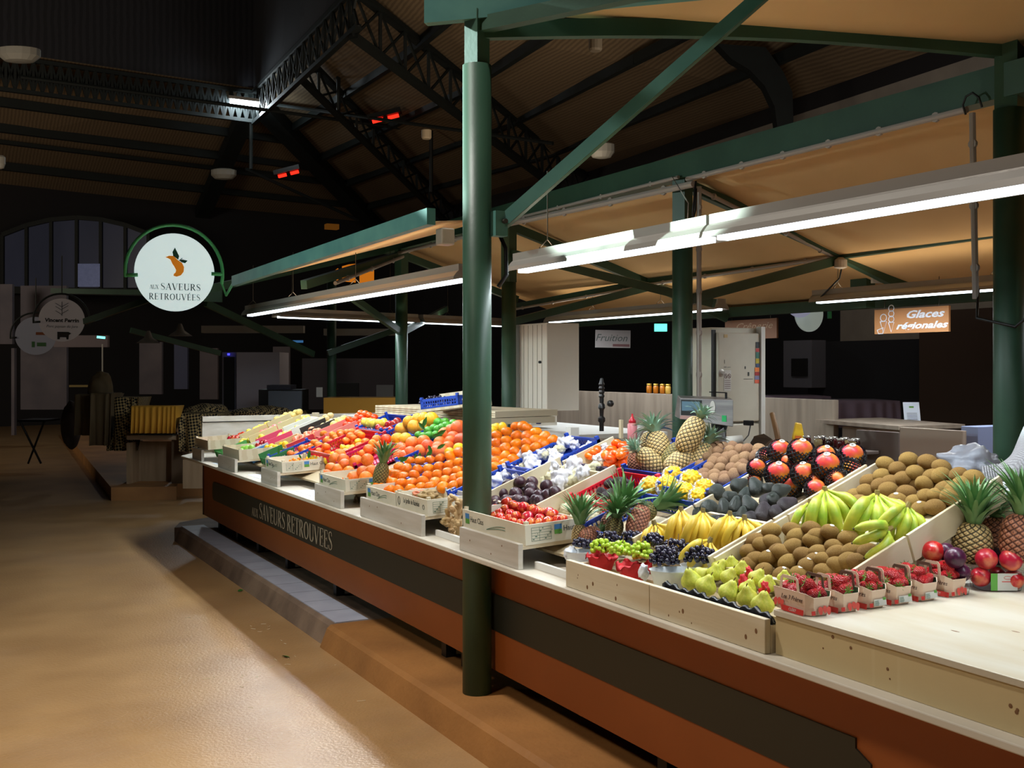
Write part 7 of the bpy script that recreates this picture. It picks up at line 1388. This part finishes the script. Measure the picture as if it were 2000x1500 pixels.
# ---- punnets
CLEAR = mat('clear_plastic', (250, 250, 252), .08, trans=1.0, spec=.4); CLEAR.node_tree.nodes['Principled BSDF'].inputs['IOR'].default_value = 1.08
def punnet(label, p, w, d, h, rot, tagd):
    g = thing('fruit_punnet', label, 'punnet', p, None, (0, 0, rot)); mb = MB(); n = 24
    def ring(k, z): return [Vector((w/2*k*(abs(cos(t))**.35)*(1 if cos(t) > 0 else -1), d/2*k*(abs(sin(t))**.35)*(1 if sin(t) > 0 else -1), z)) for t in [2*pi*(q+.5)/n for q in range(n)]]
    mb.v = ring(.86, 0)+ring(.98, h*.9)+ring(1.04, h*.9)+ring(1.04, h); 
    for a in range(3):
        for k in range(n): mb.face((a*n+k, a*n+(k+1) % n, (a+1)*n+(k+1) % n, (a+1)*n+k))
    mb.face(list(range(n))); o = mb.build('punnet_shell', CLEAR, g); o.modifiers.new('s', 'SOLIDIFY').thickness = .0012
    if tagd:
        M = Matrix(((1, 0, 0, 0), (0, 0, -1, -d*.485), (0, 1, 0, h*.45), (0, 0, 0, 1))); MB().box(-w*.28, -w*.14, -.028, .028, 0, .001, M).build('green_label', mat('label_green', (100, 170, 70), .5), g); MB().box(-w*.14, w*.28, -.028, .028, 0, .001, M).build('white_label', WHITEP, g)
        mb = MB(); mb.tube([(w*.07+.012*cos(t*pi/6), .014+.005*sin(t*pi/6), .0014) for t in range(13)], .0007, 4); mb.box(w*-.05, w*.18, .0, .0025, .001, .0014); place(mb.mesh('label_print', REDI), 'label_print', M, g)
    return g
pp1 = atd(1947, 1150, 3.60); pp1.z = .972; punnet('clear plastic punnet of nectarines with a green and white label', pp1, .155, .11, .068, -AZ, True)
pp2 = atd(1846, 1138, 3.54); pp2.z = .972; punnet('clear plastic punnet of plums behind the strawberry baskets', pp2, .15, .11, .068, -AZ, False)
for c_, x, y, r, k, d, lab in (('R6', 1000, 1110, .036, 'nectarine', 3.58, 'red-yellow nectarine, top left of the labelled punnet'), ('R6', 1210, 1120, .037, 'nectarine', 3.56, 'dark red nectarine, top right of the labelled punnet'), ('R6', 950, 1265, .033, 'nectarine', 3.58, 'nectarine low at the left of the labelled punnet'), ('R6', 1235, 1290, .033, 'nectarine', 3.57, 'nectarine low at the right of the labelled punnet'), ('R6', 1100, 1270, .033, 'nectarine', 3.62, 'nectarine low behind the punnet label'), ('R6', 540, 1045, .036, 'nectarine', 3.58, 'red nectarine on top of the plum punnet'), ('R6', 730, 1100, .034, 'plum', 3.50, 'large dark plum on top of the plum punnet'), ('R6', 650, 1050, .030, 'plum', 3.58, 'dark plum at the back of the plum punnet'), ('R6', 780, 1230, .03, 'plum', 3.52, 'plum low in the plum punnet'), ('R6', 650, 1200, .03, 'plum', 3.55, 'plum low left in the plum punnet'), ('R6', 1100, 1090, .03, 'plum', 3.66, 'dark plum between the two nectarines')):
    p = atd(*P_(c_, x, y), d); p.z = max(p.z, .974+r); tag(put(k, ME[k], None, p, Euler((random.uniform(.2, .9), random.uniform(-.5, .5), random.uniform(0, 6))), r), lab, k)
# dragon-net fruit between punnets and bits on the floor
ST = mat('straw_bit', (226, 214, 180), .8); rng = random.Random(4); mb = MB()
for k in range(46):
    px, py = rng.choice([(rng.uniform(330, 640), rng.uniform(1130, 1330)), (rng.uniform(380, 900), rng.uniform(1180, 1480)), (rng.uniform(500, 700), rng.uniform(1220, 1300))]); p = atz(px, py, .004)
    if p.x > 2.05: continue
    a = rng.uniform(0, 6.28); L = rng.uniform(.01, .05); c_ = rng.uniform(-.6, .6); mb.tube([p, p+Vector((cos(a), sin(a), 0))*L*.5, p+Vector((cos(a), sin(a), 0))*L*.5+Vector((cos(a+c_), sin(a+c_), 0))*L*.5], .0012, 4)
tag(mb.build('straw_litter', ST), 'pale straw bits scattered on the ochre floor', 'litter', kind='stuff')
for px, py, lab in ((464, 1155, 'small leaf scrap on the floor nearer the far end'), (566, 1284, 'dark leaf scrap on the floor near the tile end')):
    p = atz(px, py, .006); o = put('leaf_scrap', leaf_me); o.location = p; o.scale = (.9,)*3; o.rotation_euler = (0, .3, px); tag(o, lab, 'leaf')
# ================================================================ person at the right edge (mostly out of frame)
KNIT = mat('grey_knit', (176, 176, 180), .95, rgb2=(150, 148, 152), scale=60, kind='wave', stretch=(1, 1, 1), bump=.6, bscale=90); SKIN = mat('skin', (214, 160, 130), .55, sss=.0)
def skin(name, pts, edges, m, parent, root=0, sub=2):
    me = bpy.data.meshes.new(name); me.from_pydata([p[0] for p in pts], edges, []); me.materials.append(m); o = bpy.data.objects.new(name, me); COL.objects.link(o)
    if parent: o.parent = parent; o.location = -Vector(parent.location)
    sk = o.modifiers.new('skin', 'SKIN'); sk.use_smooth_shade = True
    for i, p in enumerate(pts): me.skin_vertices[0].data[i].radius = p[1] if isinstance(p[1], tuple) else (p[1], p[1]); me.skin_vertices[0].data[i].use_root = i == root
    s_ = o.modifiers.new('sub', 'SUBSURF'); s_.levels = sub; s_.render_levels = sub; return o
D0 = 4.45; sh = atd(2075, 800, 4.55); el = atd(2010, 918, 4.35); wr = atd(1948, 930, 4.42); hd_ = atd(1912, 936, 4.45); neck = atd(2135, 745, 4.6); head = atd(2130, 690, 4.52); pel = atd(2240, 1060, 4.75); chest = atd(2160, 860, 4.65); sh2 = atd(2215, 800, 4.85)
G = group_of('person', 'person in a thick light grey knitted jumper leaning in at the right edge', 'person', (pel.x, pel.y, .13))
foot1 = Vector((pel.x-.05, pel.y+.12, .17)); foot2 = Vector((pel.x+.1, pel.y-.14, .17)); kn = lambda f_: Vector((f_.x-.03, f_.y, .58))
skin('body', [(pel, .14), (chest, (.17, .14)), (neck, .055), (head-Vector((0, 0, .02)), .085), (head+Vector((0, 0, .07)), .09), (kn(foot1), .07), (foot1+Vector((0, 0, .05)), .045), (foot1+Vector((-.14, 0, -.01)), .035), (kn(foot2), .07), (foot2+Vector((0, 0, .05)), .045), (foot2+Vector((-.14, 0, -.01)), .035)],
     [(0, 1), (1, 2), (2, 3), (3, 4), (0, 5), (5, 6), (6, 7), (0, 8), (8, 9), (9, 10)], SKIN, G)
skin('knitted_jumper', [(chest, (.21, .18)), (sh, .105), (sh.lerp(el, .55), .105), (el, .10), (el.lerp(wr, .5), .066), (wr, .043), (wr.lerp(hd_, .45), .041), (sh2, .1), (atd(2260, 950, 4.7), .075), (atd(2200, 1010, 4.5), .05), (pel+Vector((0, 0, .1)), (.2, .17)), (neck-Vector((0, 0, .04)), .075)],
     [(0, 1), (1, 2), (2, 3), (3, 4), (4, 5), (5, 6), (0, 7), (7, 8), (8, 9), (0, 10), (0, 11)], KNIT, G)
skin('trousers', [(pel, .165), (kn(foot1), .085), (foot1+Vector((0, 0, .06)), .06), (kn(foot2), .085), (foot2+Vector((0, 0, .06)), .06)], [(0, 1), (1, 2), (0, 3), (3, 4)], mat('dark_trousers', (40, 40, 48), .9), G)
hair = blob('hair', None, None, head+Vector((.02, -.01, .06)), (.105, .10, .11), mat('dark_hair', (50, 34, 26), .7, bump=.5), .08, 3); hair.parent = G; hair.location = head+Vector((.02, -.01, .05))-Vector(G.location)
# hand: palm, four fingers and a thumb resting behind the crate
hp_ = [(hd_, .022), (hd_-RX*.035+Vector((0, 0, -.012)), .026)]; ed = [(0, 1)]
for k, (dy, L) in enumerate(((.022, .030), (.008, .034), (-.007, .032), (-.022, .026))):
    b_ = hp_[1][0]-RX*.02+FW*dy; hp_ += [(b_, .010), (b_-RX*L*.8+Vector((0, 0, -.012)), .009), (b_-RX*L*1.2+Vector((0, 0, -.034)), .008)]; n_ = len(hp_); ed += [(1, n_-3), (n_-3, n_-2), (n_-2, n_-1)]
b_ = hd_-RX*.015-FW*.026; hp_ += [(b_, .011), (b_-RX*.03-FW*.012+Vector((0, 0, -.02)), .009)]; n_ = len(hp_); ed += [(0, n_-2), (n_-2, n_-1)]
skin('hand', hp_, ed, SKIN, G, 0, 2)
mb = MB()
for k in range(7): q = wr.lerp(hd_, -.15+.13*k); ax = (hd_-wr).normalized(); a_ = ax.cross(Vector((0, 0, 1))).normalized(); b2 = ax.cross(a_); mb.tube([q+(a_*cos(t*pi/8)+b2*sin(t*pi/8))*.046 for t in range(17)], .0045, 5, cap=False)
mb.build('ribbed_cuff', KNIT, G, True)
tag(MB().box(*(lambda p: (p.x-.10, p.x+.10, p.y-.12, p.y+.10, p.z-.02, p.z+.02))(atd(1998, 952, 4.1))).build('black_case', BLACK), 'black case edge under the knitted sleeve at the right edge', 'case')
